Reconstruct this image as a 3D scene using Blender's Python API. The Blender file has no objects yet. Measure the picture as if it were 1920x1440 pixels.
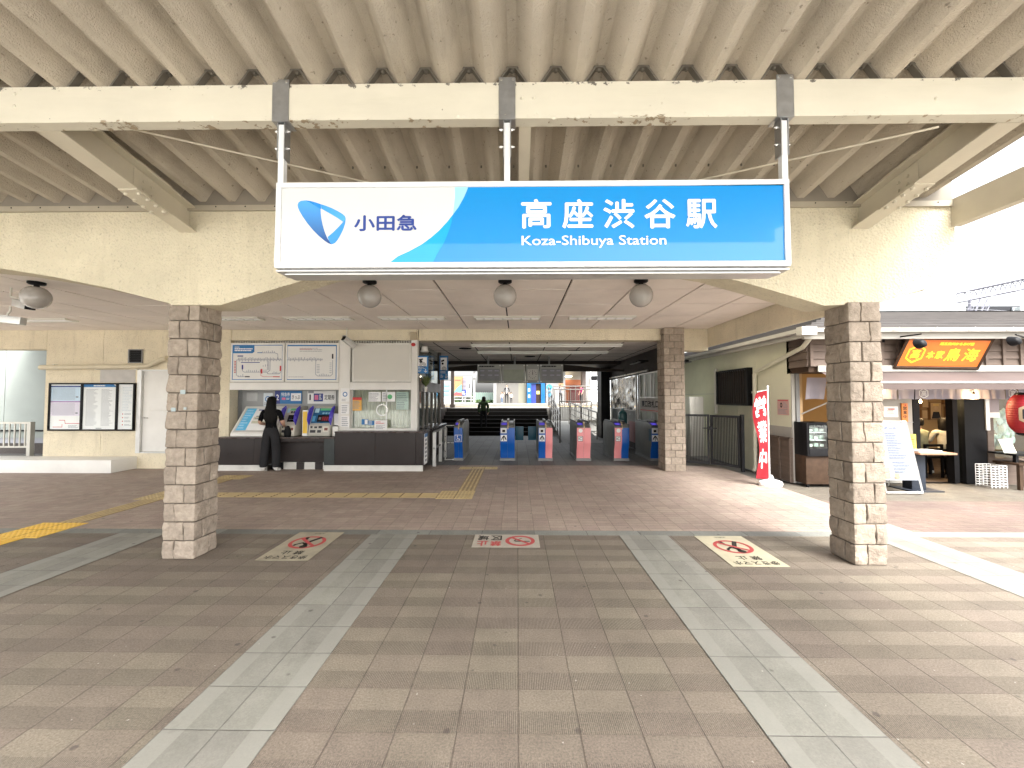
import bpy, bmesh, math, random
from mathutils import Vector, Matrix, noise
from math import radians, sin, cos, pi, tan, atan, sqrt
random.seed(7)
SC = bpy.context.scene
COL = SC.collection

# ------------------------------------------------------------------ camera
FPX, EYE = 765.0, 1.6
cam = bpy.data.cameras.new('camera'); cam.sensor_width = 36.0; cam.lens = 36.0 * FPX / 1920.0
cam.clip_start = 0.02; cam.clip_end = 2000
co = bpy.data.objects.new('camera', cam); COL.objects.link(co)
co.location = (0, 0, EYE)
co.rotation_euler = (radians(90) + atan(26 / FPX), 0, atan(10 / FPX))
SC.camera = co
CAMR = co.rotation_euler.to_matrix()
def P(px, py, Y):
    "a point of the photograph taken back to the plane at depth Y"
    r = CAMR @ Vector(((px - 960) / FPX, (720 - py) / FPX, -1.0))
    t = Y / r.y
    return Vector((r.x * t, Y, EYE + r.z * t))
def PX(px, py, Y): return P(px, py, Y).x
def PZ(px, py, Y): return P(px, py, Y).z
def RC(px0, py0, px1, py1, Y):
    m = (py0 + py1) / 2; k = (px0 + px1) / 2
    return PX(px0, m, Y), PX(px1, m, Y), PZ(k, py1, Y), PZ(k, py0, Y)   # x0 x1 z0 z1

# ------------------------------------------------------------------ light
SUN_EL, SUN_AZ = 52.0, 150.0      # sun behind the viewer and to the right, veiled by cloud
w = bpy.data.worlds.new('World'); SC.world = w; w.use_nodes = True
wn = w.node_tree.nodes; wl = w.node_tree.links
bg = wn['Background']
sky = wn.new('ShaderNodeTexSky'); sky.sky_type = 'NISHITA'; sky.sun_disc = False
sky.sun_elevation = radians(SUN_EL); sky.sun_rotation = radians(SUN_AZ)
sky.air_density = 1.2; sky.dust_density = 6.0; sky.ozone_density = 0.6
hs = wn.new('ShaderNodeHueSaturation'); hs.inputs['Saturation'].default_value = 0.22
wl.new(sky.outputs[0], hs.inputs['Color']); wl.new(hs.outputs[0], bg.inputs['Color'])
bg.inputs['Strength'].default_value = 0.13
sl = bpy.data.lights.new('sun', 'SUN'); sl.energy = 0.5; sl.angle = radians(40); sl.color = (1.0, 0.96, 0.9)
so = bpy.data.objects.new('sun', sl); COL.objects.link(so)
sd = Vector((sin(radians(SUN_AZ)) * cos(radians(SUN_EL)), cos(radians(SUN_AZ)) * cos(radians(SUN_EL)), sin(radians(SUN_EL))))
so.rotation_euler = sd.to_track_quat('Z', 'Y').to_euler()
VS = SC.view_settings
VS.view_transform = 'Standard'; VS.look = 'None'; VS.exposure = 2.7; VS.gamma = 1.0
SC.cycles.max_bounces = 10; SC.cycles.diffuse_bounces = 6; SC.cycles.glossy_bounces = 4
SC.cycles.transparent_max_bounces = 12

# ------------------------------------------------------------------ materials
class NT:
    def __init__(s, name):
        s.m = bpy.data.materials.new(name); s.m.use_nodes = True
        s.t = s.m.node_tree; s.b = s.t.nodes['Principled BSDF']
        s.o = None
    def n(s, typ, **kw):
        x = s.t.nodes.new('ShaderNode' + typ)
        for k, v in kw.items(): setattr(x, k, v)
        return x
    def link(s, a, b): s.t.links.new(a, b)
    def put(s, inp, v):
        if hasattr(v, 'links'): s.link(v, inp)
        else: inp.default_value = v
    def co(s):
        if s.o is None: s.o = s.n('TexCoord').outputs['Object']
        return s.o
    def xyz(s):
        q = s.n('SeparateXYZ'); s.link(s.co(), q.inputs[0]); return q.outputs
    def ma(s, op, a, b=0.0, c=0.0):
        q = s.n('Math', operation=op); s.put(q.inputs[0], a); s.put(q.inputs[1], b); s.put(q.inputs[2], c); return q.outputs[0]
    def noise(s, scale, detail=4.0, rough=0.55, vec=None, stretch=None):
        q = s.n('TexNoise'); q.inputs['Scale'].default_value = scale; q.inputs['Detail'].default_value = detail
        q.inputs['Roughness'].default_value = rough
        v = vec or s.co()
        if stretch:
            mp = s.n('Mapping'); mp.inputs['Scale'].default_value = stretch; s.link(v, mp.inputs[0]); v = mp.outputs[0]
        s.link(v, q.inputs['Vector']); return q.outputs['Fac']
    def voro(s, scale, feat='F1', vec=None):
        q = s.n('TexVoronoi', feature=feat); q.inputs['Scale'].default_value = scale; s.link(vec or s.co(), q.inputs['Vector'])
        return q.outputs['Distance']
    def ramp(s, f, a, b, lo=0.0, hi=1.0):
        q = s.n('MapRange'); s.put(q.inputs[0], f); q.inputs[1].default_value = a; q.inputs[2].default_value = b
        q.inputs[3].default_value = lo; q.inputs[4].default_value = hi; return q.outputs[0]
    def mix(s, f, a, b):
        q = s.n('Mix', data_type='RGBA'); s.put(q.inputs[0], f)
        for i, v in ((6, a), (7, b)):
            s.put(q.inputs[i], v if hasattr(v, 'links') else (v[0], v[1], v[2], 1))
        return q.outputs[2]
    def mul(s, a, f):
        "colour times a scalar"
        q = s.n('VectorMath', operation='SCALE'); s.put(q.inputs[0], a if hasattr(a, 'links') else a[:3]); s.put(q.inputs[3], f); return q.outputs[0]
    def bump(s, h, d, strength=1.0):
        q = s.n('Bump'); q.inputs['Strength'].default_value = strength; q.inputs['Distance'].default_value = d
        s.link(h, q.inputs['Height']); s.link(q.outputs[0], s.b.inputs['Normal'])
    def set(s, col=None, rough=None, metal=None, spec=None, coat=None):
        if col is not None: s.put(s.b.inputs['Base Color'], col if hasattr(col, 'links') else (*col[:3], 1))
        if rough is not None: s.put(s.b.inputs['Roughness'], rough)
        if metal is not None: s.b.inputs['Metallic'].default_value = metal
        if spec is not None: s.b.inputs['Specular IOR Level'].default_value = spec
        if coat is not None: s.b.inputs['Coat Weight'].default_value = coat; s.b.inputs['Coat Roughness'].default_value = 0.03
        return s.m
def S(r, g, b):
    "sRGB bytes to linear"
    f = lambda c: c / 12.92 if c <= 0.04045 else ((c + 0.055) / 1.055) ** 2.4
    return (f(r / 255), f(g / 255), f(b / 255))
MATS = {}
def M(name, col=(0.5, 0.5, 0.5), rough=0.55, var=0.12, scale=6.0, bump=0.0, bscale=120.0, metal=0.0, coat=None, spec=None, dirt=0.0):
    "painted or plain material with uneven tone, a little dirt and fine relief"
    if name in MATS: return MATS[name]
    t = NT(name)
    n1 = t.noise(scale, 5)
    c = t.mul(col, t.ramp(n1, 0.25, 0.75, 1 - var, 1 + var * 0.7))
    if dirt:
        d = t.noise(scale * 0.45, 7, 0.65)
        c = t.mix(t.ramp(d, 0.52, 0.78, 0, dirt), c, (0.09, 0.075, 0.055))
    if spec is None and max(col) < 0.07 and not metal: spec = 0.5 if rough < 0.3 else 0.12
    t.set(c, t.ramp(n1, 0.3, 0.7, max(rough - 0.08, 0.02), min(rough + 0.08, 1)), metal, spec, coat)
    if bump: t.bump(t.noise(bscale, 3), bump)
    MATS[name] = t.m; return t.m
def emis(name, col, strength):
    if name in MATS: return MATS[name]
    t = NT(name); t.set((0, 0, 0), 0.4)
    t.b.inputs['Emission Color'].default_value = (*col, 1); t.b.inputs['Emission Strength'].default_value = strength
    MATS[name] = t.m; return t.m
def glass(name, tint=(0.9, 0.95, 0.94), refl=0.10):
    if name in MATS: return MATS[name]
    m = bpy.data.materials.new(name); m.use_nodes = True; nt = m.node_tree
    for x in list(nt.nodes):
        if x.type != 'OUTPUT_MATERIAL': nt.nodes.remove(x)
    out = [x for x in nt.nodes if x.type == 'OUTPUT_MATERIAL'][0]
    tr = nt.nodes.new('ShaderNodeBsdfTransparent'); tr.inputs[0].default_value = (*tint, 1)
    gl = nt.nodes.new('ShaderNodeBsdfGlossy'); gl.inputs['Roughness'].default_value = 0.02
    fr = nt.nodes.new('ShaderNodeLayerWeight'); fr.inputs[0].default_value = 0.5
    pw = nt.nodes.new('ShaderNodeMath'); pw.operation = 'POWER'; nt.links.new(fr.outputs['Facing'], pw.inputs[0]); pw.inputs[1].default_value = 4.0
    ad = nt.nodes.new('ShaderNodeMath'); ad.operation = 'MULTIPLY_ADD'; nt.links.new(pw.outputs[0], ad.inputs[0]); ad.inputs[1].default_value = 0.6; ad.inputs[2].default_value = refl * 0.6
    mx = nt.nodes.new('ShaderNodeMixShader')
    nt.links.new(ad.outputs[0], mx.inputs[0]); nt.links.new(tr.outputs[0], mx.inputs[1]); nt.links.new(gl.outputs[0], mx.inputs[2])
    nt.links.new(mx.outputs[0], out.inputs[0])
    MATS[name] = m; return m

def ground_tiles(name, tw, th, x0, y0, jw, col, joint, var, ribbed=False, edge=None, ga=.46, js=.5):
    t = NT(name); x, y, z = t.xyz()
    u = t.ma('DIVIDE', t.ma('SUBTRACT', x, x0), tw); v = t.ma('DIVIDE', t.ma('SUBTRACT', y, y0), th)
    fu = t.ma('FRACT', u); fv = t.ma('FRACT', v)
    du = t.ma('MULTIPLY', t.ma('SUBTRACT', 0.5, t.ma('ABSOLUTE', t.ma('SUBTRACT', fu, 0.5))), tw)
    dv = t.ma('MULTIPLY', t.ma('SUBTRACT', 0.5, t.ma('ABSOLUTE', t.ma('SUBTRACT', fv, 0.5))), th)
    wob = t.ma('MULTIPLY', t.ma('SUBTRACT', t.noise(18, 2), 0.5), jw * 1.2)
    ju = t.ramp(t.ma('ADD', du, wob), jw * 0.45, jw, 1, 0); jv = t.ramp(t.ma('ADD', dv, wob), jw * 0.45, jw, 1, 0)
    jv = t.ma('MULTIPLY', jv, 0.22 if ribbed else 1.0)
    jt = t.ma('MAXIMUM', ju, jv)
    cb = t.n('CombineXYZ'); t.link(t.ma('FLOOR', u), cb.inputs[0]); t.link(t.ma('FLOOR', v), cb.inputs[1])
    wn_ = t.n('TexWhiteNoise'); t.link(cb.outputs[0], wn_.inputs['Vector'])
    tone = t.ramp(wn_.outputs['Value'], 0, 1, 1 - var, 1 + var)
    grit = t.noise(95, 5, 0.78); blot = t.noise(1.1, 6, 0.62); mid = t.noise(9, 4)
    k = t.ma('MULTIPLY', tone, t.ramp(grit, 0.30, 0.70, 1 - ga, 1 + ga))
    k = t.ma('MULTIPLY', k, t.ramp(blot, 0.3, 0.7, 0.80, 1.14)); k = t.ma('MULTIPLY', k, t.ramp(mid, 0.3, 0.7, 0.93, 1.06))
    h = t.ma('MULTIPLY', grit, 0.35)
    if ribbed:
        band = t.ramp(fv, 0.47, 0.485, 1, 0)
        rib = t.ma('SINE', t.ma('MULTIPLY', x, 2 * pi / 0.0098))
        k = t.ma('MULTIPLY', k, t.ma('SUBTRACT', 1.0, t.ma('MULTIPLY', band, t.ramp(wn_.outputs['Value'], 0, 1, 0.04, 0.15))))
        k = t.ma('MULTIPLY', k, t.ma('ADD', 1.0, t.ma('MULTIPLY', t.ma('MULTIPLY', rib, band), 0.10)))
        h = t.ma('ADD', h, t.ma('MULTIPLY', t.ma('MULTIPLY', rib, band), 0.5))
    c = t.mul(col, k)
    hue = t.n('HueSaturation'); t.link(t.ramp(wn_.outputs['Value'], 0, 1, 0.488, 0.512), hue.inputs['Hue']); hue.inputs['Saturation'].default_value = 1.0
    t.link(c, hue.inputs['Color']); c = hue.outputs[0]
    if edge:
        eu = t.ma('ABSOLUTE', t.ma('SUBTRACT', x, edge[0]))
        c = t.mix(t.ramp(eu, edge[1], edge[1] + 0.004, 0, 0.55), c, edge[2])
    # chewing gum, droppings, scuffs
    vg = t.n('TexVoronoi'); vg.inputs['Scale'].default_value = 4.6; t.link(t.co(), vg.inputs['Vector'])
    sp = t.ramp(t.ma('ADD', vg.outputs['Distance'], t.ma('MULTIPLY', t.ma('SUBTRACT', t.noise(40, 2), 0.5), 0.06)), 0.055, 0.095, 0.6, 0)
    sr = t.n('SeparateColor'); t.link(vg.outputs['Color'], sr.inputs[0])
    sp = t.ma('MULTIPLY', sp, t.ramp(sr.outputs[0], 0.25, 0.3, 0, 1))
    c = t.mix(sp, c, (0.05, 0.042, 0.038))
    v2 = t.n('TexVoronoi'); v2.inputs['Scale'].default_value = 10; t.link(t.co(), v2.inputs['Vector'])
    s2 = t.ramp(t.ma('ADD', v2.outputs['Distance'], t.ma('MULTIPLY', t.ma('SUBTRACT', t.noise(120, 2), 0.5), 0.14)), 0.03, 0.06, 0.75, 0)
    s3 = t.n('SeparateColor'); t.link(v2.outputs['Color'], s3.inputs[0])
    s2 = t.ma('MULTIPLY', s2, t.ramp(s3.outputs[1], 0.5, 0.52, 0, 1))
    c = t.mix(s2, c, (0.42, 0.40, 0.36))
    stn = t.noise(3.2, 8, 0.72, stretch=(1, 1, 1)); c = t.mix(t.ramp(stn, 0.60, 0.74, 0, 0.38), c, (0.06, 0.05, 0.042))
    pale = t.noise(27, 6, 0.75); c = t.mix(t.ramp(pale, 0.68, 0.78, 0, 0.35), c, (0.36, 0.34, 0.30))
    c = t.mix(t.ma('MULTIPLY', jt, js), c, joint)
    t.set(c, t.ramp(blot, 0.3, 0.7, 0.62, 0.8), spec=0.35)
    t.bump(t.ma('SUBTRACT', h, t.ma('MULTIPLY', jt, 1.2)), 0.0022)
    return t.m

# ------------------------------------------------------------------ mesh builder
TEXT = {}
def text_mesh(s, bold):
    k = (s, bold)
    if k in TEXT: return TEXT[k]
    cu = bpy.data.curves.new('lettering', 'FONT'); cu.body = s; cu.size = 1.0; cu.resolution_u = 3; cu.offset = bold; cu.fill_mode = 'FRONT'
    ob = bpy.data.objects.new('lettering', cu); COL.objects.link(ob)
    bpy.context.view_layer.update()
    dg = bpy.context.evaluated_depsgraph_get()
    me = bpy.data.meshes.new_from_object(ob.evaluated_get(dg))
    v = [(a.co.x, a.co.y) for a in me.vertices]; f = [list(p.vertices) for p in me.polygons]
    bpy.data.objects.remove(ob); bpy.data.curves.remove(cu); bpy.data.meshes.remove(me)
    if v:
        x0 = min(a for a, b in v); x1 = max(a for a, b in v); y0 = min(b for a, b in v); y1 = max(b for a, b in v)
        v = [((a - x0) / max(x1 - x0, 1e-6), (b - y0) / max(y1 - y0, 1e-6)) for a, b in v]
    TEXT[k] = (v, f); return TEXT[k]

class Fr:
    "a flat frame to print on: origin, u axis, v axis, outward normal"
    def __init__(s, o, ex, ey):
        s.o = Vector(o); s.ex = Vector(ex).normalized(); s.ey = Vector(ey).normalized(); s.n = s.ex.cross(s.ey)
    def at(s, u, v, k=1): return s.o + s.ex * u + s.ey * v + s.n * (k * 0.0014)
def front(x0, z0, Y): return Fr((x0, Y, z0), (1, 0, 0), (0, 0, 1))

class MB:
    def __init__(s): s.v = []; s.f = []; s.mi = []; s.mats = []; s.tint = None
    def m(s, mat):
        if mat not in s.mats: s.mats.append(mat)
        return s.mats.index(mat)
    def add(s, vs, fs, mat):
        b = len(s.v); i = s.m(mat)
        s.v += [tuple(a) for a in vs]
        for f in fs: s.f.append([b + k for k in f]); s.mi.append(i)
        return s
    def box(s, x0, x1, y0, y1, z0, z1, mat):
        v = [(x0, y0, z0), (x1, y0, z0), (x1, y1, z0), (x0, y1, z0), (x0, y0, z1), (x1, y0, z1), (x1, y1, z1), (x0, y1, z1)]
        return s.add(v, [(0, 3, 2, 1), (4, 5, 6, 7), (0, 1, 5, 4), (1, 2, 6, 5), (2, 3, 7, 6), (3, 0, 4, 7)], mat)
    def obox(s, mt, sx, sy, sz, mat):
        v = [mt @ Vector((a * sx / 2, b * sy / 2, c * sz / 2)) for c in (-1, 1) for a, b in ((-1, -1), (1, -1), (1, 1), (-1, 1))]
        return s.add(v, [(0, 3, 2, 1), (4, 5, 6, 7), (0, 1, 5, 4), (1, 2, 6, 5), (2, 3, 7, 6), (3, 0, 4, 7)], mat)
    def panel(s, px0, py0, px1, py1, Y, th, mat):
        x0, x1, z0, z1 = RC(px0, py0, px1, py1, Y); return s.box(x0, x1, Y, Y + th, z0, z1, mat)
    def prism(s, poly, f0, f1, mat):
        "poly: list of 2-tuples, f0/f1 map (a,b) to a 3-D point on either end"
        n = len(poly); v = [f0(a, b) for a, b in poly] + [f1(a, b) for a, b in poly]
        fs = [list(range(n))[::-1], list(range(n, 2 * n))] + [(i, (i + 1) % n, n + (i + 1) % n, n + i) for i in range(n)]
        return s.add(v, fs, mat)
    def prismX(s, poly, x0, x1, mat): return s.prism(poly, lambda a, b: (x0, a, b), lambda a, b: (x1, a, b), mat)
    def prismY(s, poly, y0, y1, mat): return s.prism(poly, lambda a, b: (a, y0, b), lambda a, b: (a, y1, b), mat)
    def prismZ(s, poly, z0, z1, mat): return s.prism(poly, lambda a, b: (a, b, z0), lambda a, b: (a, b, z1), mat)
    def tube(s, pts, r, mat, n=8, cap=True):
        pts = [Vector(p) for p in pts]; rs = r if isinstance(r, (list, tuple)) else [r] * len(pts)
        vs = []; fs = []; up = None
        for i, p in enumerate(pts):
            d = (pts[min(i + 1, len(pts) - 1)] - pts[max(i - 1, 0)]).normalized()
            if up is None: up = Vector((0, 0, 1)) if abs(d.z) < 0.9 else Vector((0, 1, 0))
            a = d.cross(up)
            if a.length < 1e-4: a = d.orthogonal()
            a.normalize(); b = a.cross(d).normalized(); up = b
            for k in range(n):
                t = 2 * pi * k / n; vs.append(p + (a * cos(t) + b * sin(t)) * rs[i])
        for i in range(len(pts) - 1):
            for k in range(n): fs.append((i * n + k, i * n + (k + 1) % n, (i + 1) * n + (k + 1) % n, (i + 1) * n + k))
        if cap: fs.append(tuple(range(n))[::-1]); fs.append(tuple((len(pts) - 1) * n + k for k in range(n)))
        return s.add(vs, fs, mat)
    def loft(s, rings, mat, cap=True):
        n = len(rings[0]); vs = [p for r in rings for p in r]; fs = []
        for i in range(len(rings) - 1):
            for k in range(n): fs.append((i * n + k, i * n + (k + 1) % n, (i + 1) * n + (k + 1) % n, (i + 1) * n + k))
        if cap: fs.append(tuple(range(n))[::-1]); fs.append(tuple((len(rings) - 1) * n + k for k in range(n)))
        return s.add(vs, fs, mat)
    def lathe(s, prof, c, mat, n=24, sx=1.0, sy=1.0):
        return s.loft([[(c[0] + r * cos(2 * pi * k / n) * sx, c[1] + r * sin(2 * pi * k / n) * sy, c[2] + z) for k in range(n)] for r, z in prof], mat)
    def ball(s, c, rx, ry, rz, mat, n=12, m=8):
        return s.loft([[(c[0] + rx * sin(pi * (j + .02) / (m + .04)) * cos(2 * pi * k / n), c[1] + ry * sin(pi * (j + .02) / (m + .04)) * sin(2 * pi * k / n), c[2] - rz * cos(pi * (j + .02) / (m + .04))) for k in range(n)] for j in range(m + 1)], mat)
    # printed shapes on a frame
    def rect(s, fr, u0, v0, u1, v1, mat, k=1):
        return s.add([fr.at(u0, v0, k), fr.at(u1, v0, k), fr.at(u1, v1, k), fr.at(u0, v1, k)], [(0, 1, 2, 3)], mat)
    def poly(s, fr, pts, mat, k=1):
        return s.add([fr.at(u, v, k) for u, v in pts], [tuple(range(len(pts)))], mat)
    def disc(s, fr, u, v, r, mat, k=1, n=28, ry=None):
        return s.poly(fr, [(u + r * cos(2 * pi * i / n), v + (ry or r) * sin(2 * pi * i / n)) for i in range(n)], mat, k)
    def ring(s, fr, u, v, r, wd, mat, k=1, n=36, ry=None):
        ry = ry or r
        vs = [fr.at(u + (r - q) * cos(2 * pi * i / n), v + (ry - q) * sin(2 * pi * i / n), k) for q in (0, wd) for i in range(n)]
        return s.add(vs, [(i, (i + 1) % n, n + (i + 1) % n, n + i) for i in range(n)], mat)
    def line(s, fr, pts, wd, mat, k=1):
        for (a, b), (c, d) in zip(pts, pts[1:]):
            L = math.hypot(c - a, d - b)
            if L < 1e-6: continue
            nx, ny = -(d - b) / L * wd / 2, (c - a) / L * wd / 2; ex, ey = (c - a) / L * wd * .3, (d - b) / L * wd * .3
            s.poly(fr, [(a - nx - ex, b - ny - ey), (c - nx + ex, d - ny + ey), (c + nx + ex, d + ny + ey), (a + nx - ex, b + ny - ey)][::1], mat, k)
        return s
    def text(s, fr, t, u0, v0, u1, v1, mat, k=2, bold=0.0):
        v, f = text_mesh(t, 0.0); q = bold * (v1 - v0) * .9
        for i, (dx, dy) in enumerate(((0, 0), (q, 0), (-q, 0), (0, q), (0, -q)) if bold else ((0, 0),)):
            s.add([fr.at(u0 + q + a * (u1 - u0 - 2 * q) + dx, v0 + q + b * (v1 - v0 - 2 * q) + dy, k + i * .12) for a, b in v], f, mat)
        return s
    def lines(s, fr, u0, v0, u1, v1, n, mat, k=2, fill=0.45, rnd=None):
        rnd = rnd or random.Random(int((u0 + v1) * 1e4) + n)
        h = (v1 - v0) / n
        for i in range(n):
            y = v1 - (i + 0.75) * h; u = u0
            end = u0 + (u1 - u0) * rnd.uniform(0.55, 1.0)
            while u < end - 0.004:
                wd = min(rnd.uniform(0.012, 0.05) * (u1 - u0) / 0.3 + 0.004, end - u)
                s.rect(fr, u, y, u + wd * 0.86, y + h * fill, mat, k); u += wd
        return s
    def build(s, name, parent=None, smooth=None, bevel=0.0, label=None):
        me = bpy.data.meshes.new(name)
        off = Vector((0, 0, 0))
        if parent is not None: off = Vector(parent.get('_o', (0, 0, 0)))
        me.from_pydata([(a - off.x, b - off.y, c - off.z) for a, b, c in s.v], [], s.f)
        for m_ in s.mats: me.materials.append(m_)
        for p, i in zip(me.polygons, s.mi): p.material_index = i
        if s.tint: 
            at = me.attributes.new('tint', 'FLOAT', 'FACE')
            for i, q in enumerate(s.tint[:len(me.polygons)]): at.data[i].value = q
        if bevel:
            bm = bmesh.new(); bm.from_mesh(me)
            bmesh.ops.remove_doubles(bm, verts=bm.verts, dist=1e-5)
            ed = [e for e in bm.edges if len(e.link_faces) == 2 and e.calc_face_angle() > 0.5]
            bmesh.ops.bevel(bm, geom=ed, offset=bevel, segments=2, profile=0.6, affect='EDGES', clamp_overlap=True)
            bm.to_mesh(me); bm.free()
            if smooth is None: smooth = 50
        if smooth:
            me.polygons.foreach_set('use_smooth', [True] * len(me.polygons))
            me.set_sharp_from_angle(angle=radians(smooth))
        me.validate()
        o = bpy.data.objects.new(name, me); COL.objects.link(o)
        if parent is not None: o.parent = parent; o['_o'] = tuple(off)
        if label: o['label'] = label
        return o
def thing(name, label, cat, loc=(0, 0, 0), group=None):
    o = bpy.data.objects.new(name, None); COL.objects.link(o); o.location = loc; o['_o'] = tuple(loc)
    o.empty_display_size = 0.1
    o['label'] = label; o['category'] = cat
    if group: o['group'] = group
    return o
def tag(o, label, cat, group=None):
    o['label'] = label; o['category'] = cat
    if group: o['group'] = group
    return o
def struct(o, kind='structure'): o['kind'] = kind; return o
def copy_tree(o, parent=None):
    c = o.copy(); COL.objects.link(c)
    if parent is not None: c.parent = parent
    for ch in list(o.children): copy_tree(ch, c)
    return c
def dup(o, loc, label=None):
    c = copy_tree(o); c.location = loc
    if label: c['label'] = label
    return c
# ------------------------------------------------------------------ shared materials
YP, YB, YW, YC = 4.03, 2.70, 9.2, 8.93
def stucco(name, col, dirt=0.25, streak=True):
    t = NT(name); n = t.noise(1.3, 6, 0.6)
    c = t.mul(col, t.ramp(n, 0.3, 0.7, 0.88, 1.08))
    st = t.noise(3.0, 6, 0.65, stretch=(2.2, 2.2, 0.28))
    c = t.mix(t.ramp(st, 0.54, 0.8, 0, dirt), c, (0.20, 0.16, 0.10))
    g = t.noise(42, 5, 0.65)
    c = t.mix(t.ramp(g, 0.57, 0.70, 0, 0.55), c, t.mul(col, 0.45))
    t.set(c, 0.85, spec=0.2); v = t.voro(42)
    t.bump(t.ma('ADD', t.ma('MULTIPLY', g, 0.7), t.ma('MULTIPLY', v, 0.8)), 0.010)
    return t.m
m_stucco = stucco('cream_stucco', (0.63, 0.57, 0.425), 0.2)
m_wall = stucco('cream_wall', (0.70, 0.63, 0.475), 0.3)
m_ceil = M('ceiling_board', (0.83, 0.765, 0.70), 0.9, 0.07, 1.5, 0.0006, 300, dirt=0.22)
m_dark = M('dark_gap', (0.03, 0.028, 0.026), 0.9)
m_white = M('white_paint', (0.74, 0.73, 0.69), 0.45, 0.06, 3, dirt=0.12)
m_offw = M('off_white_paint', (0.62, 0.60, 0.53), 0.5, 0.08, 3, dirt=0.15)
m_black = M('black_paint', (0.009, 0.009, 0.010), 0.4, 0.2)
m_steel = M('galvanised_steel', (0.42, 0.43, 0.44), 0.38, 0.15, 20, metal=0.85)
m_stain = M('stainless_steel', (0.55, 0.54, 0.52), 0.3, 0.12, 12, metal=0.9)
m_greypaint = M('grey_paint', (0.22, 0.22, 0.215), 0.5, 0.12, 5, dirt=0.1)
m_brownblack = M('brown_black_panel', (0.035, 0.028, 0.024), 0.55, 0.25, 4)
m_counter = M('counter_panel', (0.044, 0.038, 0.037), 0.35, 0.14, 2, dirt=0.0)
m_ctop = M('counter_top', (0.055, 0.035, 0.030), 0.28, 0.2, 8)
m_alu = M('aluminium', (0.62, 0.62, 0.60), 0.4, 0.1, 10, metal=0.6)
m_paper = M('white_paper', (0.80, 0.80, 0.79), 0.6, 0.03)
m_ink = M('black_ink', (0.03, 0.03, 0.035), 0.6)
m_greyink = M('grey_ink', (0.30, 0.31, 0.34), 0.6)
m_red = M('red_print', (0.55, 0.03, 0.03), 0.5)
m_blue = M('blue_print', (0.012, 0.16, 0.42), 0.45)
m_navy = M('navy_print', (0.018, 0.035, 0.22), 0.4)
m_yel = M('yellow_print', (0.80, 0.52, 0.05), 0.5)
m_glass = glass('window_glass')
m_woodd = M('dark_wood', (0.055, 0.034, 0.022), 0.6, 0.35, 9, 0.0015, 60)

# ------------------------------------------------------------------ ground
def sheet(name, x0, x1, y0, y1, z, mat, kind='structure'):
    mb = MB(); mb.add([(x0, y0, z), (x1, y0, z), (x1, y1, z), (x0, y1, z)], [(0, 1, 2, 3)], mat)
    return struct(mb.build(name), kind)
m_ground = M('ground_earth', (0.20, 0.19, 0.17), 0.9, 0.25, 0.6)
sheet('ground', -900, 900, -900, 900, -0.03, m_ground)
m_pave = ground_tiles('plaza_tile', 0.2955, 0.2955, 0.003, 2.0, 0.0052, (0.180, 0.152, 0.120), (0.060, 0.046, 0.036), 0.08, True)
sheet('pavement', -16, 16, -2.2, 4.82, 0.0, m_pave)
sheet('plaza', -40, 40, -34, -2.2, 0.0, M('bounce_plaza_concrete', (.56, .545, .50), .9, .1, .8))  # unseen ground behind the camera, made pale to bounce light under the canopy
GS = (0.212, 0.207, 0.180)
for a, b in ((-1.712, -1.165), (1.18, 1.745), (-4.70, -4.14), (4.05, 4.60)):
    cx = (a + b) / 2
    mt = ground_tiles('green_granite', (b - a) / 2, 0.2955 * 1.0, a, 2.0, 0.0045, GS, (0.06, 0.06, 0.055), 0.07, False, (cx, (b - a) / 2 - 0.115, (0.258, 0.254, 0.224)), .15, .45)
    sheet('paving_strip', a, b, -2.2, 4.82, 0.004, mt)
m_border = ground_tiles('border_stone', 0.62, 0.4, 0.2, 4.7, 0.006, (0.20, 0.205, 0.185), (0.06, 0.055, 0.05), 0.22)
sheet('border_strip', -16, 16, 4.82, 4.985, 0.0, m_border)
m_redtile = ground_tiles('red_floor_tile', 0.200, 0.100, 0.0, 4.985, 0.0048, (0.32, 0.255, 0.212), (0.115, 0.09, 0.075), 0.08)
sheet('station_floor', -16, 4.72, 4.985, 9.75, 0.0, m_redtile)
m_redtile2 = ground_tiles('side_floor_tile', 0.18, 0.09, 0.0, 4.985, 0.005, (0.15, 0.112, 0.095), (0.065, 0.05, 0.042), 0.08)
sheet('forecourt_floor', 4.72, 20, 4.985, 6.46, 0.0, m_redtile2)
m_shoptile = ground_tiles('beige_shop_tile', 0.095, 0.095, 0.0, 6.46, 0.006, (0.13, 0.115, 0.092), (0.065, 0.055, 0.043), 0.10)
sheet('shop_pavement', 4.72, 20, 6.46, 7.78, 0.0, m_shoptile)
m_grtile = ground_tiles('grey_floor_slab', 0.30, 0.60, 0.0, 9.75, 0.010, (0.15, 0.15, 0.14), (0.03, 0.028, 0.026), 0.10)
sheet('passage_floor', -3.3, 3.82, 9.75, 17.3, 0.0, m_grtile)
sheet('side_yard', 3.82, 4.72, 9.75, 16, 0.0, m_shoptile)

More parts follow.
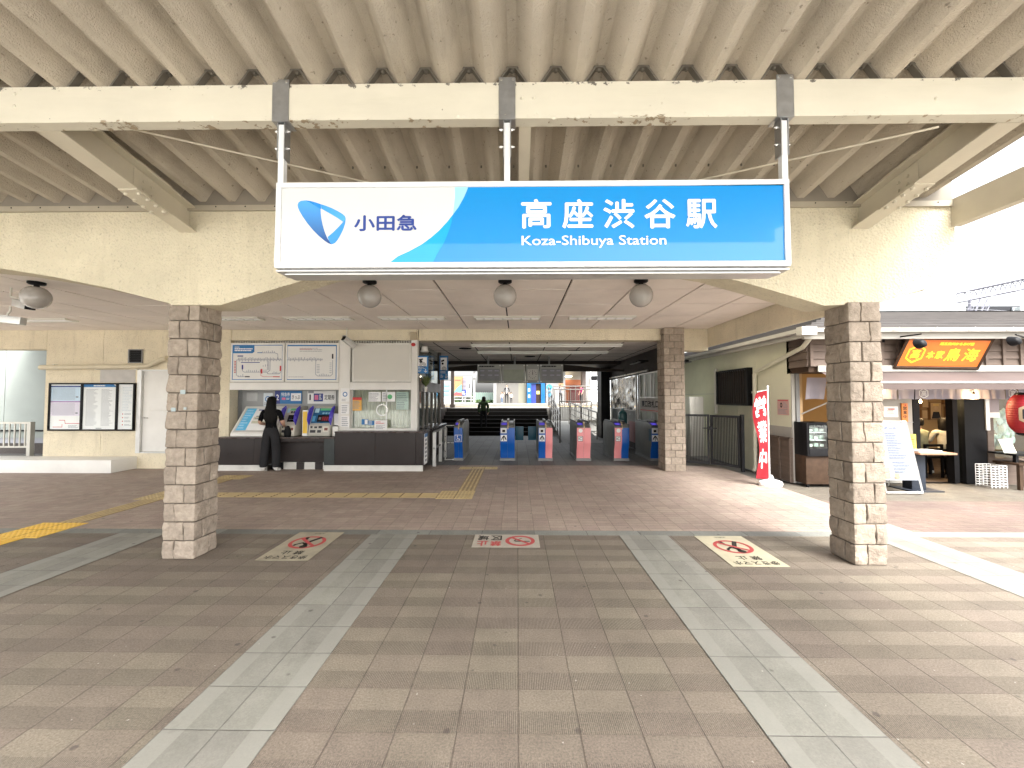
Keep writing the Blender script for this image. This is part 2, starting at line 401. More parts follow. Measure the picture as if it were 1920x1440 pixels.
# ------------------------------------------------------------------ station building
sb = thing('station_building', 'cream stucco station building with wide shallow arches and a tiled ceiling', 'building', (0, 6.5, 0))
mb = MB()
fp = [(-420, 470), (-200, 484), (0, 503), (100, 519), (200, 539), (318, 569), (322, 572), (413, 572), (500, 546), (610, 513), (700, 500),
      (1250, 500), (1335, 513), (1450, 545), (1546, 573), (1648, 569), (1794, 523)]
low = [(p.x, p.z) for p in (P(a, b, YP) for a, b in fp)]
XR = low[-1][0]; ZT = 3.62
n = len(low); vs = []; fs = []
for y in (YP, YP + 0.30):
    vs += [(x, y, z) for x, z in low] + [(x, y, ZT) for x, z in low]
for i in range(n - 1):
    fs += [(i, i + 1, n + i + 1, n + i), (2 * n + i + 1, 2 * n + i, 3 * n + i, 3 * n + i + 1), (i + 1, i, 2 * n + i, 2 * n + i + 1), (n + i, n + i + 1, 3 * n + i + 1, 3 * n + i)]
fs += [(n - 1, 3 * n - 1, 4 * n - 1, 2 * n - 1), (0, n, 3 * n, 2 * n)]
mb.add(vs, fs, m_stucco)
mb.build('arch_wall', sb)
# ceiling of separate boards
ZC = 3.15; mb = MB()
xs = [-0.193 + 0.914 * k for k in range(-15, 5)] + [4.29]; ys = [4.34] + [5.80 + 0.925 * k for k in range(-1, 4)] + [YW]
for i in range(len(xs) - 1):
    for j in range(len(ys) - 1):
        dz = random.uniform(0, 0.004)
        mb.box(xs[i] + 0.014, xs[i + 1] - 0.014, ys[j] + 0.013, ys[j + 1] - 0.013, ZC + dz, ZC + 0.03, m_ceil)
mb.box(xs[0], 4.29, 4.335, YW, ZC + 0.031, ZC + 0.05, m_dark)
mb.build('ceiling', sb)
MB().box(-14, XR, YP + 0.302, 18.0, ZC + 0.22, ZC + 0.40, m_offw).build('roof_slab', sb)
MB().box(4.29, XR - 0.002, YP + 0.302, YW + 0.2, PZ(1335, 651, YW), ZC + 0.22, m_wall).build('side_beam', sb)
# header beam over passage, then a lower piece to the right of the block pillar
zh = PZ(1000, 638, YW)
mb = MB(); mb.box(PX(785, 630, YW), 3.4, YW, YW + 0.35, zh, ZC + 0.05, m_wall); mb.build('header_beam', sb)
MB().box(3.402, 4.288, YW + 0.004, YW + 0.35, PZ(1300, 657, YW), ZC + 0.05, m_wall).build('header_beam', sb)
# wall to the left with the notice boards
xl, xd0 = PX(84, 740, YW), PX(256, 770, YW)
xd1 = PX(345, 770, YW); xp0 = PX(408, 720, YW)
zd1 = PZ(290, 693, YW); zd0 = PZ(290, 850, YW)
mb = MB()
joints = [xl, PX(192, 720, YW), xd0]
for a, b in zip(joints, joints[1:]): mb.box(a + 0.004, b - 0.004, YW, YW + 0.25, 0, ZC + 0.05, m_wall)
mb.box(xl + .01, xd0, YW + 0.02, YW + 0.26, 0, ZC + 0.04, m_dark)
mb.box(xd0, xd1, YW, YW + 0.25, zd1, ZC + 0.05, m_wall); mb.box(xd0, xd1, YW, YW + 0.25, 0, zd0, m_wall)
mb.box(xd1, xp0, YW, YW + 0.25, 0, ZC + 0.05, m_wall)
a = RC(188, 693, 254, 717, YW); mb.box(a[0], a[1], YW - 0.004, YW, a[2], a[3], M('grey_patch', (0.47, 0.45, 0.42), 0.6))
mb.box(-14.0, xl - 0.002, YW, YW + 0.25, PZ(40, 655, YW), ZC + 0.05, m_wall)
mb.build('wall', sb)
d = MB(); d.box(xd0 + 0.10, xd1 - 0.002, YW + 0.05, YW + 0.09, zd0 + 0.03, zd1 - 0.03, m_white); dd = d.build('door', sb, bevel=0.004)
d = MB(); d.box(xd0 + 0.002, xd0 + 0.098, YW - 0.01, YW + 0.12, zd0 + 0.002, zd1 - 0.002, m_alu); d.box(xd0 + .1, xd1, YW - .004, YW + .03, zd0 + .002, zd0 + .028, m_alu); d.box(xd0 + .1, xd1, YW - .004, YW + .12, zd1 - .028, zd1 - .002, m_alu); d.build('door_frame', dd)
h = P(268, 783, YW); d = MB(); d.tube([(h.x, YW + 0.05, h.z), (h.x, YW, h.z), (h.x + 0.11, YW, h.z - 0.01)], 0.012, m_stain); d.build('handle', dd)
d = MB(); a = RC(280, 747, 312, 770, YW); d.box(a[0], a[1], YW + 0.02, YW + 0.05, a[2], a[3], m_white); d.build('mail_tray', dd, bevel=0.004)
a = RC(242, 655, 269, 681, YW)
d = MB(); 
for x0, x1, z0, z1 in ((a[0], a[0] + .03, a[2], a[3]), (a[1] - .02, a[1], a[2], a[3]), (a[0] + .03, a[1] - .02, a[3] - .02, a[3]), (a[0] + .03, a[1] - .02, a[2], a[2] + .02)): d.box(x0, x1, YW - 0.03, YW - 0.001, z0, z1, m_greypaint)
d.box(a[0] + .03, a[1] - .02, YW - 0.006, YW - 0.001, a[2] + .02, a[3] - .02, m_black)
for k in range(5): d.box(a[0] + .035, a[1] - .025, YW - 0.02, YW - 0.008, a[2] + .03 + k * .055, a[2] + .05 + k * .055, m_black)
d.build('vent', sb)
d = MB(); yp = YW - 0.07
d.tube([P(76, 689, yp), P(160, 688, yp), P(262, 687, yp), P(278, 686, yp), P(290, 680, yp), P(302, 674, yp), P(312, 672, yp)], 0.055, M('cream_pipe', (0.58, 0.52, 0.38), 0.5), 10)
for px in (100, 180, 255): q = P(px, 688, yp); d.box(q.x - .02, q.x + .02, yp - 0.01, YW, q.z - .062, q.z + .062, m_offw)
d.build('drain_pipe', sb, smooth=40)
# office front: piers, white bands, openings
mb = MB()
def pn(px0, py0, px1, py1, Y=YW, th=0.25, mat=m_white): mb.panel(px0, py0, px1, py1, Y, th, mat)
xa = PX(432, 720, YW); xb = PX(636, 720, YW); xc = PX(657, 720, YW); xe = PX(771, 720, YW); xf = PX(783, 720, YW)
zt = PZ(600, 638, YW)
mb.box(xp0 + .002, xa, YW - .02, YW + 0.28, 0.7, ZC + 0.05, m_wall)
mb.box(xa, xf, YW - 0.004, YW + 0.28, zt, ZC + 0.05, m_wall)
mb.build('office_wall', sb)
mb = MB()
zs1, zs0 = PZ(600, 717, YW), PZ(600, 731, YW)
zb = PZ(600, 806, YW)
mb.box(xb + .002, xc, YW - 0.03, YW + 0.25, 0.6, zt - 0.002, m_white)
mb.box(xa + .002, xb, YW - 0.03, YW + 0.25, zs0, zs1, m_white); mb.box(xc + .002, xe, YW - 0.03, YW + 0.25, zs0, zs1, m_white)
mb.box(xe + .002, xf, YW - 0.03, YW + 0.12, 0.6, zt - 0.002, m_white)
mb.box(xc + .002, xe, YW - 0.03, YW + 0.2, PZ(700, 809, YW), PZ(700, 803, YW), m_white)
mb.build('office_frame', sb, bevel=0.006)
mb = MB()
mb.box(xa, xe, YW + 0.10, YW + 0.2, zs1, zt, M('louvre_grey', (0.26, 0.245, 0.22), 0.6))
for k in range(70):
    x = xa + 0.03 + k * (xe - xa - .06) / 70; 
    if xb - .02 < x < xc: continue
    mb.box(x, x + 0.022, YW + 0.06, YW + 0.098, PZ(600, 643, YW), zt - .004, m_offw)
mb.build('louvre', sb)
# recess behind the ticket machines
m_rec = M('recess_grey', (0.34, 0.35, 0.35), 0.5, 0.08, 2)
mb = MB(); mb.box(xa, xb, YW + 0.42, YW + 0.46, 0.6, zs0, m_rec); mb.box(xa - .02, xa, YW + .26, YW + .46, .6, zs0, m_rec); mb.box(xb, xb + .02, YW + .26, YW + .46, .6, zs0, m_rec); mb.box(xa, xb, YW + .256, YW + .46, zs0, zs0 + .03, m_rec)
q = RC(463, 736, 483, 752, YW + .42); mb.box(q[0], q[1], YW + .41, YW + .42, q[2], q[3], M('recess_plate', (.45, .46, .46), .4))
mb.build('recess', sb)
# ticket window
tw = MB(); tw.box(xc, xe, YW + 0.10, YW + 0.108, zb, zs0, m_glass)
two = tw.build('ticket_window', sb)
for x in (xc, PX(722, 760, YW) - .012, xe - .025): f = MB(); f.box(x + .002, x + .025, YW + .085, YW + .125, zb, zs0, m_alu); f.build('mullion', two)
c = MB(); q = P(714, 769, YW); 
c.loft([[(q.x + r * cos(2 * pi * k / 32), y, q.z + r * sin(2 * pi * k / 32)) for k in range(32)] for r, y in ((.135, YW + .10), (.135, YW + .08), (.115, YW + .08), (.115, YW + .10))], m_stain, cap=False)
c.build('speak_ring', two, smooth=40)
cur = MB(); m_curt = M('curtain_cloth', (0.50, 0.45, 0.34), 0.9, 0.2, 5)
N = 120; vs = []; fs = []
for j in range(7):
    for i in range(N + 1):
        x = xc + (xe - xc) * i / N; t = i / N
        y = YW + 0.22 + 0.022 * sin(t * 95 + j * .25) + 0.012 * sin(t * 41 + 1)
        vs.append((x + 0.01 * sin(j + t * 30), y, zb - .1 + (zs0 - zb + .1) * j / 6))
for j in range(6):
    for i in range(N): a0 = j * (N + 1) + i; fs.append((a0, a0 + 1, a0 + N + 2, a0 + N + 1))
cur.add(vs, fs, m_curt); cur.build('curtain', two, smooth=80)
pp = MB(); NPAR = two
def paper(px0, py0, px1, py1, Y, mat=m_paper, art=None, th=0.002):
    a = RC(px0, py0, px1, py1, Y); pp.box(a[0], a[1], Y, Y + th, a[2], a[3], mat); fr = front(a[0], a[2], Y)
    if art: art(fr, a[1] - a[0], a[3] - a[2])
    pp.build('notice', NPAR); pp.__init__()
def a_or(fr, w_, h_): pp.rect(fr, 0, h_ * .8, w_, h_, m_red, 1); pp.lines(fr, w_ * .08, h_ * .1, w_ * .9, h_ * .75, 7, m_greyink)
paper(661, 745, 678, 770, YW + .085, M('orange_paper', (.75, .42, .10), .6), a_or)
paper(691, 735, 714, 753, YW + .085, m_paper, lambda f_, w_, h_: pp.lines(f_, .02, .02, w_ - .02, h_ - .02, 6, m_greyink))
paper(716, 735, 741, 753, YW + .085, m_paper, lambda f_, w_, h_: (pp.disc(f_, w_ * .6, h_ * .5, h_ * .25, M('green_print', (.1, .45, .18), .5), 2), pp.lines(f_, .02, .02, w_ * .4, h_ - .02, 5, m_greyink)))
paper(678, 786, 690, 796, YW + .085, m_blue, lambda f_, w_, h_: pp.rect(f_, w_ * .5, .01, w_ - .01, h_ - .01, m_paper, 2))
paper(691, 789, 702, 797, YW + .085, m_blue, lambda f_, w_, h_: pp.lines(f_, .01, .01, w_ - .01, h_ - .01, 3, m_paper))
paper(743, 735, 766, 768, YW + .13, M('green_white', (.62, .70, .62), .5), lambda f_, w_, h_: pp.lines(f_, .02, .02, w_ - .02, h_ - .02, 9, m_greyink))
paper(702, 788, 726, 806, YW - 0.045, m_paper, lambda f_, w_, h_: (pp.lines(f_, .03, h_ * .62, w_ * .8, h_ * .9, 2, m_red), pp.lines(f_, .03, .02, w_ - .03, h_ * .55, 4, m_greyink)))
NPAR = sb
paper(639, 728, 655, 753, YW - .034, m_paper, lambda f_, w_, h_: (pp.ring(f_, w_ * .5, h_ * .55, w_ * .28, .02, m_blue, 1), pp.lines(f_, .02, .01, w_ - .02, h_ * .22, 3, m_greyink)))
paper(639, 757, 655, 776, YW - .034, m_paper, lambda f_, w_, h_: pp.lines(f_, .02, .01, w_ - .02, h_ - .02, 5, m_greyink))
paper(639, 780, 655, 800, YW - .034, m_paper, lambda f_, w_, h_: pp.lines(f_, .02, .01, w_ - .02, h_ - .02, 5, m_greyink))
# the office block behind and its side towards the gates
YO = 12.0
m_side = M('office_side', (0.13, 0.12, 0.105), 0.5, 0.1, 3)
mb = MB()
mb.box(xe, xf, YW + .25, YO, 0, 0.85, m_brownblack)
mb.box(-8.0, xf, YW + .9, YO, -.02, ZC, m_side) if False else None
mb.box(-8.0, xe - .01, YW + .70, YW + .74, 0, ZC, M('office_back', (0.20, 0.18, 0.15), .8))
za, zb2 = PZ(800, 731, YW), PZ(800, 720, YW)
for y0, y1 in ((YW + .122, YW + .22), (YO - .1, YO)): mb.box(xf - .08, xf, y0, y1, .85, ZC + .04, m_side)
mb.box(xf - .09, xf + .01, YW + .22, YO - .1, 1.75, 2.0, m_side)
mb.box(xf - .3, xf - .28, YW + .25, YO, .85, ZC, M('office_inner', (.11, .10, .085), .7))
for y in (9.9, 10.35, 10.9, 11.4): mb.box(xf - .07, xf - .01, y, y + .05, .85, 1.75, m_side)
mb.box(xf - .05, xf - .042, YW + .22, YO - .1, .9, 1.75, m_glass); mb.box(xf - .05, xf - .042, YW + .22, YO - .1, 2.0, 2.9, m_glass)
mb.build('office_side_wall', sb)
mb = MB(); mb.box(-7.0, 3.80, YW + .355, 17.0, 2.93, 3.1, m_ceil)
for k in range(1, 9):
    y = YW + .35 + k * .91; mb.box(-7, 3.7, y, y + .008, 2.927, 2.931, m_dark)
for k in range(-5, 5):
    x = -.193 + .914 * k; mb.box(x - .012, x + .012, YW + .36, 17.0, 2.926, 2.9305, m_dark)
for x, y in ((-1.4, 10.9), (1.6, 11.5), (2.3, 10.2), (.4, 13)): mb.lathe([(.17, 2.918), (.17, 2.93)], (x, y, 0), m_dark, 20)
mb.build('passage_ceiling', sb)
# bulkhead with a curved upper edge at the far end
mb = MB(); c0 = [(-3.0 + 6.2 * k / 20, 2.60 + .22 * sin(pi * k / 20)) for k in range(21)]
mb.prismY([(-7, 2.64), (-3.0, 2.60)] + c0[1:] + [(3.69, 2.6), (3.69, 2.52), (-7, 2.56)], 14.2, 14.4, m_brownblack)
mb.box(-7, 3.69, 14.6, 16.9, 2.80, 2.925, m_brownblack)
mb.build('bulkhead', sb)
# right wall of the passage
XPW = 3.70
mb = MB(); mb.box(XPW, XPW + .12, 9.446, 17.0, 2.32, 2.925, m_brownblack); mb.box(XPW, XPW + .12, 9.446, 17.0, 0, .35, m_brownblack)
mb.box(XPW, XPW + .12, 12.42, 12.58, .35, 2.32, m_brownblack); mb.box(XPW, XPW + .12, 9.446, 10.6, .35, 2.32, m_brownblack); mb.box(XPW, XPW + .12, 15.9, 16.2, .35, 2.32, m_brownblack)
mb.build('passage_wall', sb)
MB().box(XPW - .36, XPW - .002, 16.3, 17.1, 0, 2.92, m_black).build('end_pillar', sb)
wi = MB(); wi.box(XPW + .05, XPW + .058, 10.6, 12.42, .35, 2.32, M('frosted_pane', (.42, .46, .40), .35)); wo = wi.build('passage_window', sb)
f = MB()
for y in (10.61, 11.1, 11.3, 11.85, 12.38): f.box(XPW - .01, XPW + .03, y, y + .04, .35, 2.28, m_alu)
f.box(XPW - .01, XPW + .03, 10.6, 12.42, 2.281, 2.32, m_alu); f.box(XPW - .015, XPW + .035, 10.6, 12.42, 1.60, 1.63, m_alu); f.build('window_frame', wo)
fr = Fr((XPW - .02, 12.30, 1.20), (0, -1, 0), (0, 0, 1)); bn = MB(); bn.box(XPW - .018, XPW - .0155, 10.6, 12.30, 1.20, 1.58, M('notice_cloth', (.45, .42, .38), .8))
bn.text(fr, '東口改札口', .16, .13, 1.60, .33, m_ink, 1, .04); bn.rect(fr, 0, .04, 1.7, .06, m_red, 1); bn.build('notice', wo)
wi = MB(); vs = []; fs = []; N = 60
for j in range(19):
    for i in range(N + 1):
        y = 12.66 + 3.2 * i / N; z = 1.22 + 1.06 * j / 18
        d_ = noise.noise(Vector((y * 2.0, z * 1.1, 2))) * .10 + noise.noise(Vector((y * 6, z * 2, 5))) * .05 + noise.noise(Vector((y * 3 + z * 5, z * 5, 9))) * .03
        vs.append((XPW - .06 + d_ * .8, y, z))
for j in range(18):
    for i in range(N): a0 = j * (N + 1) + i; fs.append((a0 + 1, a0, a0 + N + 1, a0 + N + 2))
t = NT('foil_sheet'); t.set((.36, .35, .33), .2, .85); wi.add(vs, fs, t.m)
fo = wi.build('foil_curtain', sb, smooth=70)
d = MB(); d.tube([(XPW - .1, 11.3, 2.36), (XPW - .1, 15.9, 2.36)], .026, m_stain); d.build('curtain_rail', fo, smooth=40)
gb = MB(); gb.box(XPW - .03, XPW - .02, 12.66, 15.85, .36, 1.20, M('grey_pane', (.14, .15, .15), .2))
for y in (12.6, 15.86): gb.box(XPW - .06, XPW - .0, y, y + .05, .1, 2.3, m_alu)
gb.box(XPW - .05, XPW - .01, 12.66, 15.85, 1.2, 1.24, m_alu); gb.box(XPW - .04, XPW - .032, 12.7, 13.5, .2, .85, M('pink_poster', (.30, .12, .12), .6))
gb.build('side_pane', sb)
wb = thing('water_bottle', 'big blue-green water bottle standing by the passage window', 'bottle', (XPW - .35, 13.0, 0)); mb = MB()
mb.box(XPW - .52, XPW - .20, 12.85, 13.17, 0, .78, m_greypaint); mb.build('stand', wb); mb = MB(); mb.lathe([(.12, .782), (.135, .82), (.135, 1.10), (.11, 1.16), (.05, 1.20), (.045, 1.27), (.03, 1.275)], (XPW - .36, 13.01, 0), M('bottle_teal', (.05, .16, .17), .12), 20); mb.build('bottle', wb, smooth=40)
# the counter in front of the office
ct = thing('ticket_counter', 'dark grey panelled counter below the ticket machines and window', 'counter', (-4, YC, 0))
x0 = PX(404, 850, YC); x1 = PX(485, 850, YC); x2 = PX(607, 850, YC); x3 = PX(627, 850, YC); x5 = PX(793, 850, YC); x4 = PX(703, 850, YC)
z1 = PZ(500, 820, YC); z2 = PZ(700, 809, YC); zk = PZ(500, 872, YC)
mb = MB()
xk = PX(500, 850, YC)
for a, b in ((x0, PX(476, 850, YC)), (PX(476, 850, YC), xk)): mb.box(a + .003, b - .003, YC, YW + .4, zk, z1 - .03, m_counter)
mb.box(xk, x2, YC + .2, YW + .4, zk + .04, z1 - .03, m_counter)
mb.box(x2 + .003, x3 - .003, YC, YW + .4, zk, z1 - .03, M('counter_green', (.055, .062, .062), .35))
for a, b in ((x3, x4), (x4, PX(779, 850, YC)), (PX(779, 850, YC), x5)): mb.box(a + .003, b - .003, YC, YW + .4, zk, z2 - .03, m_counter)
mb.box(x5 - .1, x5 - .004, YW + .405, 11.9, zk, z2 - .03, m_brownblack)
mb.build('panel', ct, bevel=0.003)
mb = MB(); mb.box(x0, x3, YC - .02, YW + .42, z1 - .028, z1, m_ctop); mb.box(x3 + .002, x5 + .02, YC - .02, YW + .42, z2 - .028, z2, m_ctop); mb.box(x5 - .45, x5 + .02, YW + .425, 11.9, z2 - .028, z2, m_ctop)
mb.box(xk, x2, YC + .004, YC + .2, z1 - .10, z1 - .03, m_counter)
mb.build('counter_top', ct, bevel=0.004)
m_kick = M('kick_plate', (.62, .61, .57), .35, .12, 4, dirt=.25)
mb = MB(); mb.box(x0, xk, YC + .006, YC + .03, 0, zk - .004, m_kick); mb.box(xk, x2, YC + .22, YC + .24, 0, zk + .03, m_kick); mb.box(x2, x5 - .003, YC + .006, YC + .03, 0, zk - .004, m_kick)
mb.box(xk, xk + .25, YC + .19, YC + .218, 0, zk + .03, m_black)
for k in range(3): mb.box(xk + .55 + k * .42 , xk + .72 + k * .42, YC + .205, YC + .219, 0, zk + .03, m_counter)
mb.build('kick_plate', ct)
fr = Fr((x5 + .003, YC + .12, .12), (0, 1, 0), (0, 0, 1)); sg = MB(); sg.box(x5 - .004, x5 + .003, YC + .12, YC + .42, .12, .80, m_paper)
sg.rect(fr, 0, .60, .3, .68, m_blue); 
for k in range(6): sg.rect(fr, .06, .06 + k * .09, .24, .11 + k * .09, m_greyink)
sg.build('side_notice', ct)
# low white plinth on the left
lp = MB(); zp = PZ(100, 863, 8.6); xq = PX(208, 875, 8.6)
lp.box(-14, xq, 8.6, YW - .002, 0, zp, m_white); tag(lp.build('plinth', None, bevel=.012), 'long low white plinth below the notice boards at far left', 'plinth')

# ------------------------------------------------------------------ stone block pillars
def stone_mat():
    t = NT('split_stone'); at = t.n('Attribute'); at.attribute_name = 'tint'
    n_ = t.noise(16, 6, .65); c = t.mix(at.outputs['Fac'], (.31, .258, .208), (.43, .362, .292))
    c = t.mix(t.ramp(t.noise(5, 5, .6), .5, .75, 0, .35), c, (.26, .22, .18))
    c = t.mul(c, t.ramp(n_, .3, .7, .74, 1.14)); c = t.mix(t.ramp(at.outputs['Fac'], -.6, -.4, 1, 0), c, (.18, .15, .12)); t.set(c, .88, spec=.2)
    t.bump(t.ma('ADD', t.noise(30, 6, .65), t.ma('MULTIPLY', t.noise(150, 2), .3)), .022); return t.m
m_stone = stone_mat(); m_mort = M('mortar', (.24, .21, .17), .9)
def stone_pillar(x0, x1, y0, y1, h, course, splits, label, seed, amp=.017):
    r = random.Random(seed); mb = MB(); tint = []
    ncrs = max(1, round(h / course)); ch = h / ncrs
    sides = [((x0, y0), (x1, y0), (0, -1)), ((x1, y0), (x1, y1), (1, 0)), ((x1, y1), (x0, y1), (0, 1)), ((x0, y1), (x0, y0), (-1, 0))]
    VV = [0, .022, .05, .14, .26, .38, .5, .62, .74, .86, .95, .978, 1]
    for c in range(ncrs):
        zA = c * ch; seeds = [r.uniform(0, 100) for _ in range(8)]; rings = []; cuts = splits[c % len(splits)]
        bt = [[min(1, max(0, r.gauss(.5, .33))) for _ in range(len(cuts) + 1)] for _ in range(4)]
        tl = [[(r.uniform(-1, 1), r.uniform(-1, 1)) for _ in range(len(cuts) + 1)] for _ in range(4)]
        US = []
        for s_ in range(4):
            cu = cuts if s_ % 2 == 0 else [1 - q for q in cuts][::-1]
            us = {round(i / 14, 4) for i in range(14)} | {.02}
            for q in cu: us = {u for u in us if abs(u - q) > .035} | {q - .03, q - .014, q, q + .014, q + .03}
            US.append((sorted(us), cu))
        for j, v in enumerate(VV):
            z = zA + ch * v; ring = []; ev = min(v, 1 - v) * ch
            for s_, (a, b, nn) in enumerate(sides):
                L = math.hypot(b[0] - a[0], b[1] - a[1]); us, cu = US[s_]
                for u in us:
                    x = a[0] + (b[0] - a[0]) * u; y = a[1] + (b[1] - a[1]) * u
                    bi = sum(1 for q in cu if u > q); dj = min([abs(u - q) for q in cu] + [9]) * L
                    k = min(1, max(0, (min(ev, dj) - .0005) / .0055))
                    q0 = noise.noise(Vector((x * 9 + seeds[bi % 8], y * 9, z * 9 + c * 7))); q1 = noise.noise(Vector((x * 24, y * 24 + seeds[bi % 8], z * 24 + c)))
                    rg = abs(noise.noise(Vector((x * 7 + seeds[0], y * 7 + c * 3, z * 7)))); tu = tl[s_][bi]
                    d_ = (amp * .5 + amp * .8 * q0 + amp * .45 * q1 + amp * .8 * rg + amp * .45 * (tu[0] * (u - .5) + tu[1] * (v - .5))) * (.55 + .45 * min(1, ev / .03)) * k - .009 * (1 - k)
                    dx, dy = nn
                    if u == 0:
                        pn_ = sides[s_ - 1][2]; dx, dy = (nn[0] + pn_[0]) * .55, (nn[1] + pn_[1]) * .55
                    ring.append((x + dx * d_, y + dy * d_, z))
            rings.append(ring)
        mb.loft(rings, m_stone, cap=True)
        row = []
        for s_ in range(4):
            us, cu = US[s_]
            for i, u in enumerate(us):
                um = (u + (us[i + 1] if i + 1 < len(us) else 1)) / 2; bi = sum(1 for q in cu if um > q)
                row.append(-1.0 if min(abs(um - q) for q in cu) < .012 else bt[s_][bi])
        for j in range(len(VV) - 1): tint += [-1.0] * len(row) if j in (0, len(VV) - 2) else row
        tint += [-1, -1]
    mb.tint = tint
    o = mb.build('stone_pillar', None, smooth=28)
    return tag(o, label, 'pillar', 'stone block pillars')
stone_pillar(PX(310, 900, 4.06), PX(310, 900, 4.06) + .30, 4.06, 4.36, P(350, 571, 4.06).z + .02, .188, [[.36], [.66]], 'stone block pillar left of the hanging sign, stickers on its side', 3)
stone_pillar(PX(1600, 900, 4.0), PX(1600, 900, 4.0) + .295, 4.0, 4.30, P(1600, 572, 4.0).z + .03, .188, [[.38], [.66]], 'stone block pillar on the right, in front of the red banner and shop', 5)
xq = PX(1247, 800, 9.0)
stone_pillar(xq, xq + .44, 9.0, 9.44, ZC - .002, .149, [[.5], [.28, .85]], 'smaller block pillar beside the right-hand ticket gate', 9, amp=.007)
for px, py, w_, lb in ((343, 735, .05, 'upper pale sticker on the left stone pillar'), (347, 766, .028, 'small white round sticker on the left stone pillar'), (325, 768, .045, 'ragged pale sticker at the left edge of the left stone pillar')):
    st = MB()
    q = P(px, py, 4.035); st.box(q.x - w_ / 2, q.x + w_ / 2, 4.033, 4.037, q.z - w_ / 2.4, q.z + w_ / 2.4, M('sticker', (.34, .40, .41), .5)); tag(st.build('sticker'), lb, 'sticker')

# ------------------------------------------------------------------ canopy roof
cp = thing('canopy', 'beige folded plate canopy roof on a cream painted steel beam', 'canopy', (0, 2.7, 3.4))
SL = 0.133
def zr(Y): return PZ(1000, 154, YB) + .006 - SL * (Y - YB)
t = NT('sprayed_sheet'); n1 = t.noise(1.2, 6, .6); c = t.mul((.47, .415, .335), t.ramp(n1, .3, .7, .82, 1.1))
c = t.mix(t.ramp(t.noise(2.2, 7, .68, stretch=(1.6, .35, 1)), .53, .8, 0, .55), c, (.12, .10, .07))
c = t.mix(t.ramp(t.noise(30, 3, .6), .66, .72, 0, .6), c, (.10, .08, .06))
t.set(c, .9, spec=.15); t.bump(t.ma('ADD', t.noise(95, 3, .6), t.ma('MULTIPLY', t.noise(12, 3), .5)), .010); m_fold = t.m
PT = .2985; H = .13; mb = MB(); prof = []
x = .115 - PT * 32
while x < 4.28:
    prof += [(x - .037, .006), (x - .029, 0), (x + .029, 0), (x + .037, .006), (x + .112, H - .008), (x + .120, H), (x + PT - .120, H), (x + PT - .112, H - .008)]; x += PT
prof = [q for q in prof if q[0] < 4.30]
YF, YE = -1.5, 4.02
vs = []; fs = []; n = len(prof); NS = 6
for sgn, up in ((0, 0), (1, .02)):
    for j in range(NS + 1):
        Y = YF + (YE - YF) * j / NS
        vs += [(a, Y, zr(Y) + b + up) for a, b in prof]
B = (NS + 1) * n
for j in range(NS):
    for i in range(n - 1):
        a0 = j * n + i; fs.append((a0, a0 + n, a0 + n + 1, a0 + 1)); fs.append((B + a0, B + a0 + 1, B + a0 + n + 1, B + a0 + n))
for i in range(n - 1):
    fs.append((i, i + 1, B + i + 1, B + i)); k = NS * n + i; fs.append((k + 1, k, B + k, B + k + 1))
mb.add(vs, fs, m_fold); roof_mb = mb
# painted beam with peeling lower edge
zb0_ = PZ(1000, 222, YB); t = NT('peeling_paint'); x_, y_, z_ = t.xyz(); z_ = t.ma('ADD', z_, 3.4); n1 = t.noise(2, 6, .6, stretch=(.6, 1, 2)); c = t.mul((.61, .575, .475), t.ramp(n1, .3, .7, .92, 1.05))
c = t.mix(t.ramp(t.noise(3, 6, .7, stretch=(.25, 1, 3)), .56, .8, 0, .3), c, (.40, .38, .26))
pe = t.noise(17, 5, .7, stretch=(1, 1, 2.2)); ed = t.ramp(z_, zb0_, zb0_ + .05, .13, -.02)
pk = t.ramp(t.ma('ADD', t.ma('ADD', pe, ed), t.ma('MULTIPLY', t.ma('SUBTRACT', t.noise(1.7, 2), .5), .45)), .735, .75, 0, 1)
c = t.mix(pk, c, (.34, .27, .18)); tp = t.ramp(t.ma('ADD', t.noise(11, 5, .7), t.ramp(z_, zb0_ + .212, zb0_ + .235, 0, .12)), .69, .715, 0, .9); c = t.mix(tp, c, (.07, .06, .05))
t.set(c, .55); t.bump(t.ma('ADD', t.ma('MULTIPLY', pk, -1.0), t.ma('MULTIPLY', t.noise(25, 3), .2)), .004); m_beam = t.m
zb0 = PZ(1000, 222, YB); zb1 = PZ(1000, 154, YB)
bo = MB()
bo.box(-10, 4.28, YB, YB + .012, 0, zb1 - zb0, m_beam); bo.box(-10, 4.28, YB + .012, YB + .085, 0, .012, m_beam); bo.box(-10, 4.28, YB + .012, YB + .085, zb1 - zb0 - .012, zb1 - zb0, m_beam); bo.box(-10, 4.28, YB + .073, YB + .085, .012, zb1 - zb0 - .012, m_beam)
rv = bo; BV = [(a, b, c + zb0) for a, b, c in bo.v]; bo.v = BV
for px, py in ((28, 176), (27, 199), (978, 184), (1000, 184), (1755, 185)):
    q = P(px, py, YB); rv.ball((q.x, YB - .001, q.z), .012, .008, .012, m_beam, 10, 6)
fl = bo; r = random.Random(4)
for k in range(46):
    x = r.choice([r.uniform(-3.2, 3.3), r.gauss(.75, .35), r.gauss(-.2, .25)]); s_ = r.uniform(.008, .03); z = zb0 + r.uniform(-.002, .028)
    p = [(x + s_ * cos(a) * r.uniform(.4, 1), z + s_ * .5 * sin(a) * r.uniform(.3, 1)) for a in [i * pi / 3 for i in range(6)]]
    l = r.uniform(.002, .012); fl.add([(a, YB - .001 - l * max(0, (b - z)) / s_ * 2 - .0005, b) for a, b in p], [(0, 1, 2, 3, 4, 5)], m_beam)
bo.build('main_beam', cp, smooth=40)
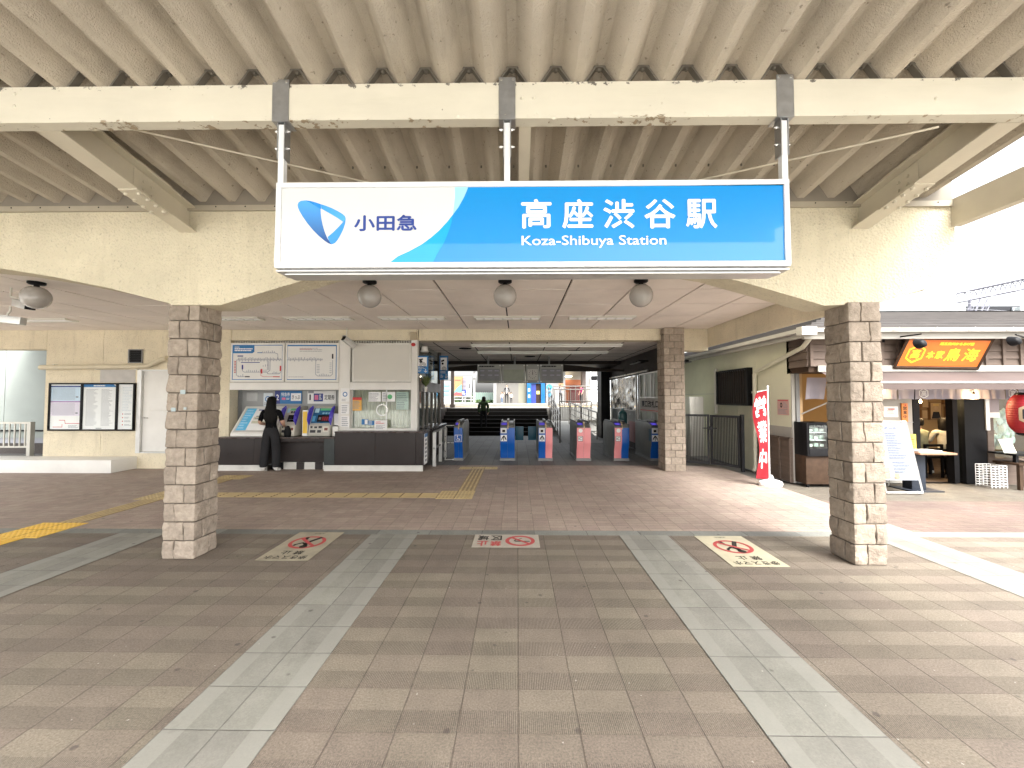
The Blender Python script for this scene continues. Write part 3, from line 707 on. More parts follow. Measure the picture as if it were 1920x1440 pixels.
# zigzag brackets that carry the folds on the beam
m_tf = M('bracket_grey', (.15, .135, .11), .6, .2, 8)
x = .115 - PT * 31
while x < 4.1:
    if x < -8.2: x += PT; continue
    tf = MB(); zt_ = zr(YB + .04) 
    for a, b in (((x + .035, zt_ - .006), (x + .122, zt_ + H - .012)), ((x + PT - .035, zt_ - .006), (x + PT - .122, zt_ + H - .012))):
        d_ = Vector((b[0] - a[0], 0, b[1] - a[1])); mid = Vector(((a[0] + b[0]) / 2, YB + .04, (a[1] + b[1]) / 2)); ang = math.atan2(d_.z, d_.x)
        tf.obox(Matrix.Translation(mid) @ Matrix.Rotation(-ang, 4, 'Y'), d_.length, .045, .012, m_tf)
    tf.box(x + .10, x + PT - .10, YB + .018, YB + .062, zt_ + H - .014, zt_ + H - .004, m_tf)
    tf.tube([(x + PT / 2, YB + .04, zt_ + H - .004), (x + PT / 2, YB + .04, zt_ + H - .03)], .012, m_tf, 6)
    tf.box(x - .03, x + .03, YB + .02, YB + .06, zb1, zr(YB + .02), m_tf)
    tf.build('fold_bracket', cp)
    x += PT
sc = roof_mb
x = .115 - PT * 31.5
while x < 4.2:
    for Y in (3.05, 3.7): sc.tube([(x, Y, zr(Y) + H + .002), (x, Y, zr(Y) + H - .018)], .008, m_tf, 6)
    x += PT
roof_mb.build('roof_sheet', cp, smooth=25)
ff = MB(); ff.box(-10, 4.37, YF - .03, YF - .005, zr(YF) - .06, zr(YF) + .22, m_offw); ff.build('added_front_fascia', cp)  # unseen fascia, added to straighten the canopy edge reflected in the sign
# rafters
m_raft = M('rafter_paint', (.54, .49, .385), .5, .1, 3, dirt=.25)
def zf(Y): return PZ(350, 433, 4.0) - .178 * (Y - 4.0)
def rafter(xc_, yA, yB, wd, ht, splice):
    mb = MB()
    def seg(xa_, xb_, ha, hb): 
        mb.add([(x, y, zf(y) + h) for y in (yA, yB) for x, h in ((xa_, ha), (xb_, ha), (xb_, hb), (xa_, hb))], [(0, 1, 2, 3), (7, 6, 5, 4), (0, 4, 5, 1), (1, 5, 6, 2), (2, 6, 7, 3), (3, 7, 4, 0)], m_raft)
    seg(xc_ - wd / 2, xc_ + wd / 2, 0, .014); seg(xc_ - wd / 2, xc_ + wd / 2, ht - .014, ht); seg(xc_ - .006, xc_ + .006, .014, ht - .014)
    o = mb.build('rafter', cp)
    if splice:
        s_ = MB(); y0, y1 = 3.38, 3.72
        for hh, th in ((-.010, .0095), (ht - .0, .008)):
            s_.add([(x, y, zf(y) + h) for y in (y0, y1) for x, h in ((xc_ - wd / 2, hh), (xc_ + wd / 2, hh), (xc_ + wd / 2, hh + th), (xc_ - wd / 2, hh + th))], [(0, 1, 2, 3), (7, 6, 5, 4), (0, 4, 5, 1), (1, 5, 6, 2), (2, 6, 7, 3), (3, 7, 4, 0)], m_raft)
        for sg_ in (-1, 1):
            s_.add([(x, y, zf(y) + h) for y in (y0 + .04, y1 - .04) for x, h in ((xc_ + sg_ * .0065, .03), (xc_ + sg_ * .015, .03), (xc_ + sg_ * .015, ht - .03), (xc_ + sg_ * .0065, ht - .03))], [(0, 1, 2, 3), (7, 6, 5, 4), (0, 4, 5, 1), (1, 5, 6, 2), (2, 6, 7, 3), (3, 7, 4, 0)], m_raft)
            for k in range(4):
                y = y0 + .045 + k * .083
                for sx in (-1, 1): 
                    if sg_ > 0: s_.tube([(xc_ + sx * wd * .34, y, zf(y) - .010), (xc_ + sx * wd * .34, y, zf(y) - .030)], [.016, .014], m_raft, 6)
                if k in (1, 2):
                    for hh in (.08, .15): s_.tube([(xc_ + sg_ * .015, y, zf(y) + hh), (xc_ + sg_ * .03, y, zf(y) + hh)], .014, m_raft, 6)
        s_.build('splice_plate', o)
ht = .245
xl_ = PX(349, 433, 4.0); xr_ = PX(1617, 433, 4.0)
rafter(xl_, YB + .09, 4.028, .17, ht, True); rafter(xr_, YB + .09, 4.028, .17, ht, True); rafter(.055, YB + .09, 4.028, .085, ht, False)
# edge beam, flashing, rods
eb = MB(); ze = PZ(1783, 423, 4.0)
eb.box(4.285, 4.30, -1.5, 4.028, ze + .012, ze + .26, m_raft); eb.box(4.285, 4.37, -1.5, 4.028, ze, ze + .012, m_raft); eb.box(4.285, 4.37, -1.5, 4.028, ze + .26, ze + .272, m_raft)
eb.build('edge_beam', cp)
fb = MB(); zA, zB = PZ(960, 391, 4.0), PZ(960, 381, 4.0)
fb.box(-12.6, 4.28, 4.0, 4.027, zA, zB, M('flashing', (.36, .32, .245), .6, .1)); 
x = -9.0
while x < 4.2: fb.ball((x, 3.998, (zA + zB) / 2 + .01), .007, .004, .007, m_black, 8, 5); x += PT
fb.box(-12.6, 4.28, 4.005, 4.024, zB + .001, zr(4.0) + H + .03, M('closure_plate', (.20, .175, .14), .7)); fb.build('flashing', cp)
for a, b in (((230, 238, 2.79), (800, 367, 4.0)), ((1760, 238, 2.79), (1180, 367, 4.0))): rd = MB(); rd.tube([P(*a), P(*b)], .0075, m_raft, 8); rd.build('bracing_rod', cp, smooth=40)
# ------------------------------------------------------------------ hanging station sign
sg = thing('station_sign', 'long blue and white illuminated box sign hanging from the canopy beam', 'sign', (0, YB, 2.7))
YS = 2.68
x0, x1 = PX(516, 420, YS), PX(1482, 420, YS); z1, z0 = PZ(1000, 339, YS), PZ(1000, 500, YS)
m_sw = M('sign_frame_white', (.70, .71, .72), .25, .02, 3, coat=.3)
mb = MB(); b = .034
mb.box(x0, x1, YS, YS + .06, z1 - b, z1, m_sw); mb.box(x0, x1, YS, YS + .06, z0, z0 + b, m_sw); mb.box(x0, x0 + b, YS, YS + .06, z0 + b, z1 - b, m_sw); mb.box(x1 - b, x1, YS, YS + .06, z0 + b, z1 - b, m_sw)
mb.build('frame', sg, bevel=.002)
mb = MB(); mb.box(x0 + .004, x1 - .004, YS + .061, YS + .16, z0 + .002, z1, m_sw)
mb.box(x0 + .02, x1 - .02, YS + .03, YS + .15, z0 - .012, z0 - .001, m_greypaint); mb.box(x0 + .004, x1 - .004, YS + .012, YS + .165, z0 - .022, z0 - .0125, m_alu)
mb.box(x0 + .07, x1 - .07, YS + .03, YS + .15, z0 - .034, z0 - .0225, m_greypaint); mb.box(x0 + .06, x1 - .06, YS + .02, YS + .155, z0 - .042, z0 - .0345, m_alu)
mb.build('cabinet', sg)
def pr(name, col, rough=.3):
    q = NT(name); return q.set(col, rough, spec=.3, coat=.4)
pS_b, pS_w, pS_c, pS_p = pr('panel_blue', S(0, 132, 204)), pr('panel_white', (.60, .61, .60)), pr('panel_cyan', S(0, 158, 212)), pr('panel_pale', S(150, 205, 238))
mb = MB(); mb.box(x0 + b, x1 - b, YS + .012, YS + .06, z0 + b, z1 - b, pS_b)
fs = Fr((0, YS + .012, 0), (1, 0, 0), (0, 0, 1))
def Q(px, py): q = P(px, py, YS + .012); return (q.x, q.z)
arc = [(878, 352), (870, 370), (860, 388), (849, 403), (838, 417), (824, 432), (808, 446), (790, 459), (768, 471), (746, 481), (731, 485)]
zin0, zin1 = z0 + b + .0005, z1 - b - .0005; xin0 = x0 + b + .0005
A = [Q(*q) for q in arc]; A[0] = (A[0][0], zin1); A[-1] = (A[-1][0], zin0)
A2 = [q for q in A]
mb.poly(fs, [(xin0, zin0)] + A2[::-1] + [(xin0, zin1)], pS_w, 1)
cy = [Q(*q) for q in [(849, 403), (847, 417), (843, 430), (837, 446), (829, 462), (819, 478), (812, 485)]]; cy[-1] = (cy[-1][0], zin0)
mb.poly(fs, A[3:] + cy[::-1][:-1], pS_c, 2)
pa = [Q(853, 350), Q(853, 370), Q(851, 388), Q(849, 403)]; pa[0] = (pa[0][0], zin1)
mb.poly(fs, pa + A[:3][::-1], pS_p, 2)
# emblem
t = NT('emblem_blue'); X_, Y_, Z_ = t.xyz(); za_, zb_ = Q(0, 458)[1], Q(0, 378)[1]
t.set(t.mix(t.ramp(Z_, za_ - 2.7, zb_ - 2.7), S(0, 62, 130), S(70, 160, 235)), .3, coat=1.0); mE1 = t.m
t = NT('emblem_light'); X_, Y_, Z_ = t.xyz()
t.set(t.mix(t.ramp(Z_, za_ - 2.7, zb_ - 2.7), S(90, 180, 240), S(30, 140, 220)), .3, coat=1.0); mE2 = t.m
def L(pts): return [Q(500 + a / 4.8, 330 + b_ / 4.8) for a, b_ in pts]
mb.poly(fs, L([(280, 262), (288, 240), (308, 226), (345, 221), (400, 228), (450, 242), (490, 256), (487, 300), (489, 340), (494, 385), (503, 430), (515, 475), (530, 520), (550, 565), (585, 618), (555, 606), (520, 582), (470, 540), (420, 490), (370, 430), (325, 365), (296, 315), (284, 285)]), mE1, 2)
mb.poly(fs, L([(490, 256), (540, 272), (590, 292), (640, 317), (685, 344), (705, 362), (713, 382), (708, 400), (690, 415), (640, 380), (590, 350), (540, 322), (497, 298)]), mE2, 3)
mb.poly(fs, L([(350, 221), (400, 228), (450, 242), (490, 256), (493, 300), (450, 276), (400, 245)]), M('emblem_mid', S(20, 130, 210), .3), 3)
mb.poly(fs, L([(713, 382), (708, 430), (690, 485), (665, 535), (640, 578), (615, 606), (585, 618), (565, 590), (550, 550), (600, 508), (650, 458), (692, 413)]), M('emblem_low', S(50, 140, 215), .3), 2)
a = Q(664, 434); c = Q(782, 403); mb.text(fs, '小田急', a[0], a[1], c[0], c[1], M('sign_navy', S(28, 60, 140), .4), 3, .035)
m_sl = M('sign_letter_white', (.82, .83, .83), .4)
for ch, p0, p1 in (('高', 977, 1034), ('座', 1054, 1112), ('渋', 1131, 1189), ('谷', 1208, 1266), ('駅', 1286, 1344)):
    a = Q(p0, 429); c = Q(p1, 373.5); mb.text(fs, ch, a[0], a[1], c[0], c[1], m_sl, 3, .024)
a = Q(978, 466); c = Q(1249, 441); mb.text(fs, 'Koza-Shibuya Station', a[0], a[1], c[0], c[1], m_sl, 3, .016)
mb.build('sign_face', sg)
for p_, side in ((530, 1), (951, 0), (1468, -1)):
    xx = PX(p_, 280, YB + .03); mb = MB()
    zt_ = z1 - .01; zb_ = zb0 + .04
    mb.box(xx - .020, xx + .020, YB + .012, YB + .052, zt_, zb0 - .02, m_sw)
    mb.box(xx - .026, xx - .021, YB + .005, YB + .075, zb0 - .26, zb0 - .006, m_steel); mb.box(xx + .021, xx + .026, YB + .005, YB + .075, zb0 - .26, zb0 - .006, m_steel)
    for z in (zb0 - .055, zb0 - .175): mb.tube([(xx - .055, YB + .035, z), (xx + .05, YB + .035, z)], .006, m_stain, 8); mb.tube([(xx - .047, YB + .035, z), (xx - .036, YB + .035, z)], .012, m_stain, 6); mb.tube([(xx + .028, YB + .035, z), (xx + .038, YB + .035, z)], .012, m_stain, 6)
    mb.build('hanger', sg)
    mb = MB(); mb.box(xx - .056, xx + .056, YB - .008, YB - .002, zb0 - .004, zb1 + .03, m_steel); mb.box(xx - .056, xx + .056, YB - .008, YB + .10, zb0 - .009, zb0 - .0045, m_steel)
    for dx in (-.04, .04): mb.tube([(xx + dx, YB - .008, zb1 + .012), (xx + dx, YB - .014, zb1 + .012)], .009, m_stain, 6)
    mb.build('clamp_plate', sg)

# ------------------------------------------------------------------ globe lamps, tube lights
t = NT('smoked_globe'); X_, Y_, Z_ = t.xyz()
rb = t.ma('SINE', t.ma('MULTIPLY', Z_, 2 * pi / .012)); t.set(t.mul((.43, .41, .38), t.ramp(t.noise(8, 3), .3, .7, .93, 1.05)), .12, spec=.7, coat=1.0); t.b.inputs['Transmission Weight'].default_value = .12
t.bump(rb, .0015, .5); m_globe = t.m
def globe(px, label):
    q = P(px, 552, 5.34); o = thing('globe_lamp', label, 'lamp', (q.x, q.y, ZC), 'smoked globe lamps under the ceiling')
    R_ = .153; zc = 2.945
    mb = MB(); pf = [(R_ * sin(a), -R_ * cos(a)) for a in [pi * k / 24 for k in range(0, 21)]]; pf[0] = (.002, -R_)
    mb.lathe(pf, (q.x, q.y, zc), m_globe, 32); mb.build('shade', o, smooth=60)
    mb = MB(); mb.lathe([(.09, -.0), (.09, -.025), (.075, -.035), (.03, -.04), (.028, -.10), (.06, -.108), (.075, -.115), (.08, -.135), (.07, -.137)][::-1], (q.x, q.y, ZC), m_black, 24)
    mb.build('lamp_base', o, smooth=40)
for px, lb in ((68, 'smoked globe ceiling lamp at far left beside a camera pole'), (693, 'smoked globe lamp above the ticket window'), (947, 'smoked globe lamp above the gates, middle of three'), (1202, 'smoked globe lamp nearest the right-hand pillar')): globe(px, lb)
def louvre_lamp(p0, p1, label, Y=7.8, plain=False):
    a, b_ = PX(p0, 594, Y), PX(p1, 594, Y); o = thing('ceiling_light', label, 'light', ((a + b_) / 2, Y, ZC), 'louvred tube lights in the ceiling')
    mb = MB(); y0, y1 = Y - .13, Y + .13; z = ZC
    for c in ((a, b_, y0, y0 + .02), (a, b_, y1 - .02, y1), (a, a + .02, y0 + .02, y1 - .02), (b_ - .02, b_, y0 + .02, y1 - .02)): mb.box(*c, z - .035, z - .001, m_offw)
    mb.box(a + .02, b_ - .02, y0 + .02, y1 - .02, z - .004, z - .001, m_white)
    mb.build('frame', o)
    if not plain:
        mb = MB(); n_ = 7
        for k in range(1, n_): x = a + (b_ - a) * k / n_; mb.box(x - .008, x + .008, y0 + .021, y1 - .021, z - .033, z - .005, m_alu)
        mb.build('louvre', o)
    mb = MB(); 
    for y in (Y - .05, Y + .05): mb.tube([(a + .03, y, z - .02), (b_ - .03, y, z - .02)], .012, m_paper, 8)
    mb.build('tube', o, smooth=40)
for p0, p1, lb in ((370, 490, 'louvred tube light nearest the left stone pillar'), (537, 660, 'louvred tube light above the route maps'), (712, 835, 'louvred tube light above the ticket window'), (890, 1013, 'louvred tube light before the gates'), (1066, 1190, 'louvred tube light nearest the right block pillar')): louvre_lamp(p0, p1, lb)
louvre_lamp(28, 136, 'plain tube light at far left behind the camera pole', 7.9, True)
for py, Y, p0, p1, lb in ((648, 9.9, 883, 1167, 'long white tube light in passage, nearer'), (661, 11.3, 895, 1140, 'long white tube light in passage, farther from the entrance')):
    a, b_ = PX(p0, py, Y), PX(p1, py, Y); z = PZ(1000, py, Y); o = thing('tube_light', lb, 'light', ((a + b_) / 2, Y, z), 'long tube lights over the gates')
    mb = MB(); mb.prismX([(Y - .05, z - .0), (Y + .05, z), (Y + .03, z + .04), (Y - .03, z + .04)], a, b_, m_white); mb.build('housing', o)
    mb = MB(); mb.tube([(a + .02, Y, z - .022), (b_ - .02, Y, z - .022)], .016, m_paper, 8); mb.build('tube', o, smooth=40)
    mb = MB(); 
    for k in (.1, .5, .9): mb.box(a + (b_ - a) * k - .01, a + (b_ - a) * k + .01, Y - .01, Y + .01, z + .04, 2.929, m_alu)
    mb.build('hanger', o)
# security cameras
def cctv(px, py, Y, yaw, tilt, L_, label, top, hood=m_alu):
    q = P(px, py, Y); o = thing('security_camera', label, 'camera', tuple(q), 'security cameras')
    R_ = Matrix.Translation(q) @ Matrix.Rotation(yaw, 4, 'Z') @ Matrix.Rotation(tilt, 4, 'X')
    mb = MB(); mb.obox(R_, .11, L_, .09, hood); mb.obox(R_ @ Matrix.Translation((0, -.02, .052)), .135, L_ + .06, .012, m_greypaint); mb.build('housing', o, bevel=.006)
    mb = MB(); mb.obox(R_ @ Matrix.Translation((0, -L_ / 2 - .012, 0)), .10, .022, .08, m_black); mb.tube([R_ @ Vector((0, -L_ / 2 - .02, 0)), R_ @ Vector((0, -L_ / 2 - .035, 0))], .028, m_black, 16); mb.build('lens', o)
    mb = MB(); mb.tube([q, q + Vector((0, 0, .09)), Vector((top.x, top.y, q.z + .12)), top], .014, m_offw, 8); mb.build('bracket', o, smooth=50)
cctv(655, 643, 8.9, radians(-38), radians(-32), .30, 'grey security camera hanging from the ceiling between route map and blank board', Vector((PX(650, 620, 8.9), 8.9, ZC)))
cctv(44, 572, 5.6, radians(70), radians(12), .36, 'security camera in front of the leftmost globe lamp, upper of two on one pole', Vector((PX(20, 560, 5.6), 5.6, ZC)))
cctv(14, 600, 5.6, radians(-75), radians(-6), .36, 'security camera at the left edge, lower of two on one pole', Vector((PX(20, 560, 5.6) , 5.6, PZ(20, 575, 5.6))))

# ------------------------------------------------------------------ boards on the office front
m_map = M('map_paper', (.72, .72, .69), .4, .03); m_line = M('map_line', (.22, .25, .33), .5)
YM = YW - 0.06
def board(name, label, cat, px, art=None, face=m_map, frame=m_white, group=None, lean=0.05):
    x0, x1, z0, z1 = RC(*px, YM); o = thing(name, label, cat, ((x0 + x1) / 2, YM, z0), group)
    mb = MB(); mb.box(x0, x1, YM, YM + .05, z0, z1, frame); mb.build('frame', o, bevel=.006)
    mb = MB(); m_ = .045; mb.box(x0 + m_, x1 - m_, YM - .004, YM - .0005, z0 + m_, z1 - m_, face); fr = front(x0 + m_, z0 + m_, YM - .004)
    if art: art(mb, fr, x1 - x0 - 2 * m_, z1 - z0 - 2 * m_)
    mb.build('face', o); return o
rr = random.Random(5)
def ticks(mb, fr, u0, u1, v, n, down=False):
    for k in range(n):
        u = u0 + (u1 - u0) * (k + .5) / n; h = rr.uniform(.02, .055) if not down else -rr.uniform(.015, .03)
        mb.rect(fr, u - .006, v + (.008 if h > 0 else h - .008), u + .006, v + (h + .008 if h > 0 else -.008), m_line, 3)
def art1(mb, fr, w_, h_):
    mb.ring(fr, w_ / 2, h_ / 2, w_ / 2, .01, m_blue, 1) if False else None
    for a in ((0, 0, .018, h_), (w_ - .006, 0, w_, h_), (0, 0, w_, .016), (0, h_ - .016, w_, h_)): mb.rect(fr, *a, m_blue, 1)
    mb.poly(fr, [(.018, h_ * .76), (w_ * .40, h_ * .76), (w_ * .44, h_ * .80), (w_ * .44, h_ - .016), (.018, h_ - .016)], m_blue, 2)
    mb.rect(fr, .05, h_ * .93, .16, h_ * .945, m_paper, 3); mb.lines(fr, .05, h_ * .81, w_ * .41, h_ * .91, 2, m_paper, 3, .6)
    ln = lambda p, c=m_line, wd=.011: mb.line(fr, [(a * w_, b_ * h_) for a, b_ in p], wd, c, 3)
    ln([(.09, .57), (1, .57)]); ln([(.09, .57), (.09, .14), (.13, .09), (.28, .09)]); ln([(.55, .77), (.85, .77), (.91, .74), (.92, .57)])
    ln([(.76, .57), (.76, .27), (.71, .22), (.25, .22), (.21, .26), (.21, .40)]); ln([(.58, .20), (.58, .12), (.64, .09), (.85, .09)], m_red, .008); ln([(.70, .22), (.72, .17), (.94, .17), (.98, .22), (.98, .34)]); ln([(.18, .495), (.55, .495)], m_navy, .016)
    ticks(mb, fr, .11 * w_, .98 * w_, .57 * h_, 30); ticks(mb, fr, .11 * w_, .98 * w_, .57 * h_, 14, True); ticks(mb, fr, .58 * w_, .86 * w_, .77 * h_, 7); ticks(mb, fr, .28 * w_, .70 * w_, .22 * h_, 11); ticks(mb, fr, .80 * w_, .94 * w_, .17 * h_, 5); ticks(mb, fr, .12 * w_, .24 * w_, .09 * h_, 3); ticks(mb, fr, .60 * w_, .74 * w_, .37 * h_, 3)
    for k in range(8): mb.rect(fr, .045 * w_, (.20 + k * .045) * h_, .075 * w_, (.225 + k * .045) * h_, m_red, 3); mb.rect(fr, .70 * w_, (.28 + k * .035) * h_, .74 * w_, (.295 + k * .035) * h_, m_line, 3)
    for a, b_, c, d, m_ in ((.105, .665, .22, .695, m_navy), (.50, .765, .60, .785, m_blue), (.195, .30, .225, .43, m_navy), (.265, .075, .36, .105, m_ink), (.825, .075, .96, .10, m_red), (.955, .25, .985, .40, m_red), (.575, .18, .61, .31, m_red)): mb.rect(fr, a * w_, b_ * h_, c * w_, d * h_, m_, 4)
def art2(mb, fr, w_, h_):
    for a in ((w_ - .018, 0, w_, h_), (0, 0, .006, h_), (0, 0, w_, .016), (0, h_ - .03, w_, h_)): mb.rect(fr, *a, m_blue, 1)
    ln = lambda p, c=m_line, wd=.011: mb.line(fr, [(a * w_, b_ * h_) for a, b_ in p], wd, c, 3)
    ln([(0, .57), (.72, .57)]); ln([(.58, .57), (.58, .16), (.62, .11), (.88, .11), (.92, .16), (.92, .56)])
    ticks(mb, fr, .02 * w_, .72 * w_, .57 * h_, 22); ticks(mb, fr, .02 * w_, .72 * w_, .57 * h_, 8, True); ticks(mb, fr, .64 * w_, .86 * w_, .11 * h_, 6)
    for k in range(6): mb.rect(fr, .60 * w_, (.20 + k * .045) * h_, .66 * w_, (.212 + k * .045) * h_, m_line, 3); mb.rect(fr, .86 * w_, (.20 + k * .055) * h_, .90 * w_, (.212 + k * .055) * h_, m_line, 3)
    mb.rect(fr, .905 * w_, .60 * h_, .935 * w_, .74 * h_, m_ink, 3); mb.lines(fr, .25 * w_, .80 * h_, .72 * w_, .93 * h_, 3, m_greyink, 3, .3); mb.rect(fr, .25 * w_, .875 * h_, .5 * w_, .885 * h_, m_red, 3); mb.lines(fr, .03 * w_, .07 * h_, .42 * w_, .10 * h_, 1, m_greyink, 3)
board('route_map', 'railway route map board with blue title corner above the info desk', 'map', (432, 643, 533, 716), art1, group='route map boards')
board('route_map', 'railway route map board without a title corner, right of the other', 'map', (535, 643, 635, 716), art2, group='route map boards')
board('blank_board', 'blank off-white board above the ticket window', 'board', (660, 643, 771, 716), None, M('blank_face', (.60, .585, .53), .5, .04, 2), M('blank_frame', (.66, .65, .60), .4))
# notice boards on the left wall
nb = thing('notice_board', 'black framed glass case holding timetables, split in three', 'notice board', (PX(170, 760, YW), YW, 1))
q = [P(a, b_, YW - .05) for a, b_ in ((91, 718), (253, 719), (249, 808), (88, 808))]
xA, xB, zA_, zB_ = (q[0].x + q[3].x) / 2, (q[1].x + q[2].x) / 2, q[2].z, q[0].z
mb = MB(); cuts = [xA, xA + (xB - xA) * .385, xA + (xB - xA) * .795, xB]; fr_ = .034
mb.box(xA, xB, YW - .05, YW - .001, zB_ - fr_, zB_, m_black); mb.box(xA, xB, YW - .05, YW - .001, zA_, zA_ + fr_, m_black)
for i, c in enumerate(cuts): mb.box(c - (0 if i == 0 else fr_ / (1 if i == 3 else 1.4)), c + (fr_ if i == 0 else 0 if i == 3 else fr_ / 1.4), YW - .05, YW - .001, zA_ + fr_, zB_ - fr_, m_black)
mb.box(xA + .01, xB - .01, YW - .015, YW - .002, zA_ + .01, zB_ - .01, m_greyink)
mb.build('frame', nb, bevel=.003)
m_pb, m_pp = M('pale_blue_paper', (.55, .68, .80), .5, .04), M('pale_pink_paper', (.72, .66, .76), .5, .04)
for i in range(3):
    u0, u1 = cuts[i] + (fr_ if i == 0 else fr_ * .7), cuts[i + 1] - (fr_ if i == 2 else fr_ * .7); mb = MB(); fr = front(u0, zA_ + fr_, YW - .022); w_, h_ = u1 - u0, zB_ - zA_ - 2 * fr_
    mb.box(u0, u1, YW - .022, YW - .0155, zA_ + fr_, zB_ - fr_, m_paper)
    if i == 0:
        mb.rect(fr, 0, h_ * .63, w_, h_ * .94, m_pb); mb.rect(fr, 0, h_ * .94, w_, h_ * .97, m_navy); mb.rect(fr, 0, h_ * .6, w_, h_ * .63, M('mauve', (.35, .2, .4), .5)); mb.rect(fr, 0, h_ * .3, w_, h_ * .6, m_pp)
        for k in range(20): mb.rect(fr, w_ * .06, h_ * (.32 + k * .0135), w_ * .8, h_ * (.3235 + k * .0135), m_greyink, 2); mb.rect(fr, w_ * .06, h_ * (.66 + k * .0135), w_ * .8, h_ * (.6635 + k * .0135), m_greyink, 2)
        mb.line(fr, [(w_ * .3, h_ * .2), (w_ * .48, h_ * .2), (w_ * .5, h_ * .13), (w_, h_ * .13)], .012, m_red, 2); mb.line(fr, [(w_ * .1, h_ * .05), (w_ * .4, h_ * .05), (w_ * .4, h_ * .11)], .012, m_red, 2); mb.lines(fr, w_ * .6, h_ * .03, w_ * .95, h_ * .1, 3, m_greyink)
        for v in (.72, .36): mb.disc(fr, w_ * .86, h_ * v, .035, m_greyink, 2, 14, .02)
    elif i == 1:
        mb.poly(fr, [(0, h_ * .94), (w_, h_ * .94), (w_ * .9, h_), (0, h_)], m_blue); mb.lines(fr, w_ * .3, h_ * .95, w_ * .75, h_ * .99, 1, m_paper, 2, .6)
        for c in (.08, .54): mb.lines(fr, w_ * c, h_ * .08, w_ * (c + .38), h_ * .9, 34, m_greyink, 1, .35)
        mb.lines(fr, w_ * .4, .01, w_ * .6, .04, 1, m_ink)
    else:
        mb.lines(fr, w_ * .25, h_ * .40, w_ * .9, h_ * .95, 16, M('faint_ink', (.62, .66, .70), .5), 1)
        for k in range(4): mb.disc(fr, w_ * .3, h_ * (.1 + k * .08), .014, m_red, 1, 12); mb.lines(fr, w_ * .42, h_ * (.08 + k * .08), w_ * .9, h_ * (.12 + k * .08), 2, m_greyink)
    mb.build('timetable', nb)
mb = MB(); mb.box(cuts[0] + fr_, cuts[3] - fr_, YW - .044, YW - .041, zA_ + fr_, zB_ - fr_, glass('case_glass', (.97, .98, .98), .02)); mb.build('pane', nb)

# ------------------------------------------------------------------ info desk, ticket machines
zc_ = PZ(500, 819, YC)
dk = thing('info_desk', 'sloping fare information panel with a pale blue strip', 'desk', (PX(470, 800, YC), YC + .1, zc_))
mb = MB(); xA, xB = PX(434, 810, YC + .1), PX(520, 810, YC + .1)
mb.prismX([(YC + .06, zc_ + .001), (YC + .06, zc_ + .06), (YW + .30, 1.40), (YW + .34, 1.40), (YW + .34, zc_ + .001)], xA, xB, m_white); mb.build('stand', dk, bevel=.006)
d_ = Vector((0, YW + .30 - YC - .06, 1.40 - zc_ - .06)); fr = Fr((xA + .04, YC + .06, zc_ + .06), (1, 0, 0), d_); L_ = d_.length; w_ = xB - xA - .08
mb = MB(); mb.rect(fr, 0, .05, w_, L_ - .05, m_alu, 2); mb.rect(fr, .04, .09, w_ - .04, L_ - .07, m_paper, 4); mb.rect(fr, .04, .09, .26, L_ - .07, M('sky_blue_print', (.12, .50, .80), .4), 6)
mb.lines(fr, .06, .12, .24, L_ - .1, 8, M('light_blue', (.4, .7, .9), .5), 8); mb.rect(fr, .32, L_ - .13, .6, L_ - .10, m_navy, 6)
for k in range(6): mb.rect(fr, .30 + (k % 3) * .2, .28 + (k // 3) * .11, .47 + (k % 3) * .2, .36 + (k // 3) * .11, M('tan_print', (.6, .58, .45), .5), 6)
mb.lines(fr, .34, .38, .9, .52, 2, m_greyink, 8); mb.build('panel', dk)
m_mach = M('machine_cream', (.50, .47, .40), .4, .08, 4); m_mdk = M('machine_dark', (.05, .05, .055), .3)
m_wing = M('purple_wing', (.10, .07, .62), .25, .1, 3); m_scr = M('screen_black', (.012, .012, .016), .12)
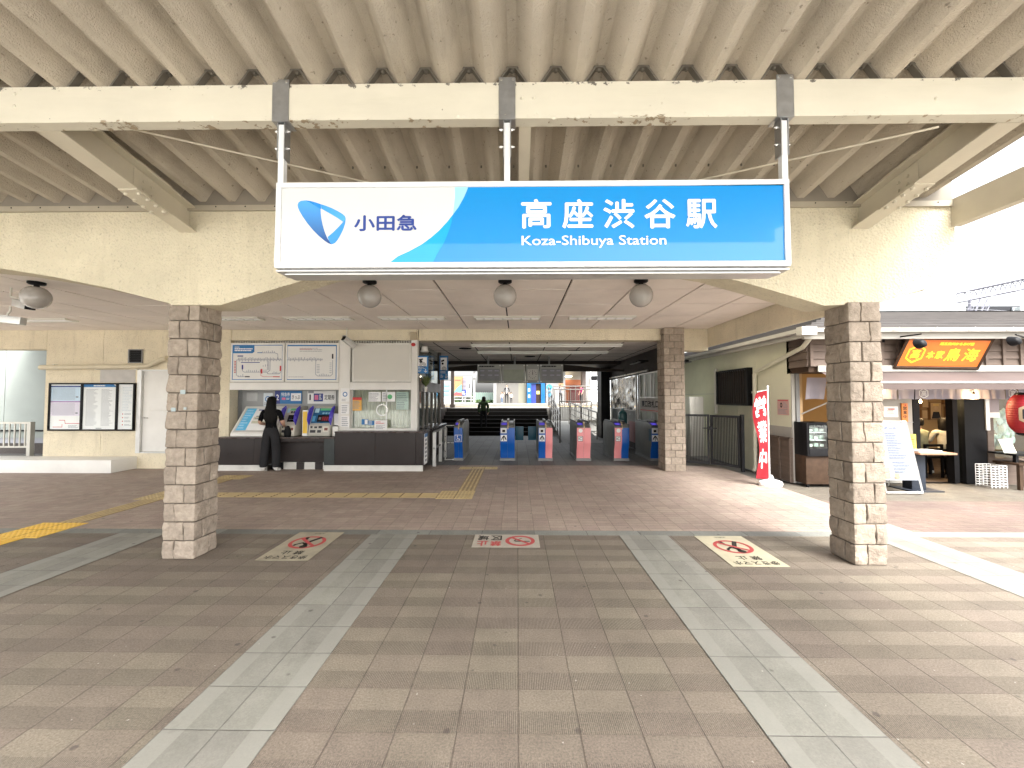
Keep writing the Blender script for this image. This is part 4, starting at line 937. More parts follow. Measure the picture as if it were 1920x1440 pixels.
def machine(p0, p1, label, header, hcol, blue, shade):
    xA, xB = PX(p0, 800, YC + .12), PX(p1, 800, YC + .12); xm = (xA + xB) / 2; o = thing('ticket_machine', label, 'ticket machine', (xm, YC + .12, zc_ + .001), 'ticket vending machines')
    y0 = YC + .12; mb = MB(); zz = zc_ + .001
    mb.prismX([(y0, zz), (y0 - .01, zz + .05), (y0 + .03, zz + .24), (y0 + .06, zz + .27), (y0 + .24, zz + .62), (y0 + .28, zz + .66), (YW + .41, zz + .66), (YW + .41, zz)], xA, xB, shade); mb.build('body', o, bevel=.006)
    d_ = Vector((0, .18, .35)); fr = Fr((xA, y0 + .06, zz + .27), (1, 0, 0), d_); L_ = d_.length; w_ = xB - xA
    mb = MB(); mb.rect(fr, .02, .02, w_ - .02, L_ - .005, M('machine_blue', (.01, .10, .22), .3) if blue else shade, 1)
    mb.rect(fr, w_ * .30, .05, w_ * .95, L_ * .56, m_scr, 2)
    if blue:
        for k in range(4): mb.rect(fr, w_ * (.52 + .1 * k), .08, w_ * (.60 + .1 * k), L_ * .45, M('dim_red_key', (.25, .02, .03), .4), 3)
        mb.rect(fr, w_ * .36, .10, w_ * .48, L_ * .42, M('dim_grey_key', (.15, .14, .14), .4), 3)
        for k in range(3): mb.rect(fr, w_ * (.48 + .14 * k), L_ * .62, w_ * (.58 + .14 * k), L_ * .72, M('cyan_key', (.25, .5, .65), .4), 3)
        mb.rect(fr, w_ * .06, .06, w_ * .2, L_ * .5, M('cyan_strip', (.1, .35, .55), .4), 3)
    else:
        for k in range(2): mb.rect(fr, w_ * (.40 + .18 * k), L_ * .66, w_ * (.54 + .18 * k), L_ * .80, m_mdk, 3)
        mb.lines(fr, w_ * .4, .1, w_ * .9, L_ * .3, 4, m_greyink, 3)
    mb.rect(fr, w_ * .35, L_ * .84, w_ * .9, L_ * .97, M('green_display', (.10, .45, .20), .4), 3)
    mb.rect(fr, w_ * .1, L_ * .70, w_ * .3, L_ * .97, M('ice_sticker', (.40, .62, .70), .5), 3)
    mb.build('screen_panel', o)
    d2 = Vector((0, .04, .19)); fr = Fr((xA, y0 - .01, zz + .05), (1, 0, 0), d2); mb = MB()
    for a in ((.08, .03, .34, .09), (.42, .03, .60, .09), (.08, .13, .18, .18), (.26, .13, .40, .17), (.46, .13, .62, .18)): mb.rect(fr, w_ * a[0], a[1], w_ * a[2], a[3], m_mdk, 2)
    mb.rect(fr, w_ * .68, .05, w_ * .94, .17, M('slot_cream', (.6, .56, .48), .4), 2); mb.rect(fr, w_ * .74, .08, w_ * .9, .14, M('slot_brown', (.16, .04, .03), .4), 3); mb.build('slot_panel', o)
    for s_, x in ((-1, xA - .012), (1, xB)):
        mb = MB(); a = (y0 + .02, zz + .22)
        pts = [(y0 + .04, zz + .24), (y0 - .05, zz + .36), (y0 - .02, zz + .50), (y0 + .08, zz + .62), (y0 + .22, zz + .68), (y0 + .24, zz + .62)]
        mb.prismX(pts, x, x + .012, m_wing); mb.build('side_wing', o, bevel=.003)
    hx0, hx1, hz0, hz1 = RC(*header, YW + .40); mb = MB(); mb.box(hx0, hx1, YW + .39, YW + .409, hz0, hz1, m_paper if blue else m_blue); fr = front(hx0, hz0, YW + .39); W_, H_ = hx1 - hx0, hz1 - hz0
    v0, v1 = H_ * .18, H_ * .80
    mb.rect(fr, 0, v0 if blue else 0, W_ * .2, v1 if blue else H_, m_paper if blue else m_navy, 1); mb.text(fr, '1' if blue else '2', W_ * (.07 if blue else .055), H_ * .28, W_ * (.12 if blue else .15), H_ * .72, m_ink if blue else m_paper, 3, .01)
    if blue:
        mb.rect(fr, W_ * .22, v0, W_ * .55, v1, m_navy, 1); mb.rect(fr, W_ * .25, H_ * .3, W_ * .38, H_ * .68, M('pink_tag', (.6, .12, .25), .4), 2); mb.lines(fr, W_ * .41, H_ * .3, W_ * .53, H_ * .75, 3, m_paper, 2); mb.text(fr, '定期券', W_ * .60, H_ * .30, W_ * .96, H_ * .70, m_ink, 2, .01)
        mb.rect(fr, W_ * .02, H_ * .82, W_ * .22, H_, m_greyink, 1)
    else:
        mb.text(fr, '特急券', W_ * .24, H_ * .58, W_ * .56, H_ * .88, m_paper, 2, .01); mb.rect(fr, W_ * .26, H_ * .3, W_ * .40, H_ * .48, M('pink_tag', (.6, .12, .25), .4), 2); mb.lines(fr, W_ * .43, H_ * .3, W_ * .57, H_ * .48, 2, m_paper, 2)
        mb.rect(fr, W_ * .60, H_ * .22, W_ * .98, H_ * .82, m_paper, 2); mb.text(fr, 'きっぷ', W_ * .64, H_ * .35, W_ * .94, H_ * .68, m_ink, 3, .01)
    mb.build('header', o)
machine(526, 552, 'cream ticket machine numbered 2 in front of the woman', (516, 733, 566, 757), m_blue, False, m_mach)
machine(578, 618, 'ticket machine numbered 1 with blue front and purple wings', (577, 733, 630, 757), m_paper, True, M('machine_grey', (.42, .41, .36), .4))
mb = MB(); a = RC(567, 769, 577, 814, YC + .2); mb.box(a[0], a[1], YC + .2, YC + .26, zc_ + .001, a[3], m_alu); mb.box(a[0] + .012, a[1] - .012, YC + .194, YC + .199, zc_ + .06, a[3] - .03, m_yel); tag(mb.build('advert_board'), 'narrow upright yellow panel between the two ticket machines', 'panel')
mb = MB(); a = RC(494, 737, 511, 762, YW + .40); mb.box(a[0], a[1], YW + .40, YW + .408, a[2], a[3], M('pale_poster', (.62, .68, .72), .5)); fr = front(a[0], a[2], YW + .40); mb.ring(fr, (a[1] - a[0]) * .5, (a[3] - a[2]) * .55, .07, .02, m_blue); mb.lines(fr, .02, .03, a[1] - a[0] - .02, .1, 2, m_greyink); tag(mb.build('poster'), 'pale poster with a blue ring beside the number 2 header', 'poster')
mb = MB(); mb.box(PX(621, 808, YC + .1), PX(631, 808, YC + .1), YC + .16, YC + .34, zc_ + .001, PZ(626, 800, YC + .1), m_white); mb.box(PX(622, 790, YC + .2), PX(632, 790, YC + .2), YC + .3, YC + .34, PZ(626, 799, YC), PZ(626, 776, YC), m_paper); tag(mb.build('leaflet_box', None, bevel=.004), 'white leaflet box on the counter beside machine 1', 'box')

# ------------------------------------------------------------------ things by the office corner
def blue_sign(px, Y, label):
    x0, x1, z0, z1 = RC(*px, Y); o = thing('blue_sign', label, 'sign', ((x0 + x1) / 2, Y, z0), 'blue camera notices')
    mb = MB(); mb.box(x0, x1, Y, Y + .03, z0, z1, m_blue); fr = front(x0, z0, Y); w_, h_ = x1 - x0, z1 - z0; mb.build('sign_panel', o)
    mb = MB(); s_ = w_ * .76; u, v = w_ * .12, h_ * .40; mb.rect(fr, u, v, u + s_, v + h_ * .52, m_paper, 1); H_ = h_ * .52
    mb.poly(fr, [(u + s_ * .1, v + H_ * .78), (u + s_ * .55, v + H_ * .86), (u + s_ * .58, v + H_ * .72), (u + s_ * .12, v + H_ * .64)], m_ink, 2); mb.disc(fr, u + s_ * .33, v + H_ * .52, s_ * .17, m_ink, 2, 16)
    for k in range(3): mb.ring(fr, u + s_ * .55, v + H_ * .1, s_ * (.14 + .11 * k), s_ * .045, m_ink, 2, 20)
    mb.lines(fr, u, h_ * .26, u + s_, h_ * .36, 2, m_paper, 2); mb.lines(fr, u, h_ * .08, u + s_ * .5, h_ * .22, 3, m_paper, 2)
    mb.line(fr, [(w_ * .78, h_ * .24), (w_ * .78, h_ * .06)], w_ * .05, m_paper, 2); mb.line(fr, [(w_ * .66, h_ * .13), (w_ * .78, h_ * .055), (w_ * .90, h_ * .13)], w_ * .05, m_paper, 2)
    mb.build('pictogram', o)
blue_sign((781, 667, 803, 700), YW + .02, 'blue camera notice with arrow on the office corner')
blue_sign((824, 667, 840, 712), 11.6, 'darker blue camera notice hanging beyond the office, in the shade')
q = P(796, 655, YW + .3); o = thing('speaker_horn', 'small white round loudspeaker on the office corner', 'loudspeaker', tuple(q))
mb = MB(); mb.lathe([(.09, -.07), (.10, -.055), (.10, -.03), (.085, -.02)], q, m_white, 20); mb.build('base', o, smooth=40)
mb = MB(); mb.lathe([(.075, -.018), (.08, .03), (.07, .06), (.03, .065)], q, m_white, 20); mb.build('cover', o, smooth=40)
q = P(775, 630, YW - .06); mb = MB(); mb.box(q.x - .07, q.x + .07, q.y - .02, YW - .005, q.z - .09, q.z + .09, M('tan_box', (.38, .32, .22), .6)); tag(mb.build('junction_box', None, bevel=.006), 'tan junction box on the beam above the office corner', 'box')
q = P(775, 646, YW - .07); mb = MB(); mb.ball((q.x, q.y, q.z), .05, .045, .04, m_red, 16, 10); tag(mb.build('alarm_lamp', None, smooth=60), 'small red alarm lamp under the tan junction box', 'lamp')
q = P(798, 730, YW + .4); o = thing('potted_plant', 'small potted plant on the office window ledge', 'plant', tuple(q))
mb = MB(); mb.lathe([(.03, -.06), (.045, .06), (.04, .06), (.035, .04)], (q.x, q.y, q.z), m_white, 16); mb.build('pot', o, smooth=40)
mb = MB(); r = random.Random(3)
for k in range(46):
    a = r.uniform(0, 2 * pi); e = r.uniform(.1, .28); h_ = r.uniform(.12, .30); b0 = Vector((q.x, q.y, q.z + .05)); tip = b0 + Vector((cos(a) * e, sin(a) * e * .5, h_)); m_ = (b0 + tip) / 2 + Vector((0, 0, .06)); s_ = Vector((-sin(a), cos(a), 0)) * .02
    mb.add([b0, m_ - s_, tip, m_ + s_], [(0, 1, 2, 3)], M('plant_leaf', (.10, .13, .035), .6))
mb.build('foliage', o)

# ------------------------------------------------------------------ ticket gates
m_gside = M('gate_side', (.16, .165, .155), .4, .12, 5); m_gtop = M('gate_top', (.09, .095, .095), .35)
m_gblue, m_gpink = M('gate_blue', S(14, 84, 168), .35, .05, 3), M('gate_pink', S(232, 148, 150), .4, .05, 3)
m_led = emis('gate_led', (.12, .08, .75), .12)
YG = 10.4
FP = [(.10, .06), (.095, .16), (.085, .24), (.05, .34), (.01, .42), (.0, .48), (0, .84)]
def gate(px0, px1, cl, cr, icon, label, w_=None, side_blue=False):
    xA = PX(px0, 840, YG); xB = PX(px1, 840, YG); xm = (xA + xB) / 2; o = thing('ticket_gate', label, 'ticket gate', (xm, YG, 0), 'ticket gates')
    D = 1.45
    mb = MB(); mb.prismX([(YG + a + .012, b_) for a, b_ in FP] + [(YG + .06, .90), (YG + .30, .95), (YG + D - .1, .95), (YG + D, .86), (YG + D, .06)], xA + .004, xB - .004, m_gside); mb.build('cabinet', o, bevel=.006)
    mb = MB(); mb.box(xA - .012, xB + .012, YG + .06, YG + D - .04, 0, .06, m_greypaint); mb.build('base', o)
    def skin(a, b_, m_):
        mb = MB(); pts = [(YG + u, v) for u, v in FP]; mb.prismX(pts + [(u + .010, v) for u, v in pts[::-1]], a, b_, m_); q_ = mb.build('front_panel', o, bevel=.002); return q_
    skin(xA, xm - .002, cl); skin(xm + .002, xB, cr)
    mb = MB(); mb.prismX([(YG + .00, .842), (YG + .02, .90), (YG + .32, .975), (YG + .32, .951), (YG + .07, .903)], xA, xm, m_gtop)
    mb.prismX([(YG + .22, .96), (YG + .30, 1.02), (YG + .95, 1.03), (YG + 1.1, .953)], xm - .02, xm + .03, m_gtop)
    for x in (xA + .005, xB - .03): mb.prismX([(YG + .34, .952), (YG + .42, 1.0), (YG + 1.2, 1.0), (YG + 1.32, .952)], x, x + .025, m_gtop)
    mb.build('console', o, bevel=.004)
    fr = Fr((xA, YG + .02, .90), (1, 0, 0), (0, .30, .075)); mb = MB(); mb.rect(fr, .03, .03, xm - xA - .02, .20, m_led, 3); mb.build('reader', o)
    q_ = Vector((xm + .02, YG + .05, .90)); mb = MB(); mb.prismX([(YG + .0, .80), (YG - .005, .845), (YG + .10, .99), (YG + .14, .99), (YG + .03, .84)], xm - .005, xm + .025, M('gate_tan', (.5, .38, .22), .4)); mb.build('guide', o, bevel=.003)
    fr = front(xA, 0, YG - .001); mb = MB(); wl = xm - xA
    if icon == 'up':
        mb.rect(fr, .01, .70, wl - .02, .835, M('gate_grey_panel', (.62, .62, .60), .4), 1); mb.rect(fr, .05, .73, wl - .06, .79, m_brownblack, 2)
        mb.rect(fr, .01, .50, wl - .015, .66, m_paper, 1); c_ = wl / 2
        mb.line(fr, [(c_ - .003, .52), (c_ - .003, .635)], .022, m_ink, 2); mb.line(fr, [(c_ - .05, .57), (c_, .635), (c_ + .05, .57)], .024, m_ink, 2)
        mb.line(fr, [(.03, .53), (.05, .57)], .02, m_ink, 2); mb.line(fr, [(wl - .035, .53), (wl - .055, .57)], .02, m_ink, 2)
    elif icon == 'ic':
        mb.disc(fr, wl * .52, .77, .052, m_paper, 1); mb.build('card_mark', o); mb = MB(); mb.rect(fr, .02, .50, .145, .63, m_paper, 1)
        for a in ((.02, .5, .145, .508), (.02, .622, .145, .63), (.02, .5, .028, .63), (.137, .5, .145, .63)): mb.rect(fr, *a, m_ink, 2)
        mb.text(fr, 'IC', .042, .53, .125, .60, m_ink, 2, .02); mb.rect(fr, wl * .62, .26, wl * .62 + .03, .275, m_ink, 1) if False else None
    elif icon == 'chair':
        mb.rect(fr, .02, .48, wl * 2 - .02, .66, m_paper, 1); mb.rect(fr, .03, .49, wl * 2 - .03, .65, m_gblue, 2); c_ = wl
        mb.disc(fr, c_ - .02, .625, .014, m_paper, 3, 12); mb.line(fr, [(c_ - .02, .61), (c_ - .018, .56), (c_ + .03, .56), (c_ + .045, .515)], .012, m_paper, 3); mb.ring(fr, c_ - .005, .535, .035, .010, m_paper, 3, 18)
    mb.build('pictogram', o)
    for s_ in (-1, 1):
        if side_blue or True:
            mb = MB(); x = xA + .003 if s_ < 0 else xB - .003
            mb.prismX([(YG + .03, .50), (YG + .03, .80), (YG + .22, .80), (YG + .22, .50)], min(x, x + s_ * .004), max(x, x + s_ * .004), M('gate_teal', (.012, .075, .12), .4)); mb.build('side_panel', o)
    return o, xA, xB
gate(851, 867, m_gblue, m_gblue, 'chair', 'narrow blue ticket gate with a wheelchair sign, leftmost')
g2 = gate(938, 965, m_gblue, m_gblue, 'up', 'all blue ticket gate with an arrow, second from left')
g3 = gate(1010, 1036, m_gblue, m_gpink, 'up', 'ticket gate with blue left half and pink right half')
gate(1082, 1108, m_gpink, m_gpink, 'ic', 'all pink ticket gate marked IC')
gate(1153, 1180, m_gpink, m_gblue, 'ic', 'ticket gate with pink left half and blue right half')
gate(1222, 1249, m_gblue, m_gblue, 'up', 'rightmost blue ticket gate, partly behind the block pillar')
m_flap = M('gate_flap', (.01, .12, .20), .35)
for (o, xA, xB), side in ((g2, 1), (g3, -1)):
    x0_ = xB + .01 if side > 0 else xA - .24; mb = MB(); mb.box(x0_, x0_ + .23, YG + 1.05, YG + 1.08, .42, .80, m_flap); mb.build('flap', o, bevel=.008)
rl = MB(); xA = PX(835, 830, YG + .1); xB = PX(852, 830, YG + .1); yy = YG + .1
rl.tube([(xA, yy, .02), (xA, yy, .86), (xA + .02, yy, .89), (xB + .05, yy, .89)], .018, m_stain, 10); rl.tube([(xA, yy, .45), (xB + .02, yy, .45)], .014, m_stain, 8); rl.tube([(xA - .02, yy, .02), (xB, yy, .02)], .018, m_stain, 8)
tag(rl.build('barrier_rail', None, smooth=50), 'bent stainless rail beside the wheelchair gate', 'rail')
rl = MB(); yA = 9.6
for y in (9.55, 10.3, 11.0): rl.box(PX(812, 850, 9.6), PX(818, 850, 9.6), y, y + .06, 0, .80, m_alu)
for z in (.40, .78): rl.box(PX(812, 850, 9.6) + .01, PX(812, 850, 9.6) + .05, 9.55, 11.06, z, z + .04, m_greypaint)
tag(rl.build('side_rail'), 'dark side rail along the office counter before the wheelchair gate', 'rail')
# ------------------------------------------------------------------ departure boards
db = thing('departure_board', 'hanging grey departure boards with a white clock', 'board', (PX(975, 700, 13), 13.0, 2.0))
YD = 13.0; m_dbf = M('display_frame', (.34, .35, .32), .5, .06, 3); m_lcd = M('display_grey', (.23, .235, .245), .4); m_lcd2 = M('display_green', (.29, .32, .25), .4)
z0, z1 = PZ(975, 718, YD), PZ(975, 683, YD)
for k, (p0, p1, m_) in enumerate(((895, 940, m_lcd), (941, 985, m_lcd2), (986, 1011, None), (1012, 1056, m_lcd))):
    a, b_ = PX(p0, 700, YD), PX(p1, 700, YD); mb = MB(); mb.box(a + .001, b_ - .001, YD, YD + .2, z0, z1, m_dbf); f_ = mb.build('display', db, bevel=.006)
    fr = front(a, z0, YD - .001); w_, h_ = b_ - a, z1 - z0; mb = MB()
    if m_ is not None:
        if m_ is m_lcd:
            mb.rect(fr, .05, h_ * .12, w_ - .05, h_ * .76, m_, 1); mb.lines(fr, .06, h_ * .82, w_ - .1, h_ * .94, 1, m_ink, 2, .6)
            for v in (.62, .38):
                for u in (.12, .45, .72): mb.rect(fr, w_ * u, h_ * v, w_ * (u + .17), h_ * (v + .07), M('display_text', (.36, .36, .44), .5), 2)
        else: mb.rect(fr, .05, h_ * .14, w_ - .05, h_ * .72, m_, 1)
        mb.build('screen', f_)
    else:
        mb.rect(fr, .05, h_ * .16, w_ - .05, h_ * .74, M('clock_face', (.56, .55, .51), .5), 1); c_ = (w_ / 2, h_ * .45)
        for i in range(12): a_ = 2 * pi * i / 12; mb.disc(fr, c_[0] + .115 * sin(a_), c_[1] + .125 * cos(a_), .011, m_ink, 2, 8)
        mb.line(fr, [c_, (c_[0] + .002, c_[1] + .10)], .012, m_ink, 3); mb.line(fr, [c_, (c_[0] + .001, c_[1] + .065)], .018, m_ink, 3); mb.build('clock', f_)
    mb = MB()
    for u in (.04, w_ - .04):
        for v in (.04, h_ - .04): mb.disc(fr, u, v, .022, m_paper, 1, 12)
    mb.build('bolt', f_)
for p in (915, 965, 1030): mb = MB(); x = PX(p, 680, YD); mb.tube([(x, YD + .1, z1), (x, YD + .1, 2.926)], .03, m_greypaint, 8); mb.build('hanger', db)

# ------------------------------------------------------------------ tactile paving
m_tacb = {}
m_tac = M('tactile_tan', (.47, .36, .18), .6, .15, 4, dirt=.25); m_tacy = M('tactile_yellow', (.70, .44, .07), .6, .12, 4, dirt=.15)
def tactile(x0, x1, y0, y1, kind, mat, label, ax='x'):
    mb = MB(); mb.box(x0, x1, y0, y1, .0005, .005, mat if kind == 'dot' or mat is m_tacy else M('tactile_base', (.30, .22, .115), .7, .15, 6, dirt=.3)); r = random.Random(2)
    t_ = .3; nx_ = max(1, round((x1 - x0) / t_)); ny = max(1, round((y1 - y0) / t_)); 
    for i in range(nx_):
        for j in range(ny):
            a, b_ = x0 + (x1 - x0) * i / nx_, y0 + (y1 - y0) * j / ny; w_, h_ = (x1 - x0) / nx_, (y1 - y0) / ny
            if kind == 'dot':
                for u in range(5):
                    for v in range(5):
                        cx, cy = a + w_ * (u + .5) / 5, b_ + h_ * (v + .5) / 5
                        mb.loft([[(cx + q * cos(2 * pi * k / 6), cy + q * sin(2 * pi * k / 6), z) for k in range(6)] for q, z in ((.018, .005), (.011, .010))], mat)
            else:
                for u in range(4):
                    if ax == 'x': c = b_ + h_ * (u + .5) / 4; mb.box(a + .014, a + w_ - .014, c - .017, c + .017, .005, .010, mat)
                    else: c = a + w_ * (u + .5) / 4; mb.box(c - .017, c + .017, b_ + .014, b_ + h_ - .014, .005, .010, mat)
    # gaps between blocks
    for i in range(1, nx_): x = x0 + (x1 - x0) * i / nx_; mb.box(x - .003, x + .003, y0, y1, .005, .0056, m_dark)
    for j in range(1, ny): y = y0 + (y1 - y0) * j / ny; mb.box(x0, x1, y - .003, y + .003, .005, .0056, m_dark)
    return tag(mb.build('tactile_strip'), label, 'tactile paving', 'yellow tactile paving')
tactile(-5.45, -1.30, 6.56, 6.88, 'bar', m_tac, 'long tan tactile strip running across the hall in front of the counter')
tactile(-1.299, -.72, 6.50, 7.05, 'dot', m_tac, 'dotted tan tactile square where the strips turn to the gates')
tactile(-1.02, -.73, 7.051, 9.20, 'bar', m_tac, 'tan tactile strip leading up to the ticket gates', 'y')
tactile(-1.32, -.45, 9.201, 9.50, 'dot', m_tac, 'dotted tan tactile bar in front of the gates')
tactile(-6.05, -5.451, 6.40, 7.0, 'dot', m_tac, 'dotted tan tactile square behind the left stone pillar')
tactile(-5.88, -5.58, 5.201, 6.399, 'bar', m_tac, 'tan tactile strip from the plaza edge to the hall', 'y')
tactile(-5.88, -5.58, 7.001, 8.0, 'bar', m_tac, 'tan tactile strip leading to the fare information panel', 'y')
tactile(-6.03, -5.43, 8.001, 8.4, 'dot', m_tac, 'dotted tan tactile block before the counter')
tactile(-6.06, -5.48, 4.64, 5.20, 'dot', m_tacy, 'bright yellow dotted tactile square at the plaza edge')
tactile(-5.93, -5.62, 1.5, 4.639, 'bar', m_tacy, 'bright yellow tactile strip leaving at the left edge', 'y')

# ------------------------------------------------------------------ floor decals
def decal_walk(pts, label, base):
    q = [P(a, b_, 1) for a, b_ in pts]
    g = []
    for a, b_ in pts:
        r_ = P(a, b_, 1) - Vector((0, 0, EYE)); s_ = -EYE / r_.z; g.append(Vector((r_.x * s_, r_.y * s_, .005)))
    xr = max(v.x for v in g); xl = min(v.x for v in g); yn = min(v.y for v in g); yf = max(v.y for v in g)
    xl = (g[0].x + g[3].x) / 2; xr = (g[1].x + g[2].x) / 2
    mb = MB(); mb.box(xl, xr, yn, yf, .0045, .006, base)
    fr = Fr((xr, yf, .006), (-1, 0, 0), (0, -1, 0)); w_, h_ = xr - xl, yf - yn
    c_ = (w_ * .5, h_ * .40); R_ = min(w_ * .36, h_ * .27)
    mr, mk = M('decal_red', (.42, .06, .06), .6, .2, 30), M('decal_black', (.045, .04, .035), .6, .2, 30)
    mb.ring(fr, c_[0], c_[1], R_, R_ * .2, mr, 1)
    u = lambda a, b_: (c_[0] + a * R_, c_[1] + b_ * R_)
    mb.disc(fr, *u(-.12, .70), R_ * .22, mk, 2, 16); mb.line(fr, [u(-.1, .55), u(-.05, .05), u(-.45, -.75)], R_ * .24, mk, 2); mb.line(fr, [u(-.05, .05), u(.3, -.3), u(.35, -.75)], R_ * .2, mk, 2); mb.line(fr, [u(-.1, .4), u(.2, .12), u(.45, .38)], R_ * .14, mk, 2)
    mb.rect(fr, *u(.42, .36), *u(.56, .58), mk, 2); mb.line(fr, [u(-.62, .62), u(.62, -.62)], R_ * .2, mr, 3)
    mb.text(fr, '歩きスマホ', w_ * .10, h_ * .85, w_ * .90, h_ * .96, mk, 1, .02); mb.text(fr, '禁 止', w_ * .28, h_ * .70, w_ * .72, h_ * .82, mk, 1, .02); mb.text(fr, '大和市', w_ * .38, h_ * .04, w_ * .62, h_ * .085, mk, 1, 0)
    return tag(mb.build('floor_decal'), label, 'floor sign', 'no phone walking floor decals')
decal_walk([(562, 999), (646, 999), (577, 1052), (476, 1052)], 'worn tan floor decal against phone walking, left of the centre', M('decal_tan', (.33, .295, .215), .6, .2, 8, dirt=.45))
decal_walk([(1303, 1006), (1390, 1006), (1481, 1064), (1372, 1063)], 'clean cream floor decal against phone walking, on the right', M('decal_cream', (.47, .435, .31), .6, .14, 8, dirt=.25))
g = []
for a, b_ in ((889, 1003), (1010, 1003), (1012, 1028), (886, 1028)):
    r_ = P(a, b_, 1) - Vector((0, 0, EYE)); s_ = -EYE / r_.z; g.append((r_.x * s_, r_.y * s_))
xl, xr = (g[0][0] + g[3][0]) / 2, (g[1][0] + g[2][0]) / 2; yf, yn = g[0][1], g[2][1]
mb = MB(); mb.box(xl, xr, yn, yf, .0045, .006, M('decal_pale', (.38, .345, .285), .6, .16, 9, dirt=.3)); fr = Fr((xr, yf, .006), (-1, 0, 0), (0, -1, 0)); w_, h_ = xr - xl, yf - yn
mr, mk = M('decal_red', (.5, .05, .05)), M('decal_black', (.05, .045, .04)); R_ = h_ * .40; c_ = (w_ * .29, h_ * .5)
mb.ring(fr, *c_, R_, R_ * .26, mr, 1); mb.line(fr, [(c_[0] - R_ * .6, c_[1] + R_ * .12), (c_[0] + R_ * .3, c_[1] + R_ * .12)], R_ * .14, mk, 2); mb.line(fr, [(c_[0] + R_ * .4, c_[1] + R_ * .1), (c_[0] + R_ * .3, c_[1] - R_ * .2), (c_[0] + R_ * .05, c_[1] - R_ * .3), (c_[0] - R_ * .1, c_[1] - R_ * .45)], R_ * .07, mk, 2)
mb.line(fr, [(c_[0] - R_ * .6, c_[1] + R_ * .6), (c_[0] + R_ * .6, c_[1] - R_ * .6)], R_ * .2, mr, 3)
mb.text(fr, '禁', w_ * .57, h_ * .54, w_ * .74, h_ * .90, mr, 1, .03); mb.text(fr, '止', w_ * .77, h_ * .54, w_ * .94, h_ * .90, mr, 1, .03); mb.text(fr, '区', w_ * .57, h_ * .10, w_ * .74, h_ * .46, mk, 1, .03); mb.text(fr, '域', w_ * .77, h_ * .10, w_ * .94, h_ * .46, mk, 1, .03)
tag(mb.build('floor_decal'), 'oblong no smoking area floor decal in the middle', 'floor sign')
# ------------------------------------------------------------------ stairs, ramp, platforms
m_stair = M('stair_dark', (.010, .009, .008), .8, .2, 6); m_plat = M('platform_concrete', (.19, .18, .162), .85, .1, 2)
m_conc = M('concrete_pale', (.30, .30, .28), .85, .12, 2, dirt=.2)
sx0, sx1 = -3.4, 1.42; PZT = 1.1
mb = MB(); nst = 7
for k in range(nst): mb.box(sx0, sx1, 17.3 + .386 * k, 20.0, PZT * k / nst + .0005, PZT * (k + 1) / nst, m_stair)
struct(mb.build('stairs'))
mb = MB(); mb.box(sx0 - .2, sx0 - .002, 12.0, 20, 0, PZT + .02, m_brownblack); tag(mb.build('stair_wall'), 'dark low wall along the left of the stairs', 'wall')
mb = MB(); mb.box(-30, sx0 - .202, 20.0, 24.0, 0, PZT, m_plat); mb.box(sx0 - .2, 30, 20.002, 24, 0, PZT, m_plat); mb.box(-30, 30, 23.6, 24.04, PZT - .001, PZT + .006, m_tacy)
struct(mb.build('near_platform'))
mb = MB(); mb.box(-40, 40, 33, 60, 0, PZT, m_plat); struct(mb.build('far_platform'))
sheet('track_bed', -60, 60, 24.05, 32.95, .02, M('ballast', (.13, .11, .095), .95, .3, 30))
# ramp beside the stairs
mb = MB(); mb.add([(1.62, 14.6, .002), (3.0, 14.6, .002), (3.0, 19.99, .55), (1.62, 19.99, .55)], [(0, 1, 2, 3)], m_conc)
mb.box(3.0, 4.4, 14.6, 15.2, 0, .02, m_conc); struct(mb.build('ramp'))
mb = MB(); mb.box(1.62, 5.5, 19.6, 19.8, .55, PZT + .02, m_conc); mb.box(1.62, 5.5, 19.802, 19.99, 0, PZT, m_conc)
tag(mb.build('ramp_wall'), 'pale retaining wall at the head of the ramp', 'wall')
m_rail = M('rail_steel', (.17, .155, .135), .4, .1, 8, metal=.5)
def railing(name, label, a, b_, h, nposts, bars=(0.95, .55), pick=0, lower=None, r=.022, ends=True):
    a, b_ = Vector(a), Vector(b_); o = thing(name, label, 'railing', tuple(a), 'stainless handrails')
    up = Vector((0, 0, h)); mb = MB()
    for k in range(nposts): p = a.lerp(b_, k / (nposts - 1)); mb.tube([p, p + up], r, m_rail, 8); mb.build('post', o, smooth=50); mb = MB()
    for f in bars: mb.tube([a + up * f, b_ + up * f], r * (1.1 if f > .9 else .75), m_rail, 8)
    mb.build('rail', o, smooth=50)
    if pick:
        mb = MB()
        for k in range(pick): p = a.lerp(b_, (k + .5) / pick); mb.tube([p + up * .12, p + up * .8], r * .45, m_rail, 6)
        mb.build('picket', o, smooth=50)
    return o
railing('handrail', 'stainless handrail rising between the dark stairs and ramp', (1.52, 14.6, 0), (1.52, 20.0, 1.15), 1.0, 7, (1.0, .80, .55, .30), 0)
railing('handrail', 'tall stainless railing along the platform edge above the ramp', (1.78, 20.4, PZT), (4.6, 20.4, PZT), 1.08, 6, (1.0, .86, .10), 0)
railing('handrail', 'second platform railing with brown slats behind the tall one', (1.9, 21.0, PZT), (4.4, 21.0, PZT), .98, 4, (.95, .12), 26)
railing('handrail', 'pale lower railing in front of the ramp wall', (1.95, 18.8, .45), (3.4, 18.8, .45), 1.0, 4, (1.0, .72, .12), 18)
railing('handrail', 'stainless handrail on the right-hand side of the ramp', (2.95, 15.2, .06), (2.35, 18.6, .40), 1.0, 5, (1.0, .74, .5, .2), 0)

